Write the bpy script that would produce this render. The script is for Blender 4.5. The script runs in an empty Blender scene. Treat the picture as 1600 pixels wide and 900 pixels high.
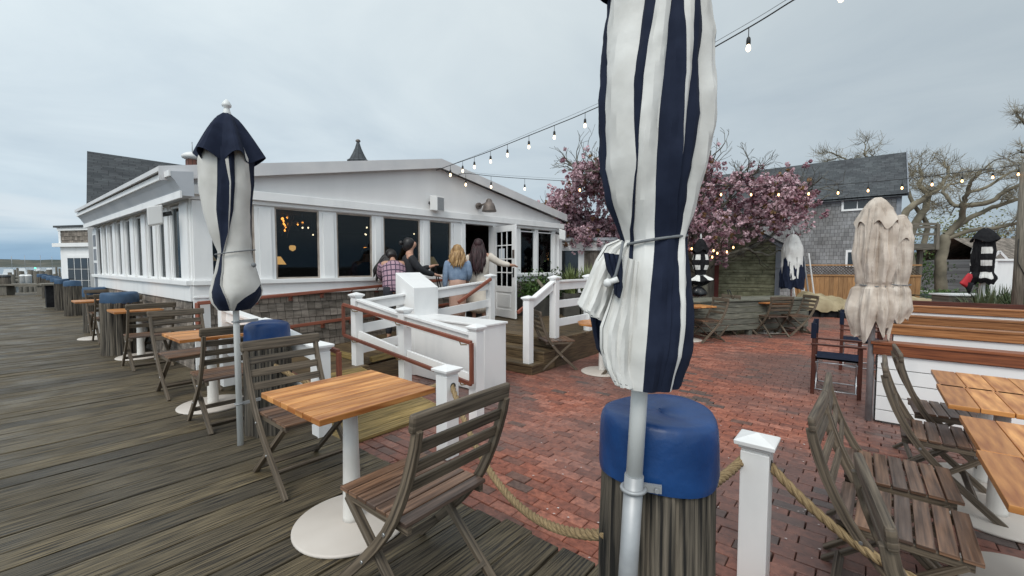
import bpy, bmesh, math, random
import numpy as np
from mathutils import Vector, Matrix, noise as mn
random.seed(7)
R = math.radians
scene = bpy.context.scene
col = scene.collection
# ------------------------------------------------------------ camera
cam = bpy.data.objects.new('camera', bpy.data.cameras.new('camera'))
col.objects.link(cam); scene.camera = cam
EYE = 1.45; F = 670.0; PITCH = math.atan(36/F)
cam.location = (0, 0, EYE)
cam.rotation_euler = (math.pi/2-PITCH, 0, 0)
cam.data.lens = 36*F/1600; cam.data.sensor_width = 36
cam.data.clip_start = .05; cam.data.clip_end = 6000
# ------------------------------------------------------------ sky, sun, exposure
SUN_EL, SUN_AZ = R(48), R(200)
w = bpy.data.worlds.new('World'); scene.world = w; w.use_nodes = True
nt = w.node_tree; N = nt.nodes; L = nt.links; N.clear()
out = N.new('ShaderNodeOutputWorld'); bg = N.new('ShaderNodeBackground'); L.new(bg.outputs[0], out.inputs[0])
sky = N.new('ShaderNodeTexSky'); sky.sky_type = 'NISHITA'; sky.sun_disc = False
sky.sun_elevation = SUN_EL; sky.sun_rotation = SUN_AZ; sky.air_density = 1.2; sky.dust_density = 2.5
tc = N.new('ShaderNodeTexCoord'); sp = N.new('ShaderNodeSeparateXYZ'); L.new(tc.outputs['Generated'], sp.inputs[0])
zc = N.new('ShaderNodeMath'); zc.operation = 'MAXIMUM'; L.new(sp.outputs['Z'], zc.inputs[0]); zc.inputs[1].default_value = .0
za = N.new('ShaderNodeMath'); za.operation = 'ADD'; L.new(zc.outputs[0], za.inputs[0]); za.inputs[1].default_value = .12
cmb = N.new('ShaderNodeCombineXYZ')
for k, nm in enumerate('XY'):
    dv = N.new('ShaderNodeMath'); dv.operation = 'DIVIDE'; L.new(sp.outputs[nm], dv.inputs[0]); L.new(za.outputs[0], dv.inputs[1])
    L.new(dv.outputs[0], cmb.inputs[k])
n1 = N.new('ShaderNodeTexNoise'); n1.inputs['Scale'].default_value = .9; n1.inputs['Detail'].default_value = 7; n1.inputs['Roughness'].default_value = .55
n1.inputs['Distortion'].default_value = .6
L.new(cmb.outputs[0], n1.inputs['Vector'])
# cloud deck: brighter overhead and to the left, blue grey low down on the right
cr = N.new('ShaderNodeValToRGB'); L.new(n1.outputs[0], cr.inputs[0])
cr.color_ramp.elements[0].position = .33; cr.color_ramp.elements[0].color = (.86, .89, .92, 1)
cr.color_ramp.elements[1].position = .68; cr.color_ramp.elements[1].color = (1.08, 1.08, 1.07, 1)
hr = N.new('ShaderNodeValToRGB'); L.new(sp.outputs['Z'], hr.inputs[0])
e = hr.color_ramp.elements
e[0].position = 0.0; e[0].color = (.26, .40, .55, 1)
e[1].position = .62; e[1].color = (.74, .80, .815, 1)
for p, c in ((.03, (.27, .41, .55, 1)), (.065, (.50, .60, .68, 1)), (.2, (.56, .635, .685, 1)), (.38, (.65, .72, .75, 1))):
    k = e.new(p); k.color = c
# azimuth: darker to the right
ar = N.new('ShaderNodeMapRange'); L.new(sp.outputs['X'], ar.inputs[0])
ar.inputs[1].default_value = -.6; ar.inputs[2].default_value = .8; ar.inputs[3].default_value = 1.06; ar.inputs[4].default_value = .72
m1 = N.new('ShaderNodeMix'); m1.data_type = 'RGBA'; m1.blend_type = 'MULTIPLY'; m1.inputs[0].default_value = 1
L.new(hr.outputs[0], m1.inputs[6]); L.new(cr.outputs[0], m1.inputs[7])
m2 = N.new('ShaderNodeVectorMath'); m2.operation = 'SCALE'; yr = N.new('ShaderNodeMapRange'); L.new(sp.outputs['Y'], yr.inputs[0]); yr.inputs[1].default_value = .15; yr.inputs[2].default_value = -.45; yr.inputs[3].default_value = 1; yr.inputs[4].default_value = 1.55   # extra sky brightness added behind the camera, unseen, to light camera-facing walls
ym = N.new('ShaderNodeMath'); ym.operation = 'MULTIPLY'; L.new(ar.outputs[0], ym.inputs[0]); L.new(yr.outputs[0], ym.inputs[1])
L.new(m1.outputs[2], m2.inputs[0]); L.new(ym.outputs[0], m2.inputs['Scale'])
sc = N.new('ShaderNodeVectorMath'); sc.operation = 'SCALE'; L.new(sky.outputs[0], sc.inputs[0]); sc.inputs['Scale'].default_value = .09
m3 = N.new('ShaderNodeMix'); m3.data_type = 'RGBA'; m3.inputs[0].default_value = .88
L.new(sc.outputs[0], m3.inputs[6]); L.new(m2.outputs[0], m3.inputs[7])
# low bright cumulus bank over the water to the left
bn = N.new('ShaderNodeTexNoise'); bn.inputs['Scale'].default_value = 5; bn.inputs['Detail'].default_value = 6
mp = N.new('ShaderNodeMapping'); mp.inputs['Scale'].default_value = (1, 1, 7); L.new(tc.outputs['Generated'], mp.inputs[0]); L.new(mp.outputs[0], bn.inputs['Vector'])
br = N.new('ShaderNodeValToRGB'); L.new(bn.outputs[0], br.inputs[0]); br.color_ramp.elements[0].position = .46; br.color_ramp.elements[1].position = .64
bz = N.new('ShaderNodeValToRGB'); L.new(sp.outputs['Z'], bz.inputs[0])
be = bz.color_ramp.elements; be[0].position = .03; be[0].color = (0, 0, 0, 1); be[1].position = .14; be[1].color = (0, 0, 0, 1)
k = be.new(.075); k.color = (1, 1, 1, 1)
bx = N.new('ShaderNodeMapRange'); L.new(sp.outputs['X'], bx.inputs[0]); bx.inputs[1].default_value = -.6; bx.inputs[2].default_value = -.75; bx.inputs[3].default_value = 0; bx.inputs[4].default_value = .85
q1 = N.new('ShaderNodeMath'); q1.operation = 'MULTIPLY'; L.new(br.outputs[0], q1.inputs[0]); L.new(bz.outputs[0], q1.inputs[1])
q2 = N.new('ShaderNodeMath'); q2.operation = 'MULTIPLY'; L.new(q1.outputs[0], q2.inputs[0]); L.new(bx.outputs[0], q2.inputs[1])
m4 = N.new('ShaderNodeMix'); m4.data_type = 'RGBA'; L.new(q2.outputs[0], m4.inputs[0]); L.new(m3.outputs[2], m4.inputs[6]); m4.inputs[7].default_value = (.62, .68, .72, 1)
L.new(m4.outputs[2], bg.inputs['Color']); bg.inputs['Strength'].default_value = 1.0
sun = bpy.data.objects.new('sun', bpy.data.lights.new('sun', 'SUN')); col.objects.link(sun)
sun.data.energy = 1.25; sun.data.angle = R(25); sun.data.color = (1, .96, .9)
sd = Vector((math.sin(SUN_AZ)*math.cos(SUN_EL), math.cos(SUN_AZ)*math.cos(SUN_EL), math.sin(SUN_EL)))
sun.rotation_euler = sd.to_track_quat('Z', 'Y').to_euler()
scene.view_settings.view_transform = 'Standard'; scene.view_settings.look = 'None'
scene.view_settings.exposure = 0.25; scene.view_settings.gamma = 1

# ------------------------------------------------------------ site frame: e1 along the deck edge (to the right), e2 away over the brick patio
E1 = Vector((.7706, -.6374, 0)); E2 = Vector((.6374, .7706, 0)); AZ = math.atan2(-.6374, .7706)
GZ = -.17; PZ = .28; LZ = .07                      # brick, door platform, ramp landing
def W(s, t, z=0): return E1*s + E2*t + Vector((0, 0, z))
def ray(u, v):
    x = (u-800)/F; y = (450-v)/F; c, s = math.cos(PITCH), math.sin(PITCH)
    return Vector((x, c+s*y, -s+c*y))
def G(u, v, z=0):
    d = ray(u, v); k = (z-EYE)/d.z; return Vector((d.x*k, d.y*k, z))
def D(u, v, y):
    d = ray(u, v); k = y/d.y; return Vector((d.x*k, y, EYE+d.z*k))
def PL(u, v, p, n):
    d = ray(u, v); o = Vector((0, 0, EYE)); k = (p-o).dot(n)/d.dot(n); return o+d*k
def st(p): return p.dot(E1), p.dot(E2)

# ------------------------------------------------------------ materials
M = {}
def mat(name, c1, c2=None, scale=5., rough=.6, bump=0., coord='Object', stretch=(1, 1, 1), metallic=0., detail=5, rough2=None,
        p0=.35, p1=.65, vary=None, vscale=.06, spec=.5, bscale=1., trans=0):
    m = bpy.data.materials.new(name); m.use_nodes = True; M[name] = m
    nt = m.node_tree; N = nt.nodes; L = nt.links; b = N['Principled BSDF']
    b.inputs['Roughness'].default_value = rough; b.inputs['Metallic'].default_value = metallic
    b.inputs['Specular IOR Level'].default_value = spec
    b.inputs['Base Color'].default_value = (*c1, 1)
    if c2 is None and not bump: return m
    tc = N.new('ShaderNodeTexCoord'); mp = N.new('ShaderNodeMapping'); L.new(tc.outputs[coord], mp.inputs[0])
    mp.inputs['Scale'].default_value = stretch
    n = N.new('ShaderNodeTexNoise'); n.inputs['Scale'].default_value = scale; n.inputs['Detail'].default_value = detail
    L.new(mp.outputs[0], n.inputs['Vector'])
    if c2:
        r = N.new('ShaderNodeValToRGB'); L.new(n.outputs[0], r.inputs[0])
        r.color_ramp.elements[0].position = p0; r.color_ramp.elements[1].position = p1
        r.color_ramp.elements[0].color = (*c1, 1); r.color_ramp.elements[1].color = (*c2, 1)
        co = r.outputs[0]
        if vary:
            v = N.new('ShaderNodeTexNoise'); v.inputs['Scale'].default_value = vscale; v.inputs['Detail'].default_value = 2
            L.new(tc.outputs[coord], v.inputs['Vector'])
            vr = N.new('ShaderNodeValToRGB'); L.new(v.outputs[0], vr.inputs[0])
            vr.color_ramp.elements[0].position = .38; vr.color_ramp.elements[1].position = .62
            vr.color_ramp.elements[0].color = (*vary[0], 1); vr.color_ramp.elements[1].color = (*vary[1], 1)
            mx = N.new('ShaderNodeMix'); mx.data_type = 'RGBA'; mx.blend_type = 'MULTIPLY'; mx.inputs[0].default_value = 1
            L.new(co, mx.inputs[6]); L.new(vr.outputs[0], mx.inputs[7]); co = mx.outputs[2]
        L.new(co, b.inputs['Base Color'])
    if rough2 is not None:
        n2 = N.new('ShaderNodeTexNoise'); n2.inputs['Scale'].default_value = 2.2; n2.inputs['Detail'].default_value = 4
        L.new(tc.outputs['Object'], n2.inputs['Vector'])
        mr = N.new('ShaderNodeMapRange'); L.new(n2.outputs[0], mr.inputs[0]); mr.inputs[1].default_value = .4; mr.inputs[2].default_value = .62
        mr.inputs[3].default_value = rough; mr.inputs[4].default_value = rough2; L.new(mr.outputs[0], b.inputs['Roughness'])
    if bump:
        bp = N.new('ShaderNodeBump'); bp.inputs['Strength'].default_value = min(1, bump); bp.inputs['Distance'].default_value = .01*bscale
        L.new(n.outputs[0], bp.inputs['Height']); L.new(bp.outputs[0], b.inputs['Normal'])
    return m
def emit(name, c, s):
    m = bpy.data.materials.new(name); m.use_nodes = True; M[name] = m
    b = m.node_tree.nodes['Principled BSDF']; b.inputs['Base Color'].default_value = (*c, 1)
    b.inputs['Emission Color'].default_value = (*c, 1); b.inputs['Emission Strength'].default_value = s
def wood(name, c1, c2, rough=.6, rough2=None, p0=.35, p1=.65, vary=((.7, .7, .7), (1.15, 1.12, 1.08)), bump=.5, st=(1.2, 22, 1), sc=2.5, bs=.5):
    return mat(name, c1, c2, scale=sc, rough=rough, rough2=rough2, bump=bump, coord='UV', stretch=st, vary=vary, vscale=.05, bscale=bs, detail=9, p0=p0, p1=p1)
wood('deck_wood', (.011, .008, .006), (.158, .128, .082), rough=.72, rough2=.42, bump=1, st=(1.3, 38, 1), bs=1.4, p0=.37, p1=.60, vary=((.58, .58, .60), (1.2, 1.15, 1.02)))
wood('chair_wood', (.045, .034, .024), (.175, .138, .100), rough=.68, rough2=.48, bs=.5, st=(1.2, 34, 1), p0=.34, p1=.6)
wood('seat_wood', (.055, .038, .029), (.19, .14, .108), rough=.5, rough2=.25, bs=.4, vary=((.75, .68, .68), (1.35, 1.02, .80)))
wood('cap_light', (.22, .085, .028), (.42, .19, .075), rough=.4, bump=.2, bs=.2)
wood('teak', (.36, .125, .032), (.74, .36, .12), rough=.36, vary=((.72, .66, .6), (1.1, 1.1, 1.1)), bump=.25, bs=.15, st=(1.2, 9, 1))
wood('cap_wood', (.15, .042, .016), (.34, .115, .042), rough=.4, bump=.2, bs=.2, vary=((.75, .7, .7), (1.1, 1.1, 1.1)))
wood('dark_red_wood', (.05, .014, .009), (.11, .035, .022), rough=.35, bump=.1)
wood('rail_wood', (.16, .045, .028), (.30, .10, .06), rough=.4, bump=.2)
wood('ramp_wood', (.14, .10, .032), (.38, .27, .10), rough=.55, bump=.6)
wood('step_wood', (.055, .038, .022), (.17, .12, .065), rough=.5, bump=.6)
wood('planter_wood', (.07, .075, .06), (.21, .21, .175), rough=.8, bump=.8)
wood('cedar', (.30, .15, .06), (.50, .28, .12), rough=.7, bump=.3)
wood('piling_wood', (.009, .008, .007), (.165, .142, .112), rough=.85, bump=1, st=(.7, 24, 1), bs=2, p0=.38, p1=.62)
wood('grey_post_wood', (.08, .075, .06), (.2, .18, .15), rough=.8, bump=.6)
mat('white_paint', (.73, .735, .735), (.82, .82, .815), scale=4.5, rough=.42, bump=.12, p0=.24, p1=.5, stretch=(1, 1, .35), detail=9)
mat('white_siding', (.70, .69, .685), (.75, .74, .735), scale=3, rough=.6, bump=.05, stretch=(1, 1, .15))
mat('white_roof', (.56, .56, .57), (.64, .63, .63), scale=2.5, rough=.45)
mat('grey_roof', (.42, .45, .49), (.52, .54, .57), scale=1.5, rough=.55, bump=.1)
mat('white_metal', (.62, .60, .565), (.72, .70, .665), scale=4, rough=.38)
mat('base_metal', (.53, .48, .43), (.60, .55, .50), scale=3, rough=.5)
mat('pole_white', (.68, .70, .69), (.80, .81, .80), scale=9, rough=.4, stretch=(1, 1, .2))
mat('grey_metal', (.30, .31, .32), (.40, .41, .42), scale=9, rough=.45, metallic=.3)
mat('steel', (.55, .56, .58), rough=.3, metallic=.9)
mat('black_metal', (.02, .02, .022), rough=.4)
mat('blue_paint', (.004, .030, .115), (.010, .058, .20), scale=6, rough=.40, bump=.6, p0=.3, p1=.7, bscale=2)
mat('blue_faded', (.018, .05, .105), (.035, .085, .16), scale=6, rough=.6, bump=.5)
mat('navy_fabric', (.007, .011, .026), (.018, .025, .05), scale=14, rough=.85, bump=.2, spec=.2, p0=.2, p1=.8)
mat('black_fabric', (.008, .008, .010), (.018, .018, .02), scale=14, rough=.85, spec=.2)
mat('white_fabric', (.56, .55, .52), (.76, .755, .73), scale=4.5, rough=.8, bump=.8, spec=.2, p0=.3, p1=.6, bscale=1)
mat('offwhite_fabric', (.50, .49, .46), (.63, .62, .59), scale=5, rough=.85, bump=.3, spec=.2)
mat('cream_fabric', (.44, .37, .31), (.66, .585, .51), scale=6, rough=.88, bump=1, spec=.2, bscale=1.5)
mat('tan_tarp', (.28, .225, .13), (.42, .35, .22), scale=3, rough=.8, bump=.6, bscale=2)
mat('cord_grey', (.16, .17, .18), rough=.6)
mat('cord_black', (.012, .012, .012), rough=.6)
mat('plastic_white', (.7, .7, .69), rough=.4)
mat('speaker_grille', (.24, .25, .26), (.3, .31, .32), scale=60, rough=.7)
mat('lamp_metal', (.10, .085, .075), (.22, .18, .16), scale=8, rough=.5, metallic=.4)
mat('lichen_bark', (.05, .045, .036), (.16, .15, .115), scale=5, rough=.9, bump=.6)
mat('pale_bark', (.10, .09, .065), (.27, .24, .175), scale=1.2, rough=.9, bump=.5)
mat('twig_bark', (.17, .145, .10), (.29, .25, .17), scale=2, rough=.9)
mat('blossom_a', (.44, .27, .31), (.66, .48, .52), scale=9, rough=.85)
mat('blossom_b', (.22, .10, .13), (.38, .22, .26), scale=9, rough=.85)
mat('bronze_leaf', (.14, .06, .03), (.22, .13, .05), scale=9, rough=.7)
mat('leaf_dark', (.018, .035, .012), (.05, .085, .028), scale=6, rough=.6)
mat('leaf_green', (.035, .075, .015), (.085, .16, .03), scale=6, rough=.55)
mat('leaf_pale', (.10, .14, .045), (.22, .26, .10), scale=6, rough=.55)
mat('leaf_spring', (.09, .10, .03), (.20, .20, .07), scale=2, rough=.7)
mat('hill', (.035, .048, .04), (.10, .095, .075), scale=.03, rough=.95)
mat('water', (.10, .13, .15), rough=.12, bump=.4, scale=.8, bscale=6)
mat('asphalt', (.045, .045, .045), (.065, .063, .06), scale=30, rough=.85)
mat('sand_bed', (.028, .022, .016), (.06, .045, .032), scale=30, rough=.95)
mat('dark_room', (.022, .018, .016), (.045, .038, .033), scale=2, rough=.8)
mat('dark_floor', (.03, .022, .016), rough=.5)
mat('skin', (.48, .27, .19), rough=.5)
mat('hair_black', (.008, .007, .008), (.02, .018, .018), scale=20, rough=.45, stretch=(1, 1, .1))
mat('hair_red', (.010, .003, .004), (.032, .006, .009), scale=25, rough=.6, stretch=(1, 1, .1))
mat('hair_blonde', (.22, .12, .045), (.46, .29, .13), scale=25, rough=.5, stretch=(1, 1, .12))
mat('coat_black', (.012, .013, .016), (.02, .021, .026), scale=10, rough=.8)
mat('coat_cream', (.58, .52, .45), (.70, .64, .56), scale=6, rough=.9, bump=.3)
mat('sweater_blue', (.17, .24, .35), (.24, .32, .44), scale=16, rough=.95, bump=.3)
mat('skirt_peach', (.42, .25, .19), (.52, .33, .26), scale=7, rough=.8, bump=.2)
mat('trouser_dark', (.025, .027, .035), rough=.8)
mat('red_cloth', (.45, .02, .03), rough=.7)
mat('blue_awning', (.03, .12, .38), rough=.7)
mat('red_paint', (.10, .018, .013), (.15, .03, .022), scale=4, rough=.7)
mat('trim_grey', (.17, .19, .22), (.24, .26, .29), scale=4, rough=.7)
mat('black_plastic', (.01, .01, .012), rough=.2)
mat('boat_white', (.6, .62, .63), rough=.4)
mat('yellow', (.5, .38, .08), rough=.6)
mat('petal', (.52, .44, .42), (.7, .62, .6), scale=30, rough=.8)
mat('paper', (.6, .65, .7), rough=.5)
emit('bulb_warm', (1, .55, .22), 5)
emit('bulb_white', (1, .76, .46), 3.5)
emit('shade_glow', (1, .52, .16), 1.1)
emit('shade_dim', (.55, .40, .22), .28)
emit('amber_glow', (1, .35, .06), 4)
emit('green_light', (.1, .8, .4), 2)
# window glass
g = bpy.data.materials.new('glass'); g.use_nodes = True; M['glass'] = g
nt = g.node_tree; N = nt.nodes; L = nt.links; N.clear()
o_ = N.new('ShaderNodeOutputMaterial'); mx = N.new('ShaderNodeMixShader'); tr = N.new('ShaderNodeBsdfTransparent'); gl = N.new('ShaderNodeBsdfGlossy')
fr = N.new('ShaderNodeFresnel'); fr.inputs[0].default_value = 1.42
tr.inputs[0].default_value = (.62, .66, .68, 1); gl.inputs['Roughness'].default_value = .02; gl.inputs[0].default_value = (.55, .57, .58, 1)
L.new(fr.outputs[0], mx.inputs[0]); L.new(tr.outputs[0], mx.inputs[1]); L.new(gl.outputs[0], mx.inputs[2]); L.new(mx.outputs[0], o_.inputs[0])
# courses: shingles and siding as a brick pattern in wall metres (UV)
def course(name, c1, c2, cm, w, h, mortar=.006, rough=.8, bump=.6, offset=.5, squash=.75, dirt=((.6, .6, .6), (1.1, 1.1, 1.1)), bs=1., dsc=1.2, rough2=None, coord='UV', rot=0.):
    m = bpy.data.materials.new(name); m.use_nodes = True; M[name] = m
    nt = m.node_tree; N = nt.nodes; L = nt.links; b = N['Principled BSDF']; b.inputs['Roughness'].default_value = rough
    tc = N.new('ShaderNodeTexCoord'); mp = N.new('ShaderNodeMapping'); mp.inputs['Rotation'].default_value = (0, 0, rot)
    L.new(tc.outputs[coord], mp.inputs[0])
    nz = N.new('ShaderNodeTexNoise'); nz.inputs['Scale'].default_value = 3; L.new(mp.outputs[0], nz.inputs['Vector'])
    ad = N.new('ShaderNodeVectorMath'); ad.operation = 'MULTIPLY_ADD'; L.new(nz.outputs['Color'], ad.inputs[0]); ad.inputs[1].default_value = (.02, .012, 0); L.new(mp.outputs[0], ad.inputs[2])
    br = N.new('ShaderNodeTexBrick'); L.new(ad.outputs[0], br.inputs['Vector'])
    br.inputs['Scale'].default_value = 1; br.inputs['Brick Width'].default_value = w; br.inputs['Row Height'].default_value = h
    br.inputs['Mortar Size'].default_value = mortar; br.inputs['Mortar Smooth'].default_value = .2
    br.offset = offset; br.squash = squash; br.squash_frequency = 3
    br.inputs['Color1'].default_value = (*c1, 1); br.inputs['Color2'].default_value = (*c2, 1); br.inputs['Mortar'].default_value = (*cm, 1)
    n = N.new('ShaderNodeTexNoise'); n.inputs['Scale'].default_value = dsc; n.inputs['Detail'].default_value = 8; n.inputs['Roughness'].default_value = .65
    L.new(mp.outputs[0], n.inputs['Vector'])
    r = N.new('ShaderNodeValToRGB'); L.new(n.outputs[0], r.inputs[0])
    r.color_ramp.elements[0].position = .35; r.color_ramp.elements[1].position = .62
    r.color_ramp.elements[0].color = (*dirt[0], 1); r.color_ramp.elements[1].color = (*dirt[1], 1)
    mx = N.new('ShaderNodeMix'); mx.data_type = 'RGBA'; mx.blend_type = 'MULTIPLY'; mx.inputs[0].default_value = 1
    L.new(br.outputs['Color'], mx.inputs[6]); L.new(r.outputs[0], mx.inputs[7]); L.new(mx.outputs[2], b.inputs['Base Color'])
    iv = N.new('ShaderNodeMath'); iv.operation = 'SUBTRACT'; iv.inputs[0].default_value = 1; L.new(br.outputs['Fac'], iv.inputs[1])
    bp = N.new('ShaderNodeBump'); bp.inputs['Strength'].default_value = bump; bp.inputs['Distance'].default_value = .01*bs
    L.new(iv.outputs[0], bp.inputs['Height']); L.new(bp.outputs[0], b.inputs['Normal'])
course('shingle', (.13, .115, .10), (.29, .26, .235), (.045, .038, .032), .115, .5, mortar=.0035, dirt=((.5, .47, .43), (1.15, 1.1, 1.04)), dsc=5)
course('shingle_grey', (.20, .20, .205), (.31, .31, .315), (.06, .06, .06), .17, .17, dirt=((.6, .58, .56), (1.1, 1.1, 1.1)), dsc=.9)
course('green_clapboard', (.20, .205, .125), (.26, .26, .165), (.03, .03, .02), 2.5, .105, dirt=((.35, .34, .28), (1.1, 1.1, 1.1)), dsc=3.5)
course('brown_clapboard', (.06, .045, .035), (.09, .07, .05), (.02, .015, .01), 2.5, .13)
course('roof_shingle', (.045, .05, .058), (.085, .09, .10), (.018, .02, .022), .28, .14, dirt=((.7, .7, .7), (1.1, 1.15, 1.1)), dsc=1.2)
course('far_brick', (.16, .06, .045), (.24, .10, .07), (.06, .045, .035), .2, .095, coord='Object', rot=-AZ)
# plaid
m = bpy.data.materials.new('plaid'); m.use_nodes = True; M['plaid'] = m
nt = m.node_tree; N = nt.nodes; L = nt.links; b = N['Principled BSDF']; b.inputs['Roughness'].default_value = .9
tc = N.new('ShaderNodeTexCoord'); br = N.new('ShaderNodeTexBrick'); L.new(tc.outputs['UV'], br.inputs['Vector'])
br.offset = 0; br.inputs['Scale'].default_value = 1; br.inputs['Brick Width'].default_value = .085; br.inputs['Row Height'].default_value = .085; br.inputs['Mortar Size'].default_value = .010
br.inputs['Color1'].default_value = (.42, .27, .32, 1); br.inputs['Color2'].default_value = (.34, .22, .28, 1); br.inputs['Mortar'].default_value = (.06, .04, .07, 1)
L.new(br.outputs['Color'], b.inputs['Base Color'])
# patio brick: colour per brick from its UV offset
m = bpy.data.materials.new('patio_brick'); m.use_nodes = True; M['patio_brick'] = m
nt = m.node_tree; N = nt.nodes; L = nt.links; b = N['Principled BSDF']
tc = N.new('ShaderNodeTexCoord'); at = N.new('ShaderNodeAttribute'); at.attribute_name = 'tone'
rp = N.new('ShaderNodeValToRGB'); L.new(at.outputs['Fac'], rp.inputs[0]); rp.color_ramp.interpolation = 'LINEAR'
el = rp.color_ramp.elements
el[0].position = 0; el[0].color = (.11, .085, .075, 1); el[1].position = 1; el[1].color = (.44, .18, .125, 1)
for p, c in ((.07, (.16, .095, .075, 1)), (.15, (.235, .092, .064, 1)), (.5, (.315, .105, .066, 1)), (.8, (.38, .135, .083, 1))):
    k = el.new(p); k.color = c
n = N.new('ShaderNodeTexNoise'); n.inputs['Scale'].default_value = 22; n.inputs['Detail'].default_value = 8; n.inputs['Roughness'].default_value = .7; L.new(tc.outputs['Object'], n.inputs['Vector'])
r = N.new('ShaderNodeValToRGB'); L.new(n.outputs[0], r.inputs[0]); r.color_ramp.elements[0].position = .36; r.color_ramp.elements[1].position = .6
r.color_ramp.elements[0].color = (.5, .48, .5, 1); r.color_ramp.elements[1].color = (1.1, 1.1, 1.1, 1)
mx = N.new('ShaderNodeMix'); mx.data_type = 'RGBA'; mx.blend_type = 'MULTIPLY'; mx.inputs[0].default_value = 1
L.new(rp.outputs[0], mx.inputs[6]); L.new(r.outputs[0], mx.inputs[7])
nb = N.new('ShaderNodeTexNoise'); nb.inputs['Scale'].default_value = .55; nb.inputs['Detail'].default_value = 6; L.new(tc.outputs['Object'], nb.inputs['Vector'])
rb = N.new('ShaderNodeValToRGB'); L.new(nb.outputs[0], rb.inputs[0]); rb.color_ramp.elements[0].position = .42; rb.color_ramp.elements[1].position = .58
rb.color_ramp.elements[0].color = (.52, .52, .54, 1); rb.color_ramp.elements[1].color = (1.05, 1.03, 1, 1)
mx2 = N.new('ShaderNodeMix'); mx2.data_type = 'RGBA'; mx2.inputs[7].default_value = (.125, .092, .086, 1)   # worn grey-purple patches
rb.color_ramp.elements[0].color = (.62, .62, .62, 1); rb.color_ramp.elements[1].color = (.04, .04, .04, 1); L.new(mx.outputs[2], mx2.inputs[6]); L.new(rb.outputs[0], mx2.inputs[0]); L.new(mx2.outputs[2], b.inputs['Base Color'])
mr = N.new('ShaderNodeMapRange'); L.new(nb.outputs[0], mr.inputs[0]); mr.inputs[1].default_value = .4; mr.inputs[2].default_value = .6; mr.inputs[3].default_value = .34; mr.inputs[4].default_value = .62; b.inputs['Specular IOR Level'].default_value = .38
L.new(mr.outputs[0], b.inputs['Roughness'])
bp = N.new('ShaderNodeBump'); bp.inputs['Strength'].default_value = .5; bp.inputs['Distance'].default_value = .004; L.new(n.outputs[0], bp.inputs['Height']); L.new(bp.outputs[0], b.inputs['Normal'])

mat('window_frame_wood', (.30, .25, .21), (.45, .39, .34), scale=6, rough=.6)
mat('rope', (.17, .115, .055), (.36, .26, .14), scale=60, rough=.9, bump=.8, coord='UV', stretch=(.35, 3, 1), bscale=.4)
mat('brass', (.35, .24, .09), rough=.4, metallic=.7)
mat('glass_dark', (.03, .035, .04), rough=.08)
mat('planter_dark', (.035, .033, .03), (.07, .065, .055), scale=5, rough=.8)
mat('leaf_mid', (.05, .07, .03), (.11, .13, .06), scale=6, rough=.5)
mat('bench_green', (.035, .055, .045), (.07, .095, .075), scale=8, rough=.6)
mat('brown_fence', (.06, .04, .03), (.10, .07, .05), scale=8, rough=.8)
mat('hair_wall', (.30, .25, .23), (.36, .3, .28), scale=2, rough=.8)
mat('shirt_grey', (.12, .15, .2), rough=.8)

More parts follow.
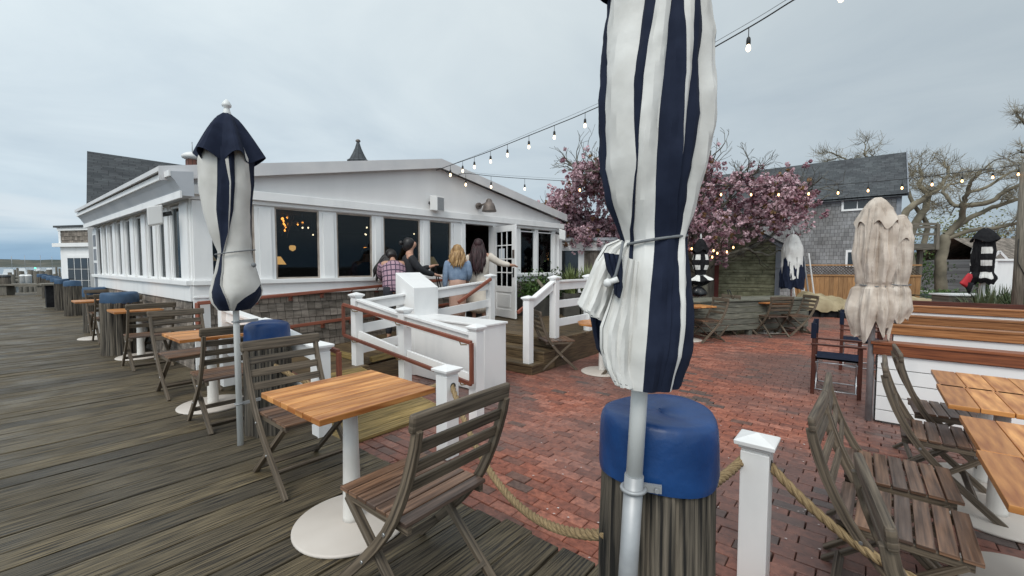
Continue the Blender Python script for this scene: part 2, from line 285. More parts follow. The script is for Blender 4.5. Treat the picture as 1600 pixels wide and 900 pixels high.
# ------------------------------------------------------------ mesh builder
class MB:
    def __init__(s): s.v = []; s.f = []; s.uv = []; s.mi = []; s.sm = []
    def face(s, idx, uv=None, mi=0, sm=False):
        s.f.append(tuple(idx)); s.uv.append(uv if uv else [(0, 0)]*len(idx)); s.mi.append(mi); s.sm.append(sm)
    def box(s, c, size, mx=None, mi=0, taper=1.):
        c = Vector(c); mx = mx or Matrix.Identity(3)
        h = [x/2 for x in size]; b0 = len(s.v); La = max(range(3), key=lambda i: size[i])
        cs = []
        for z in (-1, 1):
            for y in (-1, 1):
                for x in (-1, 1):
                    k = taper if z > 0 else 1
                    p = Vector((x*h[0]*k, y*h[1]*k, z*h[2])); cs.append(p); s.v.append(c+mx@p)
        ru, rv = random.random()*300, random.random()*300
        for fc, ax in (((0, 2, 3, 1), 2), ((4, 5, 7, 6), 2), ((0, 1, 5, 4), 1), ((2, 6, 7, 3), 1), ((0, 4, 6, 2), 0), ((1, 3, 7, 5), 0)):
            pl = [i for i in range(3) if i != ax]
            if La in pl: a_ = La; c_ = [i for i in pl if i != La][0]; ku = 1
            else: a_, c_ = pl; ku = .05
            s.face([b0+i for i in fc], [(cs[i][a_]*ku+ru, cs[i][c_]+rv+ax*.31) for i in fc], mi)
        return s
    def beam(s, p0, p1, w, h, up=(0, 0, 1), mi=0):
        p0 = Vector(p0); p1 = Vector(p1); d = p1-p0; l = d.length; d.normalize(); up = Vector(up)
        x = d; y = up.cross(x)
        if y.length < 1e-4: y = Vector((0, 1, 0)).cross(x)
        y.normalize(); z = x.cross(y)
        return s.box((p0+p1)/2, (l, w, h), Matrix((x, y, z)).transposed(), mi)
    def tube(s, pts, rad, n=8, mi=0, cap=True, sm=True, asp=1., side=None, vary=None):
        pts = [Vector(p) for p in pts]; m = len(pts)
        if not hasattr(rad, '__len__'): rad = [rad]*m
        b0 = len(s.v); prev = None; u = random.random()*50; us = []
        for i, p in enumerate(pts):
            d = (pts[min(i+1, m-1)]-pts[max(i-1, 0)]).normalized()
            if side is not None: x = Vector(side); x = (x-d*x.dot(d)).normalized()
            elif prev is None:
                x = d.orthogonal().normalized()
            else:
                x = (prev-d*prev.dot(d)).normalized()
            prev = x; y = d.cross(x)
            if i: u += (p-pts[i-1]).length
            us.append(u)
            a_ = asp[i] if hasattr(asp, '__len__') else asp
            for k in range(n):
                t = 2*math.pi*k/n; q = (vary(i, t) if vary else 1)
                s.v.append(p+(x*math.cos(t)+y*math.sin(t)*a_)*rad[i]*q)
        per = 2*math.pi*max(rad)
        for i in range(m-1):
            for k in range(n):
                k2 = (k+1) % n
                s.face((b0+i*n+k, b0+i*n+k2, b0+(i+1)*n+k2, b0+(i+1)*n+k), [(us[i], per*k/n), (us[i], per*(k+1)/n), (us[i+1], per*(k+1)/n), (us[i+1], per*k/n)], mi, sm)
        if cap:
            s.face([b0+k for k in range(n)][::-1], None, mi); s.face([b0+(m-1)*n+k for k in range(n)], None, mi)
        return s
    def lathe(s, prof, n=24, c=(0, 0, 0), mi=0, rot=0., sm=True, asp=1.):
        c = Vector(c); b0 = len(s.v); m = len(prof)
        for r, z in prof:
            for k in range(n):
                t = 2*math.pi*k/n+rot; s.v.append(c+Vector((r*math.cos(t), r*asp*math.sin(t), z)))
        for i in range(m-1):
            for k in range(n):
                k2 = (k+1) % n
                q = 2*math.pi/n*max(.02, prof[0][0])
                s.face((b0+i*n+k, b0+i*n+k2, b0+(i+1)*n+k2, b0+(i+1)*n+k), [(prof[i][1], q*k), (prof[i][1], q*(k+1)), (prof[i+1][1], q*(k+1)), (prof[i+1][1], q*k)], mi, sm)
        s.face([b0+k for k in range(n)][::-1], None, mi); s.face([b0+(m-1)*n+k for k in range(n)], None, mi)
        return s
    def poly(s, pts, mi=0, uv=None):
        b0 = len(s.v); s.v += [Vector(p) for p in pts]; s.face(range(b0, b0+len(pts)), uv, mi); return s
    def prism(s, pts, d, mi=0):            # polygon pushed by vector d
        n = len(pts); b0 = len(s.v); d = Vector(d); s.v += [Vector(p) for p in pts]; s.v += [Vector(p)+d for p in pts]
        ru, rv = random.random()*99, random.random()*99
        o = Vector(pts[0]); e = (Vector(pts[1])-o).normalized(); nn = (Vector(pts[1])-o).cross(Vector(pts[2])-o).normalized(); g_ = nn.cross(e)
        uvs = [((Vector(p)-o).dot(e)+ru, (Vector(p)-o).dot(g_)+rv) for p in pts]
        s.face([b0+i for i in range(n)][::-1], uvs[::-1], mi); s.face([b0+n+i for i in range(n)], uvs, mi)
        for i in range(n):
            j = (i+1) % n; l = (Vector(pts[j])-Vector(pts[i])).length
            s.face((b0+i, b0+j, b0+n+j, b0+n+i), [(ru, rv), (ru+l, rv), (ru+l, rv+d.length), (ru, rv+d.length)], mi)
        return s
    def build(s, name, m, parent=None, world=False, bevel=0., fix=True, subsurf=0):
        me = bpy.data.meshes.new(name); me.from_pydata([tuple(v) for v in s.v], [], s.f); 
        uvl = me.uv_layers.new(name='UVMap')
        flat = [c for u in s.uv for p in u for c in p]; uvl.data.foreach_set('uv', flat)
        me.polygons.foreach_set('use_smooth', s.sm); me.polygons.foreach_set('material_index', s.mi)
        for x in (m if isinstance(m, (list, tuple)) else [m]): me.materials.append(M[x])
        me.update()
        if len(s.f) < 40000 and fix:
            bm = bmesh.new(); bm.from_mesh(me); bmesh.ops.recalc_face_normals(bm, faces=bm.faces); bm.to_mesh(me); bm.free()
        o = bpy.data.objects.new(name, me); col.objects.link(o)
        if parent is not None:
            o.parent = parent
            if world: o.matrix_parent_inverse = wm(parent).inverted()
        if bevel:
            b = o.modifiers.new('bevel', 'BEVEL'); b.width = bevel; b.segments = 2; b.limit_method = 'ANGLE'; b.angle_limit = R(40)
        if subsurf:
            b = o.modifiers.new('sub', 'SUBSURF'); b.levels = subsurf; b.render_levels = subsurf
        return o
def wm(o):
    m = Matrix.Translation(o.location) @ o.rotation_euler.to_matrix().to_4x4()
    return (wm(o.parent) @ o.matrix_parent_inverse @ m) if o.parent else m
def tag(o, label, cat, group=None, kind=None):
    o['label'] = label; o['category'] = cat
    if group: o['group'] = group
    if kind: o['kind'] = kind
    return o
def thing(name, label, cat, loc=(0, 0, 0), rz=0, group=None):
    o = bpy.data.objects.new(name, None); col.objects.link(o); o.location = loc; o.rotation_euler = (0, 0, rz); o.empty_display_size = .1
    return tag(o, label, cat, group)
def structure(name, mb, m, **k):
    o = mb.build(name, m, **k); o['kind'] = 'structure'; return o
def kids(o): return [c for c in bpy.data.objects if c.parent == o]
def copy_tree(o, kc, parent=None):
    c = o.copy(); col.objects.link(c)
    if parent: c.parent = parent; c.matrix_parent_inverse = o.matrix_parent_inverse.copy()
    for ch in kc.get(o, ()): copy_tree(ch, kc, c)
    return c
def kidmap(o, d=None):
    d = {} if d is None else d; d[o] = kids(o)
    for c in d[o]: kidmap(c, d)
    return d
RZ = lambda a: Matrix.Rotation(a, 3, 'Z')
SM = RZ(AZ)                                         # site-aligned box

# ============================================================ THE SETTING
mb = MB(); mb.poly([(-3000, -400, -2.3), (3000, -400, -2.3), (3000, 4000, -2.3), (-3000, 4000, -2.3)]); structure('water', mb, 'water')
mb = MB(); mb.poly([W(-40, 1.86, GZ-.03), W(300, 1.86, GZ-.03), W(300, 400, GZ-.03), W(-40, 400, GZ-.03)]); mb.prism([W(-40, 1.87, GZ-3), W(-40, 2.1, GZ-3), W(-40, 2.1, GZ-.04), W(-40, 1.87, GZ-.04)], E1*300)
structure('ground', mb, 'sand_bed')
mb = MB(); mb.poly([W(-7, 18.8, GZ-.012), W(40, 18.8, GZ-.012), W(40, 48, GZ-.012), W(-7, 48, GZ-.012)]); mb.poly([W(5.2, 1.9, GZ-.012), W(40, 1.9, GZ-.012), W(40, 18.7, GZ-.012), W(5.2, 18.7, GZ-.012)])
structure('far_paving', mb, 'far_brick')
# brick patio, every brick laid
def patio():
    v = []; f = []; tone = []
    bw, bl, gap = .094, .196, .0052
    rows = int((18.75-1.88)/bw)
    for i in range(rows):
        t0 = 1.885+i*bw; s0 = -7.0+(bl/2 if i % 2 else 0)+random.uniform(-.02, .02)
        wob = .012*math.sin(i*.21)
        n = int((5.15-s0)/bl)
        for j in range(n):
            a0 = s0+j*bl+gap/2+random.uniform(-.002, .002); a1 = s0+(j+1)*bl-gap/2+random.uniform(-.003, .002)
            q = .010*math.sin(a0*1.3+i*.05)
            b0_ = t0+gap/2+q+wob; b1_ = t0+bw-gap/2+q+wob
            z = GZ+random.gauss(0, .0018)+.006*math.sin(a0*.9)*math.sin(t0*1.1); tx, ty = random.gauss(0, .010), random.gauss(0, .014)
            k = len(v); ins = .003
            for (a, b) in ((a0, b0_), (a1, b0_), (a1, b1_), (a0, b1_)): v.append(W(a, b, GZ-.03))
            for (a, b) in ((a0, b0_), (a1, b0_), (a1, b1_), (a0, b1_)):
                zz = z+(a-(a0+a1)/2)*tx+(b-(b0_+b1_)/2)*ty; v.append(W(a, b, zz-.004))
            for (a, b) in ((a0+ins, b0_+ins), (a1-ins, b0_+ins), (a1-ins, b1_-ins), (a0+ins, b1_-ins)):
                zz = z+(a-(a0+a1)/2)*tx+(b-(b0_+b1_)/2)*ty; v.append(W(a, b, zz))
            f.append((k+8, k+9, k+10, k+11))
            for e in range(4):
                g_ = (e+1) % 4
                f.append((k+4+e, k+4+g_, k+8+g_, k+8+e)); f.append((k+e, k+g_, k+4+g_, k+4+e))
            tn = random.random()**.8
            tn = min(1, max(0, tn+.15*math.sin(a0*1.7+2)*math.sin(t0*1.3)))
            tone += [tn]*9
    me = bpy.data.meshes.new('patio'); me.from_pydata([tuple(p) for p in v], [], f)
    at = me.attributes.new('tone', 'FLOAT', 'FACE'); at.data.foreach_set('value', tone)
    me.materials.append(M['patio_brick']); o = bpy.data.objects.new('brick_patio', me); col.objects.link(o); o['kind'] = 'structure'
patio()
# deck
mb = MB(); s = -34.5; pitch_ = .195
while s < 4.0:
    wdt = pitch_-random.uniform(.008, .020)
    t1 = 1.80+random.uniform(-.035, .03); z = random.gauss(0, .0022)
    if s > -7.3 or True:
        cuts = [-13.0]; t = -13+random.uniform(2, 5)
        while t < -.5: cuts.append(t); t += random.choice((3.6, 4.2, 4.8))
        cuts.append(t1)
        for a, b in zip(cuts[:-1], cuts[1:]):
            mb.box(W(s+wdt/2, (a+b)/2, -.03+z), (wdt, b-a-.006, .06), SM@Matrix.Rotation(random.gauss(0, .004), 3, 'Y'))
    s += pitch_
structure('deck', mb, 'deck_wood', bevel=.004)
mb = MB(); mb.box(W(-15.2, 1.74, -.16), (38.4, .07, .19), SM)
for k in range(20): mb.box(W(-34+k*2, -5.6, -.2), (.15, 14.6, .25), SM)
mb.prism([W(-34.5, 1.7, -.42), W(-34.5, -13, -.42), W(-34.5, -13, -.40), W(-34.5, 1.7, -.40)], E1*38.5)
structure('deck_joists', mb, 'grey_post_wood')
# raised wooden walk: landing, sloped walk along the front, door platform, steps
C0 = Vector((-4.365, 5.85, 0)); C1 = Vector((1.28, 11.45, 0)); C2 = Vector((-9.94, 10.25, 0))
FD = (C1-C0).normalized(); FN = Vector((FD.y, -FD.x, 0)); FL = (C1-C0).length
SD = (C2-C0).normalized(); SN = Vector((SD.y, -SD.x, 0)); SN = SN if SN.y < 0 else -SN; SL = (C2-C0).length
def boards(mb, fn, n, th=.03, gap=.008):        # fn(k, side) -> point on each long edge, k in 0..1
    for i in range(n):
        k0, k1 = i/n, (i+1)/n
        a, b, c, d = fn(k0, 0), fn(k1, 0), fn(k1, 1), fn(k0, 1)
        e = (b-a).normalized()*gap/2
        mb.prism([a+e, d+e, c-e, b-e], (0, 0, -th))
# ramp: boards across (along E2), rising towards -s
mb = MB()
rp0, rp1 = -3.50, -5.25
for i in range(13):
    k0, k1 = i/13, (i+1)/13; s0 = rp0+(rp1-rp0)*k0; s1 = rp0+(rp1-rp0)*k1
    z0 = GZ+.035+(LZ-GZ-.035)*k0; z1 = GZ+.035+(LZ-GZ-.035)*k1
    mb.prism([W(s0-.004, 1.86, z0), W(s0-.004, 3.10, z0), W(s1+.004, 3.10, z1), W(s1+.004, 1.86, z1)], (0, 0, -.03))
mb.prism([W(rp0, 3.10, GZ-.02), W(rp1, 3.10, GZ-.02), W(rp1, 3.10, LZ-.0), W(rp0, 3.10, GZ+.03)], E2*.03)
mb.prism([W(rp0, 1.83, GZ-.02), W(rp1, 1.83, GZ-.02), W(rp1, 1.83, LZ-.0), W(rp0, 1.83, GZ+.03)], E2*.03)
structure('ramp', mb, 'ramp_wood')
mb = MB()
boards(mb, lambda k, e: W(-7.05+k*1.8, 1.75 if e == 0 else 3.25, LZ), 12)
mb.prism([W(-5.24, 1.75, GZ), W(-5.24, 3.25, GZ), W(-5.24, 3.25, LZ-.035), W(-5.24, 1.75, LZ-.035)], E1*.03)
def walk(k, e):
    t = 3.26+k*(5.56-3.26); z = LZ+(PZ-LZ)*k
    return W((-6.93+.2*k) if e == 0 else (-5.40+.34*k), t, z)
boards(mb, walk, 17)
mb.prism([W(-5.36, 3.26, GZ), W(-5.03, 5.55, GZ), W(-5.03, 5.55, PZ-.035), W(-5.36, 3.26, LZ-.035)], E1*.025)
boards(mb, lambda k, e: W(-6.75+.25*k if e == 0 else -3.74, 5.58+k*4.0, PZ), 29)
mb.prism([W(-3.77, 5.60, GZ), W(-3.77, 9.6, GZ), W(-3.77, 9.6, PZ-.035), W(-3.77, 5.60, PZ-.035)], E1*.028)
structure('walkway', mb, 'step_wood')
mb = MB()
for i, (t, z) in enumerate(((5.58, PZ), (5.26, PZ-.15), (4.96, PZ-.30))):
    s1 = -3.72
    if i: 
        mb.prism([W(-5.4, t, z), W(s1, t, z), W(s1, t+.155, z), W(-5.4, t+.155, z)], (0, 0, -.035))
        mb.prism([W(-5.4, t+.16, z), W(s1, t+.16, z), W(s1, t+.31, z), W(-5.4, t+.31, z)], (0, 0, -.035))
        mb.box(W(s1-.03, t+.165, (z-.036+GZ)/2), (.03, .30, z-.036-GZ), SM)
    mb.box(W(-4.57, t+.025, z-.037-.056), (1.66, .025, .112), SM)
structure('steps', mb, 'step_wood', bevel=.005)
mb = MB(); mb.beam(W(-6.5, 3.30, LZ+.035), W(-5.52, 3.30, LZ+.035), .09, .07); mb.beam(W(-5.38, 3.36, LZ+.04), W(-5.08, 5.45, PZ+.02), .09, .07)
structure('kerb_timbers', mb, 'ramp_wood', bevel=.006)
mb = MB()
for pts in ([(1160, 561), (1168, 559), (1177, 561), (1181, 565), (1172, 568)], [(1180, 569), (1187, 571), (1196, 573)], [(1236, 547), (1244, 545), (1250, 547)], [(1183, 562), (1190, 560)]):
    Q = [G(u, v, GZ+.004) for u, v in pts]
    for a, b in zip(Q[:-1], Q[1:]): mb.beam(a, b, .03, .003)
del mb
rp_ = random.Random(4); mb = MB()
for k in range(420):
    u, v = (rp_.gauss(1290, 60), rp_.gauss(503, 12)) if k < 260 else (rp_.uniform(820, 1500), rp_.uniform(500, 880)); 
    if v < 488: continue
    p = G(u, v, GZ+.005+rp_.random()*.002); t_, s_ = st(p)[1], st(p)[0]
    if t_ < 2.0 or t_ > 18.5 or (s_ < -3.6 and t_ < 9.6): continue
    a = rp_.random()*6.28; r_ = rp_.uniform(.005, .011); mb.poly([p+Vector((math.cos(a+q*1.57)*r_, math.sin(a+q*1.57)*r_*(.6 if q % 2 else 1), .002*(q % 2))) for q in range(4)])
o = mb.build('fallen_petals', 'petal', fix=False); tag(o, 'tiny pale fallen petals scattered over the brick patio', 'petals', kind='stuff')

# ============================================================ RESTAURANT BUILDING
bld = thing('restaurant', 'long low white restaurant with shallow gable, big windows and shingle base', 'building', C0, 0)
def wb(mb, o, d, n, t0, t1, z0, z1, d0, d1, mi=0):
    mx = Matrix((d, n, Vector((0, 0, 1)))).transposed()
    return mb.box(o+d*((t0+t1)/2)+n*((d0+d1)/2)+Vector((0, 0, (z0+z1)/2)), (t1-t0, abs(d1-d0), z1-z0), mx, mi)
def fu(u, v=400): return (PL(u, v, C0, FN)-C0).dot(FD)
def su(u, v=400): return (PL(u, v, C0, SN)-C0).dot(SD)
ZS, ZG0, ZG1, ZH = 1.16, 1.235, 2.33, 2.50
wins = [(fu(313), fu(399)), (fu(431), fu(500)), (fu(527), fu(582)), (fu(600), fu(657)), (fu(672), fu(705))]
door = (fu(726), fu(769)); wr = [(fu(776), fu(808)), (fu(813.5), fu(835.5)), (fu(841), fu(863))]
swin = [(su(b), su(a)) for a, b in ((268, 283), (248, 259), (232, 241), (213, 223), (197, 205.5), (184, 191), (172, 178), (163, 168.5), (154, 159.5))]
wl = MB()
def wall(o, d, n, length, ops, z0=ZG0, z1=ZG1):
    prev = 0.
    for a, b in ops+[(length, length)]:
        if a-prev > .01: wb(wl, o, d, n, prev, a, z0, z1, -.12, 0)
        if a-prev > .13: wb(wl, o, d, n, prev+.055, a-.055, z0+.0, z1-.03, 0, .022)
        prev = b
wall(C0, FD, FN, FL, wins+[door]+wr); wall(C0, SD, SN, SL, swin)
wb(wl, C0, FD, FN, 0, door[0], .98, ZG0, -.12, .0); wb(wl, C0, FD, FN, door[1], FL, 1.05, ZG0, -.12, 0)
wb(wl, C0, SD, SN, 0, SL, .98, ZG0, -.12, .0)
wb(wl, C0, FD, FN, -.0, FL, ZG1, ZH, -.12, .0); wb(wl, C0, SD, SN, 0, SL, ZG1, ZH+.1, -.12, 0)
wl.build('wall', 'white_paint', bld, True, bevel=.004)
tr = MB()
wb(tr, C0, FD, FN, .0, door[0]-.08, 1.17, 1.235, 0, .075); wb(tr, C0, FD, FN, door[1]+.08, FL, 1.17, 1.235, 0, .07)
wb(tr, C0, FD, FN, .0, door[0]-.08, 1.02, 1.17, 0, .03); wb(tr, C0, FD, FN, -.0, door[0]-.1, .99, 1.02, 0, .045)
wb(tr, C0, SD, SN, -.03, SL, 1.17, 1.235, 0, .08); wb(tr, C0, SD, SN, -.02, SL, .95, 1.17, 0, .035)
wb(tr, C0, FD, FN, -.05, FL+.05, 2.40, 2.53, 0, .10); wb(tr, C0, FD, FN, -.02, FL+.02, ZG1+.01, 2.40, 0, .04)
wb(tr, C0, FD, FN, 0, .19, .0, .99, 0, .03); wb(tr, C0, FD, FN, FL-.12, FL+.02, GZ, 2.4, 0, .05)
wb(tr, C0, FD, FN, .02, .24, ZG0, ZG1, 0, .035)
wb(tr, C0, FD, FN, door[0]-.10, door[0], PZ, 2.33, 0, .04); wb(tr, C0, FD, FN, door[1], door[1]+.09, PZ, 2.33, 0, .04)
wb(tr, C0, FD, FN, door[0]-.1, door[1]+.1, ZG1, 2.42, 0, .05)
tr.build('trim', 'white_paint', bld, True, bevel=.006)
mb = MB()                                         # shingled base: lapped courses
def lap(mb, o, d, n, t0, t1, z0, z1, h=.125):
    k = 0; z = z1
    while z > z0:
        zb = max(z0, z-h); a, b = o+d*t0, o+d*t1; i = len(mb.v)
        up, dn = n*.004, n*.018
        ro = random.random()*.13
        mb.poly([a+dn+Vector((0, 0, zb)), b+dn+Vector((0, 0, zb)), b+up+Vector((0, 0, z)), a+up+Vector((0, 0, z))], 0,
                [(t0+ro, k*.5+.02), (t1+ro, k*.5+.02), (t1+ro, k*.5+.45), (t0+ro, k*.5+.45)])
        mb.poly([a+Vector((0, 0, zb)), b+Vector((0, 0, zb)), b+dn+Vector((0, 0, zb)), a+dn+Vector((0, 0, zb))], 0, [(t0, k*.5)]*4)
        z = zb; k += 1
lap(mb, C0, FD, FN, .19, door[0]-.1, GZ, .99); lap(mb, C0, FD, FN, door[1], FL-.12, GZ, 1.05); lap(mb, C0, SD, SN, 0, SL, -.1, .96)
mb.build('shingle_base', 'shingle', bld, True)
# gable and roof
tp = (PL(684, 262, C0, FN)-C0).dot(FD)
ZP, ZL, ZR = 3.55, 2.74, 2.78
mb = MB(); mb.prism([C0+FD*t+Vector((0, 0, z)) for t, z in ((0, 2.50), (FL, 2.50), (FL, ZR-.17), (tp, ZP-.16), (0, ZL-.13))], FN*-.1)
mb.build('gable', 'white_siding', bld, True)
mb = MB()
taL = (PL(248, 270, C0+FN*.14, FN)-C0).dot(FD)
for (ta, za, tb, zb) in ((taL, ZL-.03, tp, ZP), (tp, ZP, FL+.12, ZR)):
    a = C0+FD*ta+Vector((0, 0, za)); b = C0+FD*tb+Vector((0, 0, zb)); th = Vector((0, 0, -.18))
    mb.prism([a+FN*.14, b+FN*.14, b+FN*.14+th, a+FN*.14+th], FN*-.03)
    back = SD*SL*.98
    mb.prism([a+FN*.10, b+FN*.10, b+back, a+back], Vector((0, 0, -.06)))
mb.build('roof', 'white_roof', bld, True)
mb = MB()                                         # side skirt roof with fascia and soffit
a0, b0 = C0+SN*.02-SD*.30, C2+SN*.02
for k in range(1):
    prof = [(0, 2.66), (.24, 2.63), (.24, 2.57), (.20, 2.52), (.13, 2.39), (.13, 2.34), (0, 2.34)]
    mb.prism([a0+SN*d+Vector((0, 0, z)) for d, z in prof], b0-a0)
mb.build('skirt_roof', 'grey_roof', bld, True)
mb = MB(); mb.prism([a0-SD*.004+SN*d+Vector((0, 0, z)) for d, z in ((.242, 2.64), (.262, 2.64), (.262, 2.57), (.242, 2.57))], b0-a0); mb.prism([a0-SD*.002+SN*d+Vector((0, 0, z)) for d, z in ((.132, 2.40), (.155, 2.40), (.155, 2.31), (.132, 2.31))], b0-a0)
mb.build('eave_moulding', 'white_paint', bld, True)
# side gable behind the skirt joins roof
def window(o, d, n, a, b, z0, z1, parent, fm='white_paint', mull=0, fr=.024, inner='lamp_metal', name='window'):
    f = MB()
    for (x0, x1, y0, y1) in ((a, a+fr, z0, z1), (b-fr, b, z0, z1), (a+fr, b-fr, z0, z0+fr), (a+fr, b-fr, z1-fr, z1)):
        wb(f, o, d, n, x0, x1, y0, y1, -.06, -.015)
    w_ = f.build(name, fm, parent, True)
    p = MB(); wb(p, o, d, n, a+fr*.5, b-fr*.5, z0+fr*.5, z1-fr*.5, -.045, -.037)
    p.build('pane', 'glass', w_, True)
    return w_
for a, b in wins: window(C0, FD, FN, a, b, ZG0, ZG1, bld, 'window_frame_wood')
for a, b in wr: window(C0, FD, FN, a, b, ZG0, ZG1-.05, bld)
for a, b in swin: window(C0, SD, SN, a, b, ZG0, ZG1-.03, bld, 'white_paint', fr=.025)
# far end of the side wall: small glazed white door and a cream box head
mb = MB(); a = C2-SD*.42
wb(mb, C2, SD, SN, -.58, -.08, .02, 2.25, .0, .04); mb.build('side_door', 'white_paint', bld, True)
mb = MB()
for k in range(5): wb(mb, C2, SD, SN, -.48, -.36, .6+k*.32, .86+k*.32, .04, .05); wb(mb, C2, SD, SN, -.31, -.19, .6+k*.32, .86+k*.32, .04, .05)
mb.build('pane', 'trim_grey', bld, True)
# entrance door leaf, swung out
hg = C0+FD*(door[1]+.02)+FN*.05; tip = D(803, 430, hg.y-.62); dd = Vector((tip.x-hg.x, tip.y-hg.y, 0)).normalized(); dn = Vector((dd.y, -dd.x, 0))
DW = .84; z0, z1 = PZ+.03, 2.30
mb = MB()
for x0, x1, y0, y1 in ((0, .11, z0, z1), (DW-.13, DW, z0, z1), (.11, DW-.13, z1-.13, z1), (.11, DW-.13, z0, z0+.17), (.11, DW-.13, z0+.55, z0+.68)): wb(mb, hg, dd, dn, x0, x1, y0, y1, -.02, .022)
wb(mb, hg, dd, dn, .11, DW-.13, z0+.17, z0+.55, -.01, .008); wb(mb, hg, dd, dn, .16, DW-.18, z0+.22, z0+.50, .008, .018)
for k in (1, 2): x = .11+(DW-.24)*k/3; wb(mb, hg, dd, dn, x-.012, x+.012, z0+.68, z1-.13, -.012, .014)
for k in (1, 2, 3): y = z0+.68+(z1-z0-.81)*k/4; wb(mb, hg, dd, dn, .11, DW-.13, y-.012, y+.012, -.014, .012)
dr = mb.build('door', 'white_paint', bld, True, bevel=.003)
mb = MB(); wb(mb, hg, dd, dn, .11, DW-.13, z0+.68, z1-.13, -.003, .003); mb.build('pane', 'glass', dr, True)
mb = MB(); wb(mb, hg, dd, dn, .20, .42, z0+1.15, z0+1.5, .004, .008); mb.build('notice', 'paper', dr, True)
mb = MB(); p = hg+dd*(DW-.06)+Vector((0, 0, z0+.95))
wb(mb, hg, dd, dn, DW-.085, DW-.04, z0+.88, z0+1.08, .022, .03); mb.tube([p+dn*.03, p+dn*.07, p+dn*.07-dd*.12], .011, 8); mb.build('handle', 'black_metal', dr, True)
mb = MB(); wb(mb, hg, dd, dn, DW-.10, DW-.03, z0+1.28, z0+1.46, .022, .03); mb.build('lock_plate', 'lamp_metal', dr, True)
# interior: dark room
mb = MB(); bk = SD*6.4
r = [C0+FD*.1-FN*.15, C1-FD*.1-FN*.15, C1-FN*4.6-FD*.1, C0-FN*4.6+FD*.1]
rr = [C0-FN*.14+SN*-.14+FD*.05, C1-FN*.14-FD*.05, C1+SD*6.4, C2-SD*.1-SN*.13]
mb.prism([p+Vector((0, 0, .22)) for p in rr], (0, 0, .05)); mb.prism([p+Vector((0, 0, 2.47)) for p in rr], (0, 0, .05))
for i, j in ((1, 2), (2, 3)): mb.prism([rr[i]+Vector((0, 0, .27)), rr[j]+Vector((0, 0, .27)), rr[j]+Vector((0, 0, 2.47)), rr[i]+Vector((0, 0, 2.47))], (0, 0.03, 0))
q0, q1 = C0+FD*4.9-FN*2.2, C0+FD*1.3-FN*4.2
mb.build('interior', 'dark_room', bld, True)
mb = MB()
for k in range(9):
    p = C0+FD*(.8+k*.6)-FN*(2.6+.3*math.sin(k*2))
    wb(mb, p, FD, FN, 0, .42, .27, .74, -.3, -.26); wb(mb, p, FD, FN, 0, .42, .74, 1.15, -.03, .01); wb(mb, p, FD, FN, 0, .42, .72, .76, -.4, 0)
mb.build('dining_chair', 'offwhite_fabric', bld, True)
mb = MB()
for k in range(7):
    p = C0+FD*(.5+k*.8)-FN*1.35
    wb(mb, p, FD, FN, 0, .62, 1.0, 1.03, -.35, .35); wb(mb, p, FD, FN, .28, .34, .27, 1.0, -.03, .03)
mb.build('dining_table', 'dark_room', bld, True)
t = thing('ceiling_lights', 'row of small round lights under the restaurant ceiling behind the windows', 'ceiling lights', C0+FD*2.2-FN*1.8+Vector((0, 0, 2.4)), 0)
for k in range(14):
    p = C0+FD*(.6+k*.42)-FN*(1.2+.9*(k % 3))+Vector((0, 0, 2.22-.08*(k % 2)))
    mb = MB(); mb.lathe([(.004, -.018), (.016, -.008), (.016, .008), (.004, .018)], 8, c=p); mb.build('bulb', 'bulb_white', t, True)
    mb = MB(); mb.tube([p+Vector((0, 0, .018)), p+Vector((0, 0, .24))], .004, 4); mb.build('cord', 'cord_black', t, True)
# finial turret on the roof behind
tb = D(560, 252, 13.2)
tu = thing('roof_turret', 'dark slender pointed turret finial rising behind the white roof', 'turret', (tb.x, tb.y, tb.z-1.2))
mb = MB(); hgt = .032*13.2/.67; hgt = 32*13.2/670
prof = [(.30, 0), (.30, 1.1), (.34, 1.2), (.26, 1.2+hgt*.08), (.17, 1.2+hgt*.35), (.10, 1.2+hgt*.6), (.05, 1.2+hgt*.85), (.045, 1.2+hgt*.9)]
mb.lathe(prof, 10, sm=False); mb.build('spire', 'roof_shingle', tu)
mb = MB(); mb.lathe([(.01, 1.2+hgt*.88), (.07, 1.2+hgt*.93), (.075, 1.2+hgt*.97), (.04, 1.2+hgt*1.03)], 12); mb.build('ball', 'lamp_metal', tu)

# ============================================================ DARK ROOFED BUILDING BEHIND
e0 = D(135, 326, 10.6); e0.z = D(135, 326, 10.6).z
rg = D(136, 236, 11.6)
bh = thing('shingled_building', 'taller building with a steep dark shingled roof rising behind the white restaurant', 'building', (e0.x, e0.y, 0))
mb = MB(); LB = 6.5
dR = E2
def uvq(a, b, h): return [(0, 0), (a, 0), (a, h), (0, h)]
pts = [e0, e0+dR*LB, rg+dR*LB, rg]; hh = (rg-e0).length
mb.poly(pts, 0, uvq(LB, LB, hh*2.2)); 
bk0 = rg+Vector((-.9, 1.2, rg.z*0-1.4))
mb.poly([rg, rg+dR*LB, bk0+dR*LB, bk0], 0, uvq(LB, LB, 4))
mb.prism([e0, e0+dR*LB, e0+dR*LB-Vector((0, 0, .06)), e0-Vector((0, 0, .06))], Vector((.02, -.05, 0)))
mb.build('roof', 'roof_shingle', bh, True)
mb = MB(); a = Vector((e0.x, e0.y, -.1)); b = Vector((bk0.x, bk0.y, -.1))
mb.poly([a, b, bk0-Vector((0, 0, .02)), rg-Vector((0, 0, .04)), e0-Vector((0, 0, .02))], 0, [(0, 0), (2, 0), (2, 3), (1, 4), (0, 3)])
mb.poly([a, a+dR*LB, e0+dR*LB-Vector((0, 0, .05)), e0-Vector((0, 0, .05))], 0, [(0, 0), (LB, 0), (LB, 10), (0, 10)])
mb.build('wall', 'white_paint', bh, True)
mb = MB(); c = rg+dR*2.35; 
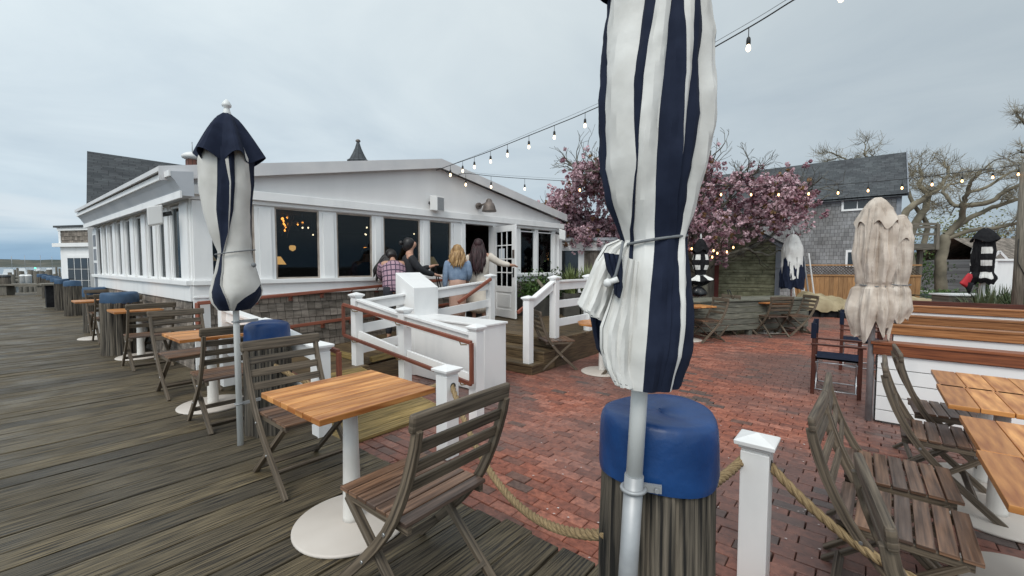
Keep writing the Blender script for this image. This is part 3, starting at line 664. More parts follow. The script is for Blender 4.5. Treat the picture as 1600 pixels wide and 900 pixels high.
mb.box(c+Vector((.05, -.1, .02)), (.3, .3, .3), SM); mb.build('chimney', 'far_brick', bh, True)
mb = MB(); mb.lathe([(.17, .17), (.27, .22), (.29, .28), (.2, .36), (.1, .40), (.05, .41)], 14, c=c+Vector((.05, -.1, 0))); o = mb.build('chimney_wrap', 'plastic_white', bh, True)
mb = MB(); mb.tube([c+Vector((.05, -.1, .4)), c+Vector((.05, -.1, .72))], .012, 6); mb.build('vent_pipe', 'grey_metal', bh, True)
mb = MB(); c = D(148, 333, 10.45); mb.box(c, (.34, .3, .2), SM); mb.build('eave_box', 'cream_fabric', bh, True)

# ============================================================ SMALL WHITE SHED BY THE PILINGS
so = D(97, 440, 14.0); so.z = 0; sh = thing('harbour_shed', 'small white flat-roofed shed with shingled upper wall and paned doors beyond the restaurant', 'shed', (so.x, so.y, 0))
sd = Vector((.97, -.24, 0)).normalized(); sn = Vector((sd.y, -sd.x, 0))
def shz(v): return D(97, v, 14.0).z
zt, zf0, zf1, zb_ = shz(353), shz(385), shz(398), -.1
mb = MB(); wb(mb, so, sd, sn, 0, 2.4, -.1, zf0+.01, -2, 0); mb.build('wall', 'white_paint', sh, True)
mb = MB(); lap(mb, so, sd, sn, .08, 2.2, zf0, zt-.08, .13); mb.prism([so+sd*.08+Vector((0, 0, zf0)), so+sd*2.4+Vector((0, 0, zf0)), so+sd*2.4+Vector((0, 0, zt-.05)), so+sd*.08+Vector((0, 0, zt-.05))], sn*-1.9)
mb.build('shingle_wall', 'shingle', sh, True)
mb = MB(); wb(mb, so, sd, sn, -.1, 2.5, zt-.06, zt, -2.1, .1); mb.build('roof', 'roof_shingle', sh, True)
mb = MB(); wb(mb, so, sd, sn, -.16, 2.4, zf0-.02, zf0+.1, 0, .12); wb(mb, so, sd, sn, 0, .09, zf0, zt-.06, 0, .03); wb(mb, so, sd, sn, -.02, 2.4, zt-.16, zt-.06, 0, .05)
mb.build('trim', 'white_paint', sh, True)
dw = MB(); wb(dw, so, sd, sn, .28, 1.9, -.1, zf1-.02, .0, .02)
d_ = dw.build('door', 'white_paint', sh, True)
mb = MB()
for i in range(5):
    for j in range(4): wb(mb, so, sd, sn, .34+i*.30, .34+i*.30+.26, zf1-.12-(j+1)*.36+.03, zf1-.12-j*.36, .02, .026)
mb.build('pane', 'glass_dark', d_, True)
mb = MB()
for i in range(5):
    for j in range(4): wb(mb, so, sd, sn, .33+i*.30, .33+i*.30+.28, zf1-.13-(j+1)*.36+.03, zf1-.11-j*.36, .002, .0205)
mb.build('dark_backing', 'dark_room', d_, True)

# ============================================================ FAR SHORE
mb = MB(); n = 90; pts = []
for i in range(n):
    x = -1500+i*2400/n; z = 5+9*abs(math.sin(i*.23)*math.sin(i*.09+1))+2.5*math.sin(i*1.7)+1.5*math.sin(i*2.9)
    pts.append((x, z))
for j, (yy, k) in enumerate(((780, 0.), (820, .7), (900, 1.), (1100, .9))):
    for i, (x, z) in enumerate(pts): mb.v.append(Vector((x, yy, -2.4+k*(z+2.4)*1.15)))
for j in range(3):
    for i in range(n-1):
        a = j*n+i; mb.face((a, a+1, a+n+1, a+n), None, 0, True)
structure('far_hills', mb, 'hill')

# ============================================================ FURNITURE
def sweep(mb, path, w, x, hw):                      # flat curved bar: path in (y, z), width w in the plane, thickness 2*hw about x
    n = len(path); L_, R_ = [], []
    for i, (y, z) in enumerate(path):
        a = Vector(path[max(i-1, 0)]); b = Vector(path[min(i+1, n-1)]); d = (b-a).normalized(); q = Vector((-d.y, d.x))*w/2
        L_.append((y+q.x, z+q.y)); R_.append((y-q.x, z-q.y))
    b0 = len(mb.v); ru, rv = random.random()*200, random.random()*200; us = [0]
    for i in range(1, n): us.append(us[-1]+(Vector(path[i])-Vector(path[i-1])).length)
    for i in range(n):
        for (p, xx) in ((L_[i], x-hw), (R_[i], x-hw), (R_[i], x+hw), (L_[i], x+hw)): mb.v.append(Vector((xx, p[0], p[1])))
    for i in range(n-1):
        for k in range(4):
            k2 = (k+1) % 4; mb.face((b0+i*4+k, b0+i*4+k2, b0+(i+1)*4+k2, b0+(i+1)*4+k), [(us[i]+ru, k*.04+rv), (us[i]+ru, k*.04+.04+rv), (us[i+1]+ru, k*.04+.04+rv), (us[i+1]+ru, k*.04+rv)])
    mb.face((b0+3, b0+2, b0+1, b0)); mb.face([b0+(n-1)*4+k for k in range(4)])
CH_W = .26
def post_y(z):
    pts = [(.92, -.335), (.8, -.315), (.65, -.265), (.5, -.195), (.4, -.13), (.3, -.045), (.15, .11), (0, .27)]
    for (z1, y1), (z0, y0) in zip(pts[:-1], pts[1:]):
        if z >= z0: return y0+(y1-y0)*(z-z0)/(z1-z0)
    return pts[-1][1]
def make_chair(label):
    t = thing('folding_chair', label, 'chair')
    zs = [0, .08, .16, .24, .32, .4, .48, .56, .64, .72, .80, .86]
    sm = []
    for z in zs: sm.append(((post_y(z-.04)+post_y(z)+post_y(z+.04))/3 if 0 < z < .86 else post_y(z), z))
    for sx in (-1, 1):
        mb = MB(); sweep(mb, sm, .042, sx*(CH_W-.014), .013); mb.build('leg', 'chair_wood', t, bevel=.003)
        mb = MB(); mb.beam((sx*(CH_W-.05), .20, .425), (sx*(CH_W-.05), -.30, .0), .024, .038, up=(1, 0, 0)); mb.build('leg', 'chair_wood', t, bevel=.003)
    mb = MB(); ys = post_y(.87)
    mb.box((0, ys+.006, .885), (2*CH_W+.03, .030, .075), Matrix.Rotation(R(8), 3, 'X'))
    o = mb.build('top_rail', 'chair_wood', t, bevel=.012)
    mb = MB()
    for z in (.785, .70, .615): mb.box((0, post_y(z)+.004, z), (2*CH_W-.055, .014, .052), Matrix.Rotation(R(14), 3, 'X'))
    mb.build('backrest', 'chair_wood', t, bevel=.004)
    mb = MB()
    for k in range(7): mb.box((0, -.195+k*.068, .452), (2*CH_W-.065, .060, .018))
    mb.build('seat', 'seat_wood', t, bevel=.003)
    mb = MB()
    for sx in (-1, 1): mb.box((sx*(CH_W-.055), .0, .425), (.022, .44, .038))
    mb.box((0, .20, .425), (2*CH_W-.13, .02, .035)); mb.build('seat_frame', 'chair_wood', t, bevel=.003)
    mb = MB(); mb.box((0, -.225, .062), (2*CH_W-.11, .02, .04), Matrix.Rotation(R(40), 3, 'X')); mb.build('stretcher', 'chair_wood', t)
    mb = MB(); mb.box((0, post_y(.13), .13), (2*CH_W-.05, .018, .035), Matrix.Rotation(R(-40), 3, 'X')); mb.build('stretcher', 'chair_wood', t)
    for sx in (-1, 1):
        for (y, z) in ((post_y(.40), .40), (post_y(.23)-.0, .22)):
            mb = MB(); mb.tube([(sx*(CH_W-.002), y, z), (sx*(CH_W+.004), y, z)], .008, 8); mb.build('bolt', 'steel', t)
    return t
FACE_A = math.atan2(.7706, .6374)                   # facing back along the deck edge (towards -E1)
FACE_B = FACE_A-math.pi
chair_spots = []
def chair(p, rz, label, group): chair_spots.append((Vector(p), rz, label, group))
dk = 'folding chairs along the deck'; pk = 'folding chairs on the brick patio'
chair((-1.44, 2.92, 0), FACE_B, 'folding chair behind the near orange table, in front of the blue-capped piling', dk)
chair((-.44, 1.90, 0), FACE_A+.02, 'large folding chair seen from behind at the near table, seat with worn orange patches', dk)
chair((-3.72, 4.86, 0), FACE_B+.03, 'folding chair on the far side of the second deck table, left of the umbrella', dk)
chair((-2.66, 3.95, 0), FACE_A-.02, 'folding chair seen from behind, between the second deck table and the left striped umbrella pole', dk)
chair((-6.39, 7.15, 0), FACE_B, 'folding chair on the far side of the third deck table, by a wide piling', dk)
chair((-5.24, 6.12, 0), FACE_A, 'folding chair on the near side of the third deck table, seen from behind', dk)
chair((-8.63, 9.05, 0), FACE_B, 'folding chair on the far side of the fourth, farthest deck table', dk)
chair((-7.65, 8.15, 0), FACE_A, 'folding chair on the near side of the fourth, farthest deck table', dk)
chair((.68, 6.72, GZ), R(-90)+.25, 'folding chair in profile beside the white stair railing, facing the small round table', pk)
chair((1.62, 6.0, GZ), R(100), 'folding chair mostly hidden behind the big umbrella at the small round table', pk)
chair((4.15, 9.1, GZ), R(100), 'folding chair in profile nearest right of the patio table by the green shed', pk)
chair((4.82, 9.9, GZ), R(110), 'second folding chair in profile behind the first, before the grey planter wall', pk)
chair((3.3, 9.35, GZ), R(-75), 'folding chair half hidden behind the big striped umbrella at the patio table', pk)
chair((5.45, 10.15, GZ), R(-92), 'folding chair in profile at the left end of the table before the grey planter wall', pk)
chair((5.97, 9.8, GZ), R(4), 'folding chair seen square from behind at the table before the grey planter wall', pk)
chair((6.62, 9.95, GZ), R(88), 'folding chair in profile at the right end of the table before the grey planter wall', pk)
chair((3.50, 3.38, GZ), FACE_B+.04, 'folding chair at the far end of the right-hand table row, beside the white booth', pk)
chair((2.98, 2.90, GZ), FACE_B-.02, 'second folding chair from the white booth in the right-hand table row', pk)
chair((2.16, 2.36, GZ), FACE_B+.02, 'folding chair in the middle of the right-hand row, thin dark curved back edge-on', pk)
chair((1.80, 1.93, GZ), FACE_B-.03, 'folding chair with wet brown seat next to the frontmost right-hand chair', pk)
chair((1.43, 1.17, GZ), FACE_B+.14, 'frontmost folding chair at bottom right, its big lichen-worn top rail filling the corner', pk)
c0_ = make_chair('x'); kc = kidmap(c0_)
for i, (p, rz, lb, gr) in enumerate(chair_spots):
    o = c0_ if i == 0 else copy_tree(c0_, kc)
    o.location = p; o.rotation_euler = (0, 0, rz); tag(o, lb, 'chair', gr)

def make_table(label, w, l, nb=6, round_=False):
    t = thing('pedestal_table', label, 'table')
    mb = MB()
    if not round_:
        bw = w/nb
        for k in range(nb): mb.box((-w/2+bw*(k+.5), random.uniform(-.003, .003), .742), (bw-.004, l, .030))
    else:
        for k in range(-4, 4):
            x0, x1 = k*w/8+.002, (k+1)*w/8-.002; r = w/2
            y0, y1 = math.sqrt(max(0, r*r-x0*x0)), math.sqrt(max(0, r*r-x1*x1))
            mb.prism([(x0, -y0, .757), (x1, -y1, .757), (x1, y1, .757), (x0, y0, .757)], (0, 0, -.03))
    mb.build('tabletop', 'teak', t, bevel=.003)
    mb = MB(); mb.box((0, 0, .718), (w*.62, .05, .02)); mb.box((0, 0, .716), (.05, l*.62, .022)); mb.build('bracket', 'black_metal', t)
    mb = MB(); mb.lathe([(.052, .02), (.050, .05), (.044, .35), (.037, .705)], 24); mb.build('pedestal', 'white_metal', t)
    mb = MB(); mb.lathe([(.305, 0), (.31, .006), (.31, .014), (.30, .02), (.05, .026)], 56); mb.build('base', 'base_metal', t)
    return t
ta = make_table('x', .66, .67, 8)
ks = kidmap(ta); rb = make_table('x', .56, .60, 4); kb = kidmap(rb)
tg = 'square pedestal tables on the deck'; tg2 = 'pedestal tables in the right-hand row'
for i, (p, lb) in enumerate((((-.90, 2.345, 0), 'nearest square orange slatted table on a round cream base, on the deck in front'),
        ((-3.10, 4.38, 0), 'second orange slatted table on the deck, left of the umbrella pole'),
        ((-5.87, 6.72, 0), 'third orange slatted table along the deck, by the wide blue-capped piling'),
        ((-8.2, 8.45, 0), 'fourth and farthest small orange table along the deck'))):
    o = ta if i == 0 else copy_tree(ta, ks); o.location = p; o.rotation_euler = (0, 0, AZ); tag(o, lb, 'table', tg)
for i, (p, lb) in enumerate((((2.20, 1.56, GZ), 'table of the right-hand row cut off by the bottom right corner'),
        ((2.60, 2.02, GZ), 'table second from the bottom right corner, joined to the nearest one'),
        ((3.12, 2.68, GZ), 'third table of the right-hand row, its left edge jutting past its neighbour'),
        ((3.49, 3.10, GZ), 'farthest table of the right-hand row, closest to the white slatted booth'))):
    o = rb if i == 0 else copy_tree(rb, kb); o.location = p; o.rotation_euler = (0, 0, AZ); tag(o, lb, 'table', tg2)
for p, lb, w_, l_, rd in (((1.36, 6.42, GZ), 'small round orange table half hidden behind the big umbrella by the steps', .75, .75, True),
        ((3.78, 9.2, GZ), 'orange table by the green shed, left part hidden by the big umbrella', .8, .8, False),
        ((6.10, 10.3, GZ), 'round orange table standing before the grey planter wall', 1.15, 1.15, True)):
    o = make_table(lb, w_, l_, 6, rd); o.location = p; o.rotation_euler = (0, 0, .35); o['group'] = 'orange tables on the brick patio'

# ============================================================ PILINGS WITH BLUE CAPS
def piling(p, r, h, label, seed, capm='blue_paint', group='blue-capped pilings along the deck edge', caph=.20, rc=None):
    random.seed(seed); t = thing('piling', label, 'piling', (p[0], p[1], 0), random.random()*6, group)
    n = 72; g_ = [1+random.gauss(0, .008) for _ in range(n)]; k = 0
    while k < n: g_[k] *= .88; g_[(k+1) % n] *= .97; k += random.choice((3, 4, 6, 7))
    zs = [-.35, 0, .2, .4, h-caph-.03, h-caph, h-caph+.02]
    rr = [r*1.07, r*1.05, r*1.03, r*1.02, r*1.0, r*.99, r*.9]
    mb = MB(); mb.tube([(0, 0, z) for z in zs], rr, n, vary=lambda i, th: g_[int(round(th/(2*math.pi)*n)) % n]*(1+.01*math.sin(i*2+th*3)))
    mb.build('post', 'piling_wood', t)
    rc = rc or r*.97; mb = MB()
    pr = [(rc*.9, h-caph-.006), (rc*1.0, h-caph-.005), (rc*1.015, h-caph+.02), (rc*1.0, h-.09), (rc*.99, h-.045), (rc*.965, h-.020), (rc*.92, h-.004), (rc*.84, h+.002), (rc*.5, h+.002), (rc*.2, h-.003), (.01, h-.006)]
    mb.lathe(pr, 40)
    for i, v in enumerate(mb.v):
        a = math.atan2(v.y, v.x); q = 1+.012*math.sin(a*3+seed)+.006*math.sin(a*7+v.z*20); mb.v[i] = Vector((v.x*q, v.y*q, v.z+.008*math.sin(a*2+seed)))
    o_ = mb.build('cap', capm, t); e_ = o_.modifiers.new('edge', 'EDGE_SPLIT'); e_.split_angle = R(45)
    return t
piling((.555, 1.60), .205, .905, 'big foreground piling of split grey timber with a bright blue cap', 3, rc=.213, caph=.225)
piling((-2.14, 3.72), .185, .95, 'blue-capped piling right behind the left umbrella pole', 5)
piling((-6.42, 7.0), .25, 1.0, 'wide piling with a thick pale blue cap behind the third deck table', 8, 'blue_faded', caph=.16)
piling((-9.1, 9.35), .215, .96, 'blue-capped piling just beyond the fourth deck table, cap low and flat', 11, 'blue_faded')
for i, (u, v, lb) in enumerate(((116, 493, 'stout streaked piling with dull blue cap, first of the far row after the deck tables'), (100, 484, 'second piling of the far row, pale blue cap'),
        (92.5, 478, 'third piling of the far row'), (84.5, 471, 'fourth piling of the far row, partly hidden behind the bar table'), (76.5, 465.5, 'fifth piling of the far row, beyond the bar table'), (67.5, 459.5, 'last and farthest blue-capped piling of the row'))):
    p = G(u, v, 0); piling((p.x, p.y), .195, 1.0, lb, 20+i, 'blue_faded', caph=.15)
# bar-height table far along the deck
p = G(82, 481, 0); t = thing('bar_table', 'thin-topped bar table with dark solid support beside the far pilings', 'table', (p.x, p.y, 0), AZ)
mb = MB(); mb.box((-.1, 0, .80), (1.2, .5, .05)); mb.build('tabletop', 'grey_post_wood', t)
mb = MB(); mb.box((.15, 0, .39), (.5, .3, .77)); mb.build('support', 'black_fabric', t)
mb = MB(); mb.box((.0, 0, .02), (1.0, .4, .04)); mb.build('base', 'grey_post_wood', t)

# ============================================================ ROPE POSTS AND ROPES
def cap4(mb, z, r, m4=math.pi/4):
    k = math.sqrt(2)/2
    mb.lathe([(r*.78*2*k, z-.075), (r*.80*2*k, z-.062), (r*.92*2*k, z-.055), (r*.94*2*k, z-.045), (r*1.1*2*k, z-.040), (r*1.12*2*k, z-.028), (r*1.36*2*k, z-.024), (r*1.40*2*k, z-.004), (r*1.30*2*k, z), (.004, z+.028)], 4, rot=m4, sm=False)
def newel(p, h, label=None, parent=None, w=.125, zb=0.):
    mb = MB(); 
    if parent is None: t = thing('rope_post', label, 'post', (p[0], p[1], zb), AZ, 'white rope posts'); mb.box((0, 0, h/2-.03), (w, w, h-.06)); o = mb.build('post', 'white_paint', t, bevel=.004)
    else:
        mb.box(Vector((p[0], p[1], zb+(h-.06)/2)), (w, w, h-.06), SM); o = mb.build('post', 'white_paint', parent, True, bevel=.004); t = o
    mc = MB(); cap4(mc, 0, w/2*1.02)
    if parent is None: mc.v = [v+Vector((0, 0, h)) for v in mc.v]; mc.build('cap', 'white_paint', t, bevel=.002)
    else: mc.v = [SM@v+Vector((p[0], p[1], zb+h)) for v in mc.v]; mc.build('cap', 'white_paint', o, True, bevel=.002)
    return t
NP = Vector((1.25, 2.14, 0)); FP_ = Vector((-.545, 3.56, 0))
t1_ = newel(NP, .74, 'near white square post with stepped cap at bottom centre-right, rope through it', zb=GZ, w=.128)
t2_ = newel(FP_, .76, 'white square rope post behind the near orange table, chipped pyramid cap', zb=GZ, w=.135)
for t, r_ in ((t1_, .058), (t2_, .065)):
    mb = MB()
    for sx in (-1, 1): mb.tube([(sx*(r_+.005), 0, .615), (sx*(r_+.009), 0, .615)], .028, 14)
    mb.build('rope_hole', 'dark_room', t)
def rope(p0, p1, sag, label, r=.021, n=None, seg=.012, zmin=None):
    p0 = Vector(p0); p1 = Vector(p1); Lh = (p1-p0).length; n = max(20, int(Lh/seg)); o = thing('rope', label, 'rope', p0, 0, 'sagging ropes between posts and pilings'); 
    c = []
    for i in range(n+1):
        k = i/n; p = p0.lerp(p1, k); p.z -= sag*4*k*(1-k)
        if zmin is not None: p.z = max(p.z, zmin)
        c.append(p-p0)
    mb = MB()
    for s_ in range(3):
        pts = []
        for i, p in enumerate(c):
            d = (c[min(i+1, n)]-c[max(i-1, 0)]).normalized(); x = d.cross(Vector((0, 0, 1))).normalized(); y = d.cross(x)
            a = i*seg/.11*2*math.pi*.9+s_*2*math.pi/3
            pts.append(p+(x*math.cos(a)+y*math.sin(a))*r*.52)
        mb.tube(pts, r*.60, 8)
    mb.build('strands', 'rope', o); return o
rope(FP_+E1*.06+Vector((0, 0, .445)), (.37, 1.62, .40), .34, 'rope sagging from the far white post to the big foreground piling')
rope((.71, 1.70, .50), NP-E1*.06+Vector((0, 0, .445)), .02, 'short rope from the big foreground piling to the near white post')
rope(NP+E1*.06+Vector((0, 0, .445)), (2.05, 1.25, .30), .22, 'rope sagging away from the near white post to the bottom right')
rope(FP_-E1*.06+Vector((0, 0, .445)), (-2.05, 3.60, .62), .20, 'rope passing under the near orange table towards the piling', zmin=.05)

# ============================================================ RAMP RAILINGS
def railing(name, label, posts, rails, hand=None, cat='railing', w=.125, rw=.035, rh=.12, skip=0):
    """posts: (xy, base z, height); rails: heights above the base of each post"""
    t = thing(name, label, cat, (posts[0][0].x, posts[0][0].y, posts[0][1]), 0)
    for p, zb, h in posts[skip:]: newel(p, h, parent=t, w=w, zb=zb)
    for (pa, za, ha), (pb, zb, hb) in zip(posts[:-1], posts[1:]):
        d = (pb-pa).normalized()*(w/2)
        for h in rails:
            mb = MB(); q0 = Vector((pa.x, pa.y, za+h))+d; q1 = Vector((pb.x, pb.y, zb+h))-d
            mb.beam(q0, q1, rw, rh)
            if h == rails[0]: mb.beam(q0+Vector((0, 0, rh/2+.017)), q1+Vector((0, 0, rh/2+.017)), .10, .032)
            mb.build('rail', 'white_paint', t, True, bevel=.004)
    return t
pa = G(559, 570, LZ); pb = Vector((-.37, 4.40, 0)); pm = pa.lerp(pb, .47)
rr_ = railing('ramp_railing', 'white right-hand ramp railing with a looped brown handrail, in front of the white boxes',
    [(Vector((pa.x, pa.y, 0)), LZ, .98), (Vector((pm.x, pm.y, 0)), -.06, .98), (pb, GZ, .99)], (.83, .42), w=.115)
n_ = -E2
def loop(parent, a, b, za, zb, off, h0, h1, r=.021):
    a = Vector((a.x, a.y, 0)); b = Vector((b.x, b.y, 0)); dd = (b-a).normalized(); a -= dd*.12; b += dd*.06
    o = n_*off
    P = [a+o+Vector((0, 0, za+h1)), b+o+Vector((0, 0, zb+h1)), b+o+Vector((0, 0, zb+h0)), a+o+Vector((0, 0, za+h0))]
    mb = MB()
    for i in range(4): mb.beam(P[i]-(P[(i+1) % 4]-P[i]).normalized()*.0, P[(i+1) % 4], .034, .042, up=(n_ if i % 2 else (0, 0, 1)))
    mb.build('handrail', 'rail_wood', parent, True, bevel=.007)
    for k in (.08, .48, .93):
        for h in (h0, h1):
            mb = MB(); p = a.lerp(b, k)+Vector((0, 0, za+(zb-za)*k+h))
            mb.tube([p+n_*.03+Vector((0, 0, -.07)), p+o*.85+Vector((0, 0, -.06)), p+o+Vector((0, 0, -.02))], .006, 6); mb.build('bracket', 'brass', parent, True)
loop(rr_, pa, pb, LZ, GZ, .13, .42, .84)
la = Vector((-3.27, 4.87, 0)); lb_ = Vector((-1.63, 3.61, 0)); lm = la.lerp(lb_, .5)
lr = railing('ramp_railing', 'white left-hand ramp railing with brown handrail behind the blue-capped piling', [(la, LZ, .93), (lm, -.0, .90), (lb_, GZ+.05, .90)], (.80, .42), w=.12)
n_ = E2
loop(lr, la, lb_, LZ, GZ+.05, .13, .42, .82)
# rail along the walk, behind the white boxes, up to the steps
wr_ = railing('walk_railing', 'three-board white railing along the raised walk in front of the queueing people', [(Vector((pa.x, pa.y, 0)), LZ, .94), (W(-5.11, 5.58), PZ, .99)], (.80, .50, .22), w=.115, rh=.13, skip=1)
# mahogany handrail of the steps, left side
mb = MB(); q = W(-5.02, 5.50, PZ+.93); mb.beam(q, q-E2*.78-Vector((0, 0, .36)), .04, .055)
o = mb.build('handrail', 'rail_wood', wr_, True, bevel=.01)
# wall handrails on the shingle base
wh = thing('wall_handrail', 'double brown wooden handrail fixed along the shingled wall beside the walk', 'handrail', C0+FN*.1, 0)
ta_, tb_ = .03, fu(705)
for h in (.36, .86):
    mb = MB(); mb.beam(C0+FD*ta_+FN*.11+Vector((0, 0, LZ+h)), C0+FD*tb_+FN*.11+Vector((0, 0, PZ+h+.02)), .04, .05)
    mb.build('rail', 'rail_wood', wh, True, bevel=.008)
mb = MB(); mb.beam(C0+FD*ta_+FN*.11+Vector((0, 0, LZ+.35)), C0+FD*ta_+FN*.11+Vector((0, 0, LZ+.87)), .042, .05, up=(1, 0, 0)); mb.build('rail_end', 'rail_wood', wh, True, bevel=.008)
for k in range(9):
    for h in (.36, .86):
        mb = MB(); f_ = (k+.5)/9; p = C0+FD*(ta_+(tb_-ta_)*f_)+Vector((0, 0, LZ+(PZ-LZ)*f_+h)); wb(mb, p, FD, FN, -.03, .03, -.10, -.03, .015, .03); mb.beam(p+FN*.03-Vector((0, 0, .06)), p+FN*.10-Vector((0, 0, .02)), .012, .012)
        mb.build('bracket', 'rail_wood', wh, True)
# steps railing on the right
P1 = W(-3.87, 5.06); P2 = W(-3.82, 5.68); P3 = W(-3.82, 6.75); P4 = W(-3.82, 8.1)
sr = thing('steps_railing', 'white railing right of the wooden steps with sloping top and brown handrail', 'railing', (P1.x, P1.y, PZ-.30), 0)
newel(P1, .99, parent=sr, w=.115, zb=PZ-.30); newel(P2, .98, parent=sr, w=.115, zb=PZ); newel(P3, .98, parent=sr, w=.115, zb=PZ); newel(P4, .98, parent=sr, w=.115, zb=PZ)
mb = MB(); a = P1+E2*.055+Vector((0, 0, PZ-.30+.86)); b = P2-E2*.055+Vector((0, 0, PZ+.83))
mb.beam(a, b, .036, .11); mb.beam(a+Vector((0, 0, .075)), b+Vector((0, 0, .075)), .10, .032); mb.build('rail', 'white_paint', sr, True, bevel=.004)
for qa, qb in ((P2, P3), (P3, P4)):
    for h in (.83, .54, .24):
        mb = MB(); a = qa+E2*.06+Vector((0, 0, PZ+h)); b = qb-E2*.06+Vector((0, 0, PZ+h)); mb.beam(a, b, .035, .125)
        if h > .8: mb.beam(a+Vector((0, 0, .08)), b+Vector((0, 0, .08)), .10, .032)
        mb.build('rail', 'white_paint', sr, True, bevel=.004)
mb = MB(); a = P1-E1*.11-E2*.12+Vector((0, 0, PZ-.30+.76)); mb.beam(a, P2-E1*.11+E2*.05+Vector((0, 0, PZ+.84)), .036, .05); mb.build('handrail', 'rail_wood', sr, True, bevel=.008)
# white boxes (host stand)
bx_ = W(-3.66, 3.88); z_t = .69
hb = thing('host_stand', 'large white painted box with slanted-top podium behind the ramp railing', 'cabinet', (bx_.x, bx_.y, GZ), 0)
mb = MB(); c = W((-3.66-5.06)/2, 3.88+.21, (z_t+GZ)/2); mb.box(c, (1.40, .42, z_t-GZ-.02), SM); mb.build('low_box', 'white_paint', hb, True, bevel=.006)
mb = MB(); mb.box(W((-3.66-5.06)/2, 3.88+.21, z_t), (1.44, .46, .028), SM); mb.build('top', 'white_paint', hb, True, bevel=.006)
mb = MB(); mb.prism([W(-5.06, 3.88, GZ), W(-5.50, 3.88, GZ), W(-5.50, 3.88, 1.335), W(-5.06, 3.88, 1.115)], E2*.46); mb.build('podium', 'white_paint', hb, True, bevel=.006)

# ============================================================ FOLDED UMBRELLAS
def px_canopy(mb, Y, keys, cdir, per=5, thick=None, wr=.02, seed=1, first=0, back=18, rsc=.90):
    """keys: (v, u_centre, half width px, [boundaries px]); colours alternate 0/1 starting with `first`; wraps right round at the back"""
    random.seed(seed); rt = Vector((-cdir.y, cdir.x, 0)); rows = []
    if rt.x < 0: rt = -rt
    ph = [random.random()*6 for _ in range(12)]
    allv = []
    for (k0, k1) in zip(keys[:-1], keys[1:]):
        m = max(1, int(abs(k1[0]-k0[0])/ (10 if Y < 2 else 8)))
        for j in range(m): allv.append((k0, k1, j/m))
    allv.append((keys[-2], keys[-1], 1.))
    colour = []
    for ri, (k0, k1, f) in enumerate(allv):
        L1 = lambda a, b: a+(b-a)*f
        v, uc, hw = L1(k0[0], k1[0]), L1(k0[1], k1[1]), L1(k0[2], k1[2]); bs = [L1(a, b) for a, b in zip(k0[3], k1[3])]
        c = D(uc, v, Y); Rr = hw/F*Y*rsc
        ang = [-90.]+[math.degrees(math.asin(max(-.985, min(.985, (b-uc)/hw)))) for b in bs]+[90.]
        ths = []; cl = []; vl = []
        for q in range(len(ang)-1):
            for j in range(per):
                ths.append(ang[q]+(ang[q+1]-ang[q])*j/per); cl.append((q+first) % 2)
                wd_ = min(1, abs(ang[q+1]-ang[q])/25); o0 = .075*math.sin(q*2.4+v*.006+ph[4]); o1 = .075*math.sin((q+1)*2.4+v*.006+ph[4]); jj = j/per
                vl.append((o0*(1-jj)+o1*jj)+wd_*.045*(1-abs(2*((jj*1.0+.15*math.sin(v*.02+q)) % 1)-1)*2))
        for j in range(back): ths.append(90+180*j/back); cl.append((len(ang)-1+first+(j//3)) % 2); vl.append(.05*math.sin(j*2.1))
        row = []
        for q, th in enumerate(ths):
            t = R(th); puff = vl[q]-.02
            wv = wr*(math.sin(3*t+v*.012+ph[0])*.4+abs(math.sin(6*t-v*.02+ph[1]))*.6+math.sin(v*.045+t*2+ph[2])*.25+.25*abs(math.sin(v*.07+4*t+ph[3]))+.3*abs(math.sin(11*t+v*.012+ph[5])))
            r = Rr*(1+puff+wv+.06*(.35-abs(mn.noise(Vector((math.cos(t)*2.2+seed, math.sin(t)*2.2, v*.012)))))+.05*(.3-abs(mn.noise(Vector((math.cos(t)*5, math.sin(t)*5+seed, v*.03))))))
            row.append(c+(cdir*math.cos(t)+rt*math.sin(t))*r)
        rows.append(row); colour = cl
    n = len(rows[0]); b0 = len(mb.v)
    for r_ in rows: mb.v += r_
    for i in range(len(rows)-1):
        for k in range(n):
            k2 = (k+1) % n
            mb.face((b0+i*n+k, b0+i*n+k2, b0+(i+1)*n+k2, b0+(i+1)*n+k), [(i*.05, k*.02), (i*.05, k*.02+.02), (i*.05+.05, k*.02+.02), (i*.05+.05, k*.02)], colour[k], True)
    return mb
def cloth(o, th=.006, crease=20):
    s_ = o.modifiers.new('solid', 'SOLIDIFY'); s_.thickness = th; s_.offset = -1
    if crease: e_ = o.modifiers.new('crease', 'EDGE_SPLIT'); e_.split_angle = R(crease)
    return o
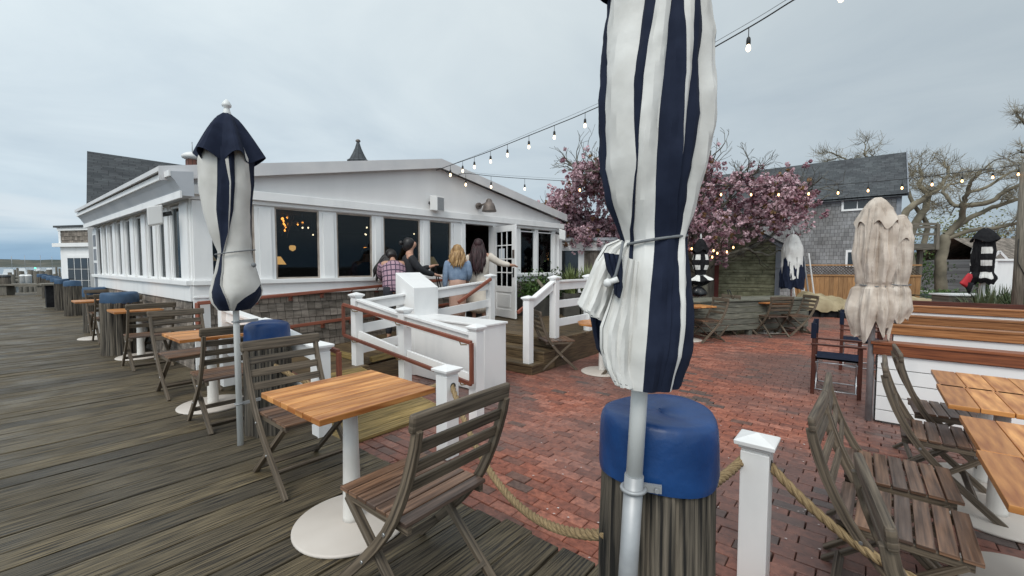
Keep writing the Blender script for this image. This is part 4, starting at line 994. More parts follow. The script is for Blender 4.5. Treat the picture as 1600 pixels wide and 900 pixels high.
# --- the big one in front
FY = 1.38; pbase = G(984, 905, 0); pbase = D(984, 890, FY)
fu_ = thing('closed_umbrella', 'huge closed navy and white striped umbrella in the foreground, strapped to the big blue-capped piling', 'umbrella', (D(975, 890, FY).x, FY, 0), 0, 'closed market umbrellas')
cd = Vector((-D(1010, 400, FY).x, -FY, 0)).normalized()
keys = [(-150, 1030, 60, [966, 1000, 1018, 1040, 1058, 1078, 1084, 1089]),
        (-60, 1029, 72, [962, 1006, 1024, 1045, 1060, 1078, 1090, 1101]),
        (0, 1028, 77, [953, 1012, 1031, 1048, 1062, 1079, 1095, 1105]),
        (70, 1025, 85, [944, 1003, 1019, 1042, 1064, 1077, 1096, 1109]),
        (150, 1023, 89, [938, 992, 1005, 1035, 1066, 1075, 1095, 1111]),
        (210, 1021, 87, [936, 993, 1000, 1030, 1061, 1067, 1087, 1107]),
        (265, 1018, 82, [937, 994, 994, 1026, 1057, 1059, 1078, 1099]),
        (320, 1017, 70, [952, 989, 989, 1024, 1052, 1052, 1070, 1086]),
        (360, 1020, 55, [968, 985, 985, 1022, 1051, 1051, 1062, 1073]),
        (376, 1022, 51, [974, 985, 985, 1022, 1048, 1048, 1059, 1070]),
        (395, 1021, 54, [971, 984, 984, 1021, 1048, 1048, 1059, 1070]),
        (440, 1020, 61, [964, 983, 983, 1017, 1046, 1046, 1058, 1071]),
        (500, 1018, 67, [956, 981, 981, 1013, 1044, 1044, 1057, 1070]),
        (545, 1015, 69, [951, 978, 978, 1009, 1040, 1040, 1054, 1066]),
        (598, 1010, 54, [960, 972, 972, 1005, 1029, 1029, 1044, 1052])]
mb = MB(); px_canopy(mb, FY, keys, cd, 6, wr=.035, seed=4, first=0, rsc=.86)
cloth(mb.build('canopy', ['navy_fabric', 'white_fabric'], fu_, True, fix=False))
rt_ = Vector((-cd.y, cd.x, 0)); rt_ = rt_ if rt_.x > 0 else -rt_
def flap(path, radii, m, depth=.35, off=.0, n=26, sq=.0):
    mb = MB(); pts = [D(u, v, FY)-cd*(-off) for u, v in path]
    mb.tube(pts, [r/F*FY for r in radii], n, cap=False, side=rt_, asp=depth, vary=lambda i, th: 1+.09*math.sin(th*3+i*.8)+.05*math.sin(th*7+i))
    return cloth(mb.build('canopy_fold', m, fu_, True, subsurf=1), .004)
def sheet(rows, m, off, bul=.05, nu=14, sub=4, ph=0., name='canopy_fold'):
    """rows of (uL, vL, uR, vR): a hanging cloth fold with its own bulge"""
    mb = MB(); RR = []
    for a, b in zip(rows[:-1], rows[1:]):
        for k in range(sub): RR.append([x+(y-x)*k/sub for x, y in zip(a, b)])
    RR.append(list(rows[-1])); n = len(RR)
    for i, (ul, vl_, ur, vr) in enumerate(RR):
        for k in range(nu+1):
            f = k/nu; g = i/(n-1); bb = bul*math.sin(math.pi*f)**.8*min(1, .25+g*1.1)+.010*abs(math.sin(f*9+g*3+ph))*g+.006*math.sin(f*21-g*5+ph)
            mb.v.append(D(ul+(ur-ul)*f, vl_+(vr-vl_)*f, FY)+cd*(off+bb))
    for i in range(n-1):
        for k in range(nu): a = i*(nu+1)+k; mb.face((a, a+1, a+nu+2, a+nu+1), [(i*.05, k*.02)]*4, 0, True)
    o = cloth(mb.build(name, m, fu_, True), .004)
    if m == 'white_fabric':
        for pts in ([mb.v[(n-2)*(nu+1)+k] for k in range(nu+1)], [mb.v[i*(nu+1)+1] for i in range(n-1)]):
            hm = MB(); hm.tube([p+cd*.004 for p in pts], .0011, 4); hm.build('hem', 'cord_black', o, True)
    return o
sheet([(968, 376, 988, 384), (948, 384, 984, 400), (934, 406, 974, 424), (921, 436, 962, 452), (911, 460, 956, 478), (905, 473, 950, 492), (912, 480, 946, 500)], 'white_fabric', .02, .05, ph=1)
sheet([(955, 470, 975, 480), (930, 482, 972, 500), (921, 498, 970, 515), (925, 522, 968, 535), (931, 548, 966, 556), (945, 566, 964, 572)], 'navy_fabric', -.05, .03, ph=2)
sheet([(974, 400, 1000, 410), (964, 440, 998, 450), (952, 478, 996, 490), (943, 505, 992, 520), (943, 535, 990, 548), (949, 562, 988, 575), (962, 586, 990, 596)], 'white_fabric', .075, .03, ph=3)
sheet([(949, 396, 974, 400), (953, 418, 976, 424), (962, 440, 974, 446), (964, 455, 970, 462)], 'navy_fabric', .095, .01, ph=0)
ring = []
for k in range(49):
    t = 2*math.pi*k/48; c = D(1022, 377-7*math.sin(t), FY); ring.append(c+(cd*math.cos(t)*1.1+rt_*math.sin(t))*(48/F*FY))
mb.tube(ring, .0045, 8); mb.tube([D(976, 380, FY)+cd*.10, D(972, 405, FY)+cd*.115, D(966, 428, FY)+cd*.115, D(958, 440, FY)+cd*.11], .0045, 8)
mb.build('tie_cord', 'cord_grey', fu_, True)
mb = MB(); p = D(954, 440, FY)+cd*.11; mb.lathe([(.002, -.014), (.011, -.008), (.013, 0), (.011, .008), (.002, .014)], 14, c=p); mb.tube([p, p+rt_*.03+Vector((0, 0, .012))], .009, 10); mb.build('toggle', 'plastic_white', fu_, True)
pt, pm_, pb_ = D(1014, 200, FY), D(1000, 600, FY), D(991, 742, FY); pf = pb_+(pb_-pm_).normalized()*((pb_.z-0)/((pm_.z-pb_.z)/(pm_-pb_).length))
mb = MB(); mb.tube([pb_, pm_, pt, pt+(pt-pm_)*.9], .0265, 18); mb.build('pole', 'pole_white', fu_, True)
mb = MB(); mb.tube([pf, pb_+Vector((0, 0, .0))], .031, 18); mb.build('lower_pole', 'grey_metal', fu_, True)
mb = MB(); c = pb_+(pf-pb_)*.06
rr2 = [c+Vector((math.cos(a), math.sin(a), 0))*.037 for a in [k*math.pi/10 for k in range(21)]]
mb.tube(rr2, .007, 8); mb.box(c+rt_*.065+Vector((0, .02, 0)), (.06, .012, .026), RZ(math.atan2(rt_.y, rt_.x))); mb.tube([c+rt_*.075-Vector((0, -.01, 0)), c+rt_*.075-Vector((0, .0, 0))], .008, 8)
mb.build('pipe_clamp', 'grey_metal', fu_, True)
mb = MB(); kx = [(-150, 1030, 86, [1000, 1050]), (-40, 1030, 80, [1000, 1050]), (-6, 1032, 82, [1000, 1050]), (14, 1034, 78, [1000, 1050])]
mb = MB(); ap = D(1030, -420, FY); 
def hat(Y, u0, v0, u1, v1, hw, cdir, m, parent, name='valance', n=64, nf=8, seed=2, solid=.004, sk=.1):
    top = D(u0, v0, Y); bot = D(u1, v1, Y); mb = MB(); rings = 9; rt = Vector((-cdir.y, cdir.x, 0)); b0 = 0; random.seed(seed); ph = random.random()*6
    for i in range(rings):
        f = i/(rings-1); c = top.lerp(bot, f); Rr = (.03+(f**.66)*(hw/F*Y-.03))
        for k in range(n):
            t = 2*math.pi*k/n; r = Rr*(1+(.06+.14*f)*math.cos(nf*t+ph)+.06*f*math.sin(3*t+ph))
            mb.v.append(c+(cdir*math.cos(t)+rt*math.sin(t))*r+Vector((0, 0, sk*.25*f*math.cos(nf*t+ph))))
    for i in range(rings-1):
        for k in range(n):
            k2 = (k+1) % n; mb.face((i*n+k, i*n+k2, (i+1)*n+k2, (i+1)*n+k), None, 0, True)
    mb.face(range(n)[::-1])
    return cloth(mb.build(name, m, parent, True), solid)
hat(FY, 1031, -330, 1030, -8, 79, cd, 'navy_fabric', fu_, nf=7, seed=5, sk=.06)
# --- left striped umbrella on the deck
LY = 3.46; q = G(376, 695, 0); LY = q.y
lu = thing('closed_umbrella', 'closed navy and white striped umbrella with pointed white finial, standing on the deck at left', 'umbrella', (q.x, q.y, 0), 0, 'closed market umbrellas')
cd2 = Vector((-q.x, -q.y, 0)).normalized()
keys = [(222, 356, 26, [338, 350, 356, 364, 372]), (250, 355, 36, [341, 352, 357, 366, 381]), (290, 355, 37, [341, 359, 360, 366, 385]), (330, 357, 32, [340, 358, 359, 364, 385]),
        (365, 361, 27, [343, 357, 357, 357, 387]), (393, 367, 22, [347, 352, 352, 352, 388]), (402, 368, 23, [346, 351, 351, 351, 390]), (425, 369, 29, [341, 350, 350, 350, 397]), (444, 369, 34, [335, 349, 349, 349, 402]),
        (455, 369, 37, [332, 352, 352, 352, 394]), (463, 368, 36, [333, 356, 356, 356, 380]), (472, 367, 32, [336, 358, 358, 358, 370]), (483, 366, 23, [344, 360, 360, 360, 366])]
mb = MB(); px_canopy(mb, LY, keys, cd2, 5, wr=.06, seed=9, first=1)
cloth(mb.build('canopy', ['navy_fabric', 'offwhite_fabric'], lu, True, fix=False), .005, 38)
hat(LY, 354, 178, 358, 250, 41, cd2, 'navy_fabric', lu, nf=6, seed=6, sk=.14)
mb = MB(); tp_ = D(354, 250, LY); mb.tube([(q.x, q.y, 0), (q.x, q.y, 2.60)], .023, 14); mb.build('pole', 'pole_white', lu, True)
mb = MB(); c = D(354.5, 178, LY); zt_ = D(354, 155, LY).z-c.z
mb.lathe([(.028, -.02), (.030, .0), (.022, zt_*.25), (.018, zt_*.4), (.032, zt_*.5), (.033, zt_*.62), (.02, zt_*.85), (.003, zt_)], 16, c=c); mb.build('finial', 'pole_white', lu, True)
mb = MB(); ring = []
for k in range(33):
    t = 2*math.pi*k/32; ring.append(D(368, 394, LY)+(cd2*math.cos(t)+Vector((-cd2.y, cd2.x, 0))*math.sin(t))*(.133)+Vector((0, 0, .02*math.sin(t))))
mb.tube(ring, .005, 6); p = D(396, 414, LY)+cd2*.05; mb.lathe([(.003, -.02), (.016, -.01), (.018, 0), (.014, .012), (.003, .018)], 10, c=p); mb.build('tie_cord', 'cord_grey', lu, True)
for z in (.34, 1.0):
    mb = MB(); mb.tube([Vector((q.x, q.y, z))+Vector((math.cos(a), math.sin(a), 0))*.03 for a in [k*math.pi/8 for k in range(17)]], .006, 6); mb.beam((q.x+.02, q.y+.0, z), (q.x+.10, q.y+.12, z), .02, .022); mb.build('pipe_clamp', 'grey_metal', lu, True)

def simple_umbrella(label, base, ztop, zbot, pr, m, hatm=None, hz=None, hr=None, stripes=8, seed=1, pole='pole_white', pr_=.025, finial=True, tie=None, grp='closed market umbrellas', folds=7, amp=.16, hem=.10, name='closed_umbrella', skirt=None, horiz=None):
    """pr: list (fraction from top, radius)"""
    random.seed(seed); t = thing(name, label, 'umbrella', base, 0, grp); mb = MB(); n = 140; rows = 60; H = ztop-zbot; ph = [random.random()*6 for _ in range(6)]; bz = base[2]
    def rad(f):
        for (f0, r0), (f1, r1) in zip(pr[:-1], pr[1:]):
            if f <= f1:
                k = (f-f0)/(f1-f0); k = k*k*(3-2*k); return r0+(r1-r0)*k
        return pr[-1][1]
    for i in range(rows+1):
        f = i/rows; z = ztop-f*H-bz
        for k in range(n):
            a = 2*math.pi*k/n; aw = a+.30*math.sin(2*a+ph[1])+.12*math.sin(3*a+ph[2]); c_ = abs(math.sin((folds*aw+ph[0]+.7*math.sin(f*3+ph[4]))/2)); cz = mn.noise(Vector((math.cos(a)*3.4+seed, math.sin(a)*3.4, f*3.2))); cz2 = mn.noise(Vector((math.cos(a)*8, math.sin(a)*8+seed, f*5))); fold = 1.9*c_**.8-1.15+.35*abs(math.sin(folds*1.5*aw+f*5))
            r = rad(f)*(1+amp*min(1, .35+f)*fold+.05*math.sin(3*a+ph[1]+f*4)+.03*abs(math.sin(7*a+f*11+ph[2]))+.22*(.28-abs(cz))+.12*(.25-abs(cz2)))
            zz = z+hem*max(0, f-.7)*3.3*(.9*mn.noise(Vector((math.cos(a)*1.7+seed, math.sin(a)*1.7, 3)))+.35*(1-c_))
            mb.v.append(Vector((r*math.cos(a), r*math.sin(a), zz)))
    for i in range(rows):
        f = i/rows
        for k in range(n):
            k2 = (k+1) % n
            if isinstance(m, (list, tuple)):
                mi = int((folds*(2*math.pi*k/n)+ph[0])/math.pi+.5) % 2
                if horiz: mi = 0 if (mi == 0 or int(f*horiz) % 2 == 0) else 1
            else: mi = 0
            mb.face((i*n+k, i*n+k2, (i+1)*n+k2, (i+1)*n+k), [(i*.1, k*.05)]*4, mi, True)
    cloth(mb.build('canopy', m, t), .004)
    if hatm:
        hb_ = MB(); n2 = 64; rws = 8
        for i in range(rws+1):
            f = i/rws; z = ztop+.02-f*(ztop-hz)-bz
            for k in range(n2):
                a = 2*math.pi*k/n2; r = (.03+(hr-.03)*f**.62)*(1+.07*f*math.cos(folds*a+ph[0]+.4)+.05*f*math.sin(2*a+ph[1])+.10*f*(.3-abs(mn.noise(Vector((math.cos(a)*3, math.sin(a)*3, f*3+seed))))))
                hb_.v.append(Vector((r*math.cos(a), r*math.sin(a), z+.045*f*math.cos(folds*a+ph[0]))))
        for i in range(rws):
            for k in range(n2):
                k2 = (k+1) % n2; hb_.face((i*n2+k, i*n2+k2, (i+1)*n2+k2, (i+1)*n2+k), [(i*.1, k*.05)]*4, 0, True)
        hb_.face(range(n2)[::-1]); cloth(hb_.build('valance', hatm, t), .004)
    mb = MB(); mb.tube([(0, 0, 0), (0, 0, ztop-bz)], pr_, 12); mb.build('pole', pole, t)
    if finial: mb = MB(); mb.lathe([(.022, 0), (.026, .02), (.018, .05), (.028, .07), (.02, .11), (.003, .15)], 12, c=(0, 0, ztop-bz)); mb.build('finial', 'pole_white', t)
    if tie:
        f, r = tie; ring = [Vector((math.cos(a)*r*1.06, math.sin(a)*r*1.06, ztop-f*H-bz+.012*math.sin(a))) for a in [k*math.pi/16 for k in range(33)]]
        mb = MB(); mb.tube(ring, .006, 6); mb.build('tie_cord', 'cord_grey', t)
    return t
b = G(1356, 657, GZ); zt1, zb1 = D(1374, 312, b.y).z, D(1374, 524, b.y).z
simple_umbrella('larger cream closed umbrella, wrinkled and tied, at the left end of the first booth', (b.x, b.y, GZ), zt1, zb1,
    [(0, .05), (.08, .115), (.22, .15), (.45, .155), (.60, .13), (.625, .118), (.66, .15), (.82, .185), (1, .14)], 'cream_fabric', 'cream_fabric', D(1374, 356, b.y).z, .17, seed=12, pole='grey_metal', tie=(.625, .122), folds=7, hem=.20, pr_=.028, amp=.16, finial=False)
b2 = D(1402, 470, 5.7); simple_umbrella('second cream closed umbrella just behind and right of the first one', (b2.x, b2.y, GZ), D(1400, 338, 5.7).z, D(1400, 500, 5.7).z,
    [(0, .05), (.10, .10), (.3, .12), (.5, .12), (.65, .095), (.72, .13), (.88, .15), (1, .11)], 'cream_fabric', 'cream_fabric', D(1400, 380, 5.7).z, .13, seed=17, pole='grey_metal', tie=(.65, .12), folds=5, hem=.12, finial=False)
b3 = D(1236, 465, 11.6); simple_umbrella('closed white umbrella with dark navy lower lining, behind the grey planter wall', (b3.x, b3.y, GZ), D(1236, 368, 11.6).z, D(1236, 452, 11.6).z,
    [(0, .05), (.15, .16), (.5, .22), (.8, .25), (1, .24)], 'navy_fabric', None, seed=22, pole='steel', folds=6, hem=.1)
o = [c for c in bpy.data.objects if c.get('label', '').startswith('closed white umbrella')][0]
mb = MB(); n = 60; zt_, zb_ = D(1236, 366, 11.6).z-GZ, D(1236, 440, 11.6).z-GZ
for i in range(21):
    f = i/20
    for k in range(n):
        a = 2*math.pi*k/n; r = (.05+.19*min(1, f*3)**.6)*(1+.12*abs(math.sin(2.5*a+1+f))-.05+.12*(.3-abs(mn.noise(Vector((math.cos(a)*4, math.sin(a)*4, f*3)))))); mb.v.append(Vector((r*math.cos(a), r*math.sin(a), zt_-(zt_-zb_)*f*(.93+.10*mn.noise(Vector((math.cos(a)*1.6, math.sin(a)*1.6, 2)))))))
for i in range(20):
    for k in range(n): mb.face((i*n+k, i*n+(k+1) % n, (i+1)*n+(k+1) % n, (i+1)*n+k), [(i*.1, k*.1)]*4, 0, True)
cloth(mb.build('cover', 'white_fabric', o), .006)
b4 = D(1093, 465, 11.0); simple_umbrella('small closed black and white striped umbrella by the red door of the green shed', (b4.x, b4.y, GZ), D(1093, 374, 11.0).z, D(1093, 445, 11.0).z,
    [(0, .05), (.2, .12), (.5, .17), (.78, .10), (.9, .26), (1, .15)], ['black_fabric', 'white_fabric'], 'black_fabric', D(1093, 394, 11.0).z, .19, seed=31, folds=4, tie=(.78, .10), horiz=9)
b5 = D(1533, 470, 11.0); simple_umbrella('closed black umbrella with broad white bands near the white fence at far right', (b5.x, b5.y, GZ), D(1533, 357, 11.0).z, D(1533, 444, 11.0).z,
    [(0, .05), (.2, .17), (.5, .20), (.78, .19), (.9, .25), (1, .20)], ['black_fabric', 'white_fabric'], 'black_fabric', D(1533, 377, 11.0).z, .26, seed=35, folds=3, horiz=9, finial=False, pr_=.06, amp=.1)

# ============================================================ RIGHT SIDE: director chairs, booths
def director(p, rz, label):
    t = thing('director_chair', label, 'chair', (p[0], p[1], GZ), rz, 'navy director chairs')
    for x in (-.27, .27):
        mb = MB(); mb.box((x, -.23, .42), (.022, .042, .84)); mb.build('leg', 'dark_red_wood', t, bevel=.003)
        mb = MB(); mb.box((x, .23, .31), (.022, .042, .62)); mb.build('leg', 'dark_red_wood', t, bevel=.003)
        mb = MB(); mb.box((x, .01, .632), (.045, .54, .022)); mb.build('armrest', 'dark_red_wood', t, bevel=.004)
        mb = MB(); mb.box((x, -.235, .80), (.034, .055, .19)); mb.build('back_sleeve', 'navy_fabric', t, bevel=.004)
        mb = MB(); mb.tube([(x*.9, -.25, .06), (x*.9, .25, .06)], .008, 8); mb.tube([(x*.9, -.25, .405), (x*.9, .25, .405)], .008, 8)
        mb.tube([(x*.9, -.2, .06), (-x*.9, -.2, .40)], .008, 8); mb.tube([(x*.9, .2, .06), (-x*.9, .2, .40)], .008, 8); mb.build('brace', 'steel', t)
    mb = MB(); n = 9
    for i in range(n):
        x = -.25+.5*i/(n-1); z = .465-.035*math.sin(math.pi*i/(n-1)); mb.v += [Vector((x, -.21, z)), Vector((x, .23, z)), Vector((x, .23, z-.02)), Vector((x, -.21, z-.02))]
    for i in range(n-1):
        for k in range(4): mb.face((i*4+k, i*4+(k+1) % 4, i*4+4+(k+1) % 4, i*4+4+k), None, 0, False)
    mb.build('seat', 'navy_fabric', t)
    mb = MB()
    for i in range(9): x = -.26+.52*i/8; y = -.235-.02*math.sin(math.pi*i/8); mb.v += [Vector((x, y, .72)), Vector((x, y, .89)), Vector((x, y-.006, .89)), Vector((x, y-.006, .72))]
    for i in range(8):
        for k in range(4): mb.face((i*4+k, i*4+(k+1) % 4, i*4+4+(k+1) % 4, i*4+4+k))
    mb.build('backrest', 'navy_fabric', t)
director((4.13, 5.40), FACE_B+.03, 'navy director chair with dark red wood frame, nearer one, left of the booth')
director((5.42, 6.62), FACE_B+.03, 'second navy director chair, farther back behind the cream umbrella')
BZ = .667
def booth(p, length, label, i, panel=True):
    p = Vector((p[0], p[1], GZ)); t = thing('booth', label, 'booth', p, AZ, 'wood-capped white booths')
    H = BZ-GZ
    mb = MB(); mb.box((length/2, .055, H-.062), (length, .045, .125)); mb.box((length/2, .10, H-.008), (length+.04, .16, .03)); mb.build('cap', 'cap_wood' if i == 0 else 'cap_light', t, bevel=.004)
    mb = MB(); k = 0; z = H-.13
    while z > .05:
        z0 = max(.02, z-.142); mb.box((length/2+.02, .075, (z+z0)/2+.002), (length-.04, .03, z-z0-.008)); z = z0
    mb.build('slat_panel', 'white_paint', t, bevel=.002)
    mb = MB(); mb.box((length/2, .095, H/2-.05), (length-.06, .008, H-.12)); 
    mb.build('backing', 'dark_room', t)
    mb = MB(); 
    for q in range(4): mb.box((length/2, .22+q*.10, .43), (length-.05, .09, .025))
    mb.build('seat', 'cap_wood', t)
    mb = MB()
    for x in (.05, length-.05): mb.box((x, .36, .21), (.05, .42, .41))
    mb.build('seat_support', 'white_paint', t)
    return t
b = G(1359, 661, GZ); booth(b, 3.2, 'nearest booth with white slatted back and thick reddish wood cap, running out of frame', 0)
for u, v, l, lb in ((1391, 507.5, 3.6, 'second booth from the front, orange-brown wood cap with a white strip below'), (1398, 492.5, 3.4, 'third booth from the front, its cap seen just above the second'),
        (1404, 477.0, 2.05, 'fourth booth, shorter, its cap ending before the timber pole')):
    q = G(u, v, BZ); booth(q, l, lb, 1)
# dark bench rail beyond
q = G(1408, 470, BZ); t = thing('low_bench', 'dark red-brown plank bench behind the wooden booths', 'bench', (q.x, q.y, GZ), AZ)
mb = MB(); mb.box((.9, .1, BZ-GZ-.05), (1.8, .06, .12)); mb.build('back_rail', 'dark_red_wood', t)
mb = MB(); mb.box((.05, .1, .35), (.06, .06, .7)); mb.box((1.75, .1, .35), (.06, .06, .7)); mb.box((.9, .35, .40), (1.8, .4, .04)); mb.build('frame', 'dark_red_wood', t)
# wooden box with a white top
q = D(1482, 478, 12.2); t = thing('wooden_chest', 'wooden chest with white top edge behind the booths', 'chest', (q.x, q.y, GZ), -.15)
zt_ = D(1482, 461, 12.2).z-GZ
mb = MB(); mb.box((.62, .3, zt_/2), (1.24, .6, zt_-.04)); mb.box((.62, -.01, zt_*.62), (1.05, .03, zt_*.5)); mb.build('body', 'grey_post_wood', t, bevel=.004)
mb = MB(); mb.box((.62, .3, zt_-.0), (1.34, .7, .04)); mb.build('top', 'white_paint', t)
mb = MB(); mb.tube([(.62, -.03, zt_*.68), (.62, -.06, zt_*.68)], .02, 8); mb.build('knob', 'black_metal', t)
# grey planter wall / platform
pL = G(1070, 530, GZ); pR = G(1262, 518, GZ)
pl = thing('planter_wall', 'long low weathered grey-green plank planter in front of the green shed', 'planter', pL, 0)
pd = (pR-pL).normalized(); pn = Vector((pd.y, -pd.x, 0)); PLn = (pR-pL).length
if pn.y > 0: pn = -pn
mb = MB(); zt_ = .62-GZ; hb_ = zt_/5
for k in range(5): wb(mb, pL, pd, pn, random.uniform(-.02, .02), PLn, .13+k*(zt_-.13)/5, .13+(k+1)*(zt_-.13)/5-.012, -.05, random.uniform(-.005, .005))
pe = pR-pL
for k in range(5): wb(mb, pR, -pn, pd, 0, .75, .13+k*(zt_-.13)/5, .13+(k+1)*(zt_-.13)/5-.012, -.05, 0.01)
wb(mb, pL, pd, pn, -.02, PLn+.03, zt_-.0, zt_+.035, -.85, .03)
mb.build('plank_wall', 'planter_wood', pl, True, bevel=.004)
mb = MB()
for k in range(5): wb(mb, pL, pd, pn, PLn*(k/4)-(.1 if k == 4 else 0), PLn*(k/4)+.1-(.1 if k == 4 else 0), 0, .16, -.15, -.03)
mb.build('foot', 'planter_wood', pl, True)
q = D(1088, 466, 11.0); t = thing('black_bag', 'shiny black plastic bundle on the planter next to the striped umbrella', 'bag', (q.x, q.y-.1, .62+.035), 0)
mb = MB(); n = 16
mb.lathe([(.02, 0), (.17, .0), (.21, .06), (.19, .15), (.12, .22), (.05, .26), (.01, .27)], n)
for i, v in enumerate(mb.v): q_ = 1+.16*math.sin(i*2.3)+.1*math.sin(i*.7); mb.v[i] = Vector((v.x*q_, v.y*q_, v.z))
mb.build('body', 'black_plastic', t, subsurf=1)
q = D(1140, 463, 10.6); t = thing('hose_hoop', 'small bent black hoop handle sticking up from the planter top', 'hoop', (q.x, q.y, .655), 0)
mb = MB(); mb.tube([(-.03, 0, 0), (-.035, 0, .1), (-.06, 0, .17), (-.01, 0, .18), (.03, 0, .1), (.05, 0, .0)], .012, 8); mb.build('hoop', 'black_metal', t)
# tarps
def tarp(u, v, w_, h, d, Y, label, seed):
    random.seed(seed); q = D(u, v, Y); t = thing('covered_furniture', label, 'cover', (q.x, q.y, GZ), -.3, 'furniture under tan covers'); mb = MB(); nx, ny = 40, 24
    ph = [random.random()*6 for _ in range(9)]
    for i in range(nx):
        for j in range(ny):
            a, b_ = i/(nx-1), j/(ny-1); e = min(1, (1-abs(2*a-1)**3.2)*1.15)*min(1, (1-abs(2*b_-1)**3)*1.2)
            z = .20+h*max(0, e)**.55*(.78+.16*math.sin(a*4+ph[0])+.10*math.sin(b_*5+ph[1]))+.025*math.sin(a*23+b_*9+ph[2])+.02*math.sin(b_*31-a*12+ph[3])+.012*math.sin(a*53+b_*41)
            mb.v.append(Vector(((a-.5)*w_+.04*math.sin(b_*9+ph[4]), (b_-.5)*d+.05*math.sin(a*11+ph[5]), z)))
    for i in range(nx-1):
        for j in range(ny-1): k = i*ny+j; mb.face((k, k+ny, k+ny+1, k+1), None, 0, True)
    cloth(mb.build('tarp', 'tan_tarp', t, subsurf=1), .01)
    mb = MB(); mb.box((0, 0, .10), (w_*.93, d*.85, .18)); 
    for k in range(4): mb.box((-w_*.45+k*w_*.3, -d*.45, .12), (.08, .08, .24))
    mb.build('furniture_legs', 'black_fabric', t)
tarp(1288, 480, 1.55, .58, 1.1, 13.6, 'big rumpled tan cover over furniture in front of the cedar fence', 3)
tarp(1345, 478, 1.3, .45, 1.0, 13.2, 'smaller tan cover next to the big one, partly behind the cream umbrella', 5)
tarp(1440, 470, 1.9, .40, 1.0, 13.8, 'low tan cover to the right of the cream umbrellas', 8)
# cedar fence with lattice
fa, fb = D(1240, 413, 15.6), D(1440, 413, 14.6); fa.z = fb.z = GZ
fd = (fb-fa).normalized(); fn = Vector((fd.y, -fd.x, 0)); fL = (fb-fa).length; zt_ = EYE-GZ+.02
fe = thing('cedar_fence', 'orange cedar board fence with dark lattice strip along its top', 'fence', fa, 0)
mb = MB(); n = int(fL/.14)
for k in range(n): wb(mb, fa, fd, fn, k*fL/n+.004, (k+1)*fL/n-.004, 0, zt_-.42, -.02, random.uniform(-.003, .003))
mb.build('board_panel', 'cedar', fe, True)
mb = MB(); wb(mb, fa, fd, fn, 0, fL, zt_-.42, zt_-.36, -.04, .03); wb(mb, fa, fd, fn, 0, fL, zt_-.05, zt_, -.04, .03); mb.build('rail', 'cedar', fe, True)
mb = MB(); z0, z1 = zt_-.36, zt_-.05; h = z1-z0; k = -h
while k < fL:
    for sgn in (1, -1):
        a = fa+fd*max(0, k if sgn > 0 else k)+Vector((0, 0, z0 if sgn > 0 else z1)); b_ = fa+fd*(k+h)+Vector((0, 0, z1 if sgn > 0 else z0))
        if k >= 0 and k+h <= fL: mb.beam(a+fn*.006*sgn, b_+fn*.006*sgn, .012, .032, up=fn)
    k += .10
mb.build('lattice', 'brown_fence', fe, True)
# ============================================================ GREEN SHED
sb = D(1216, 465, 12.4); sb.z = GZ; sl = D(1058, 465, 13.6); sl.z = GZ
s_d = (sb-sl).normalized(); s_n = Vector((s_d.y, -s_d.x, 0)); sL = (sb-sl).length
gs = thing('green_shed', 'old green clapboard shed with blue-grey corner trim, behind the cherry tree', 'shed', sl, 0)
zr = D(1216, 382, 12.4).z; pk_ = sL-1.55; zpk = zr+.92; tm = sL-(D(1216, 0, 12.4).x-D(1112, 0, 12.9).x)
mb = MB(); P = [sl+s_d*tm, sb, sb+Vector((0, 0, zr-GZ)), sl+s_d*pk_+Vector((0, 0, zpk-GZ)), sl+s_d*tm+Vector((0, 0, zpk-GZ-.1))]
def planar(mb, P, o, d): mb.poly(P, 0, [((p-o).dot(d), p.z) for p in P])
planar(mb, P, sl, s_d)
for k in range(26):
    z = .0+k*.105; t1 = sL if z+GZ < zr else sL-(z+GZ-zr)*1.6; 
    if z > zpk-GZ-.1: break
    wb(mb, sl, s_d, s_n, tm, t1, z, z+.10, 0, .012); 
mb.build('wall', 'green_clapboard', gs, True)
mb = MB(); P = [sb, sb-s_n*4, sb-s_n*4+Vector((0, 0, zr-GZ)), sb+Vector((0, 0, zr-GZ))]; planar(mb, P, sb, -s_n); mb.build('side_wall', 'shingle_grey', gs, True)
mb = MB(); P = [sl-s_d*3, sl+s_d*tm, sl+s_d*tm+Vector((0, 0, zpk-GZ-.1)), sl-s_d*3+Vector((0, 0, 1.75))]; planar(mb, P, sl, s_d); mb.build('side_wall', 'brown_clapboard', gs, True)
mb = MB(); wb(mb, sl, s_d, s_n, sL-.10, sL+.03, 0, zr-GZ, .012, .04); mb.beam(sb+s_n*.04+s_d*.12+Vector((0, 0, zr-GZ-.07)), sl+s_d*pk_+s_n*.04+Vector((0, 0, zpk-GZ)), .06, .12); mb.build('trim', 'trim_grey', gs, True)
mb = MB(); a = sb+s_d*.15+s_n*.08+Vector((0, 0, zr-GZ-.07)); b_ = sl+s_d*pk_+s_n*.08+Vector((0, 0, zpk-GZ+.06)); c = sl-s_d*1.2+s_n*.08+Vector((0, 0, zr-GZ-.6))
mb.prism([a, b_, b_-s_n*4, a-s_n*4], (0, 0, .06)); mb.prism([b_, c, c-s_n*4, b_-s_n*4], (0, 0, .06)); mb.build('roof', 'roof_shingle', gs, True)
mb = MB(); wb(mb, sl, s_d, s_n, tm-.05, tm+.07, 0, 2.1, .0, .05); wb(mb, sl, s_d, s_n, tm-.95, tm-.84, 0.9, 2.1, .0, .04); wb(mb, sl, s_d, s_n, tm-.95, tm+.05, 2.0, 2.1, .0, .045); mb.build('door_frame', 'red_paint', gs, True)
mb = MB(); wb(mb, sl, s_d, s_n, tm-.84, tm-.05, 0, 2.0, .0, .02); mb.build('door', 'grey_post_wood', gs, True)
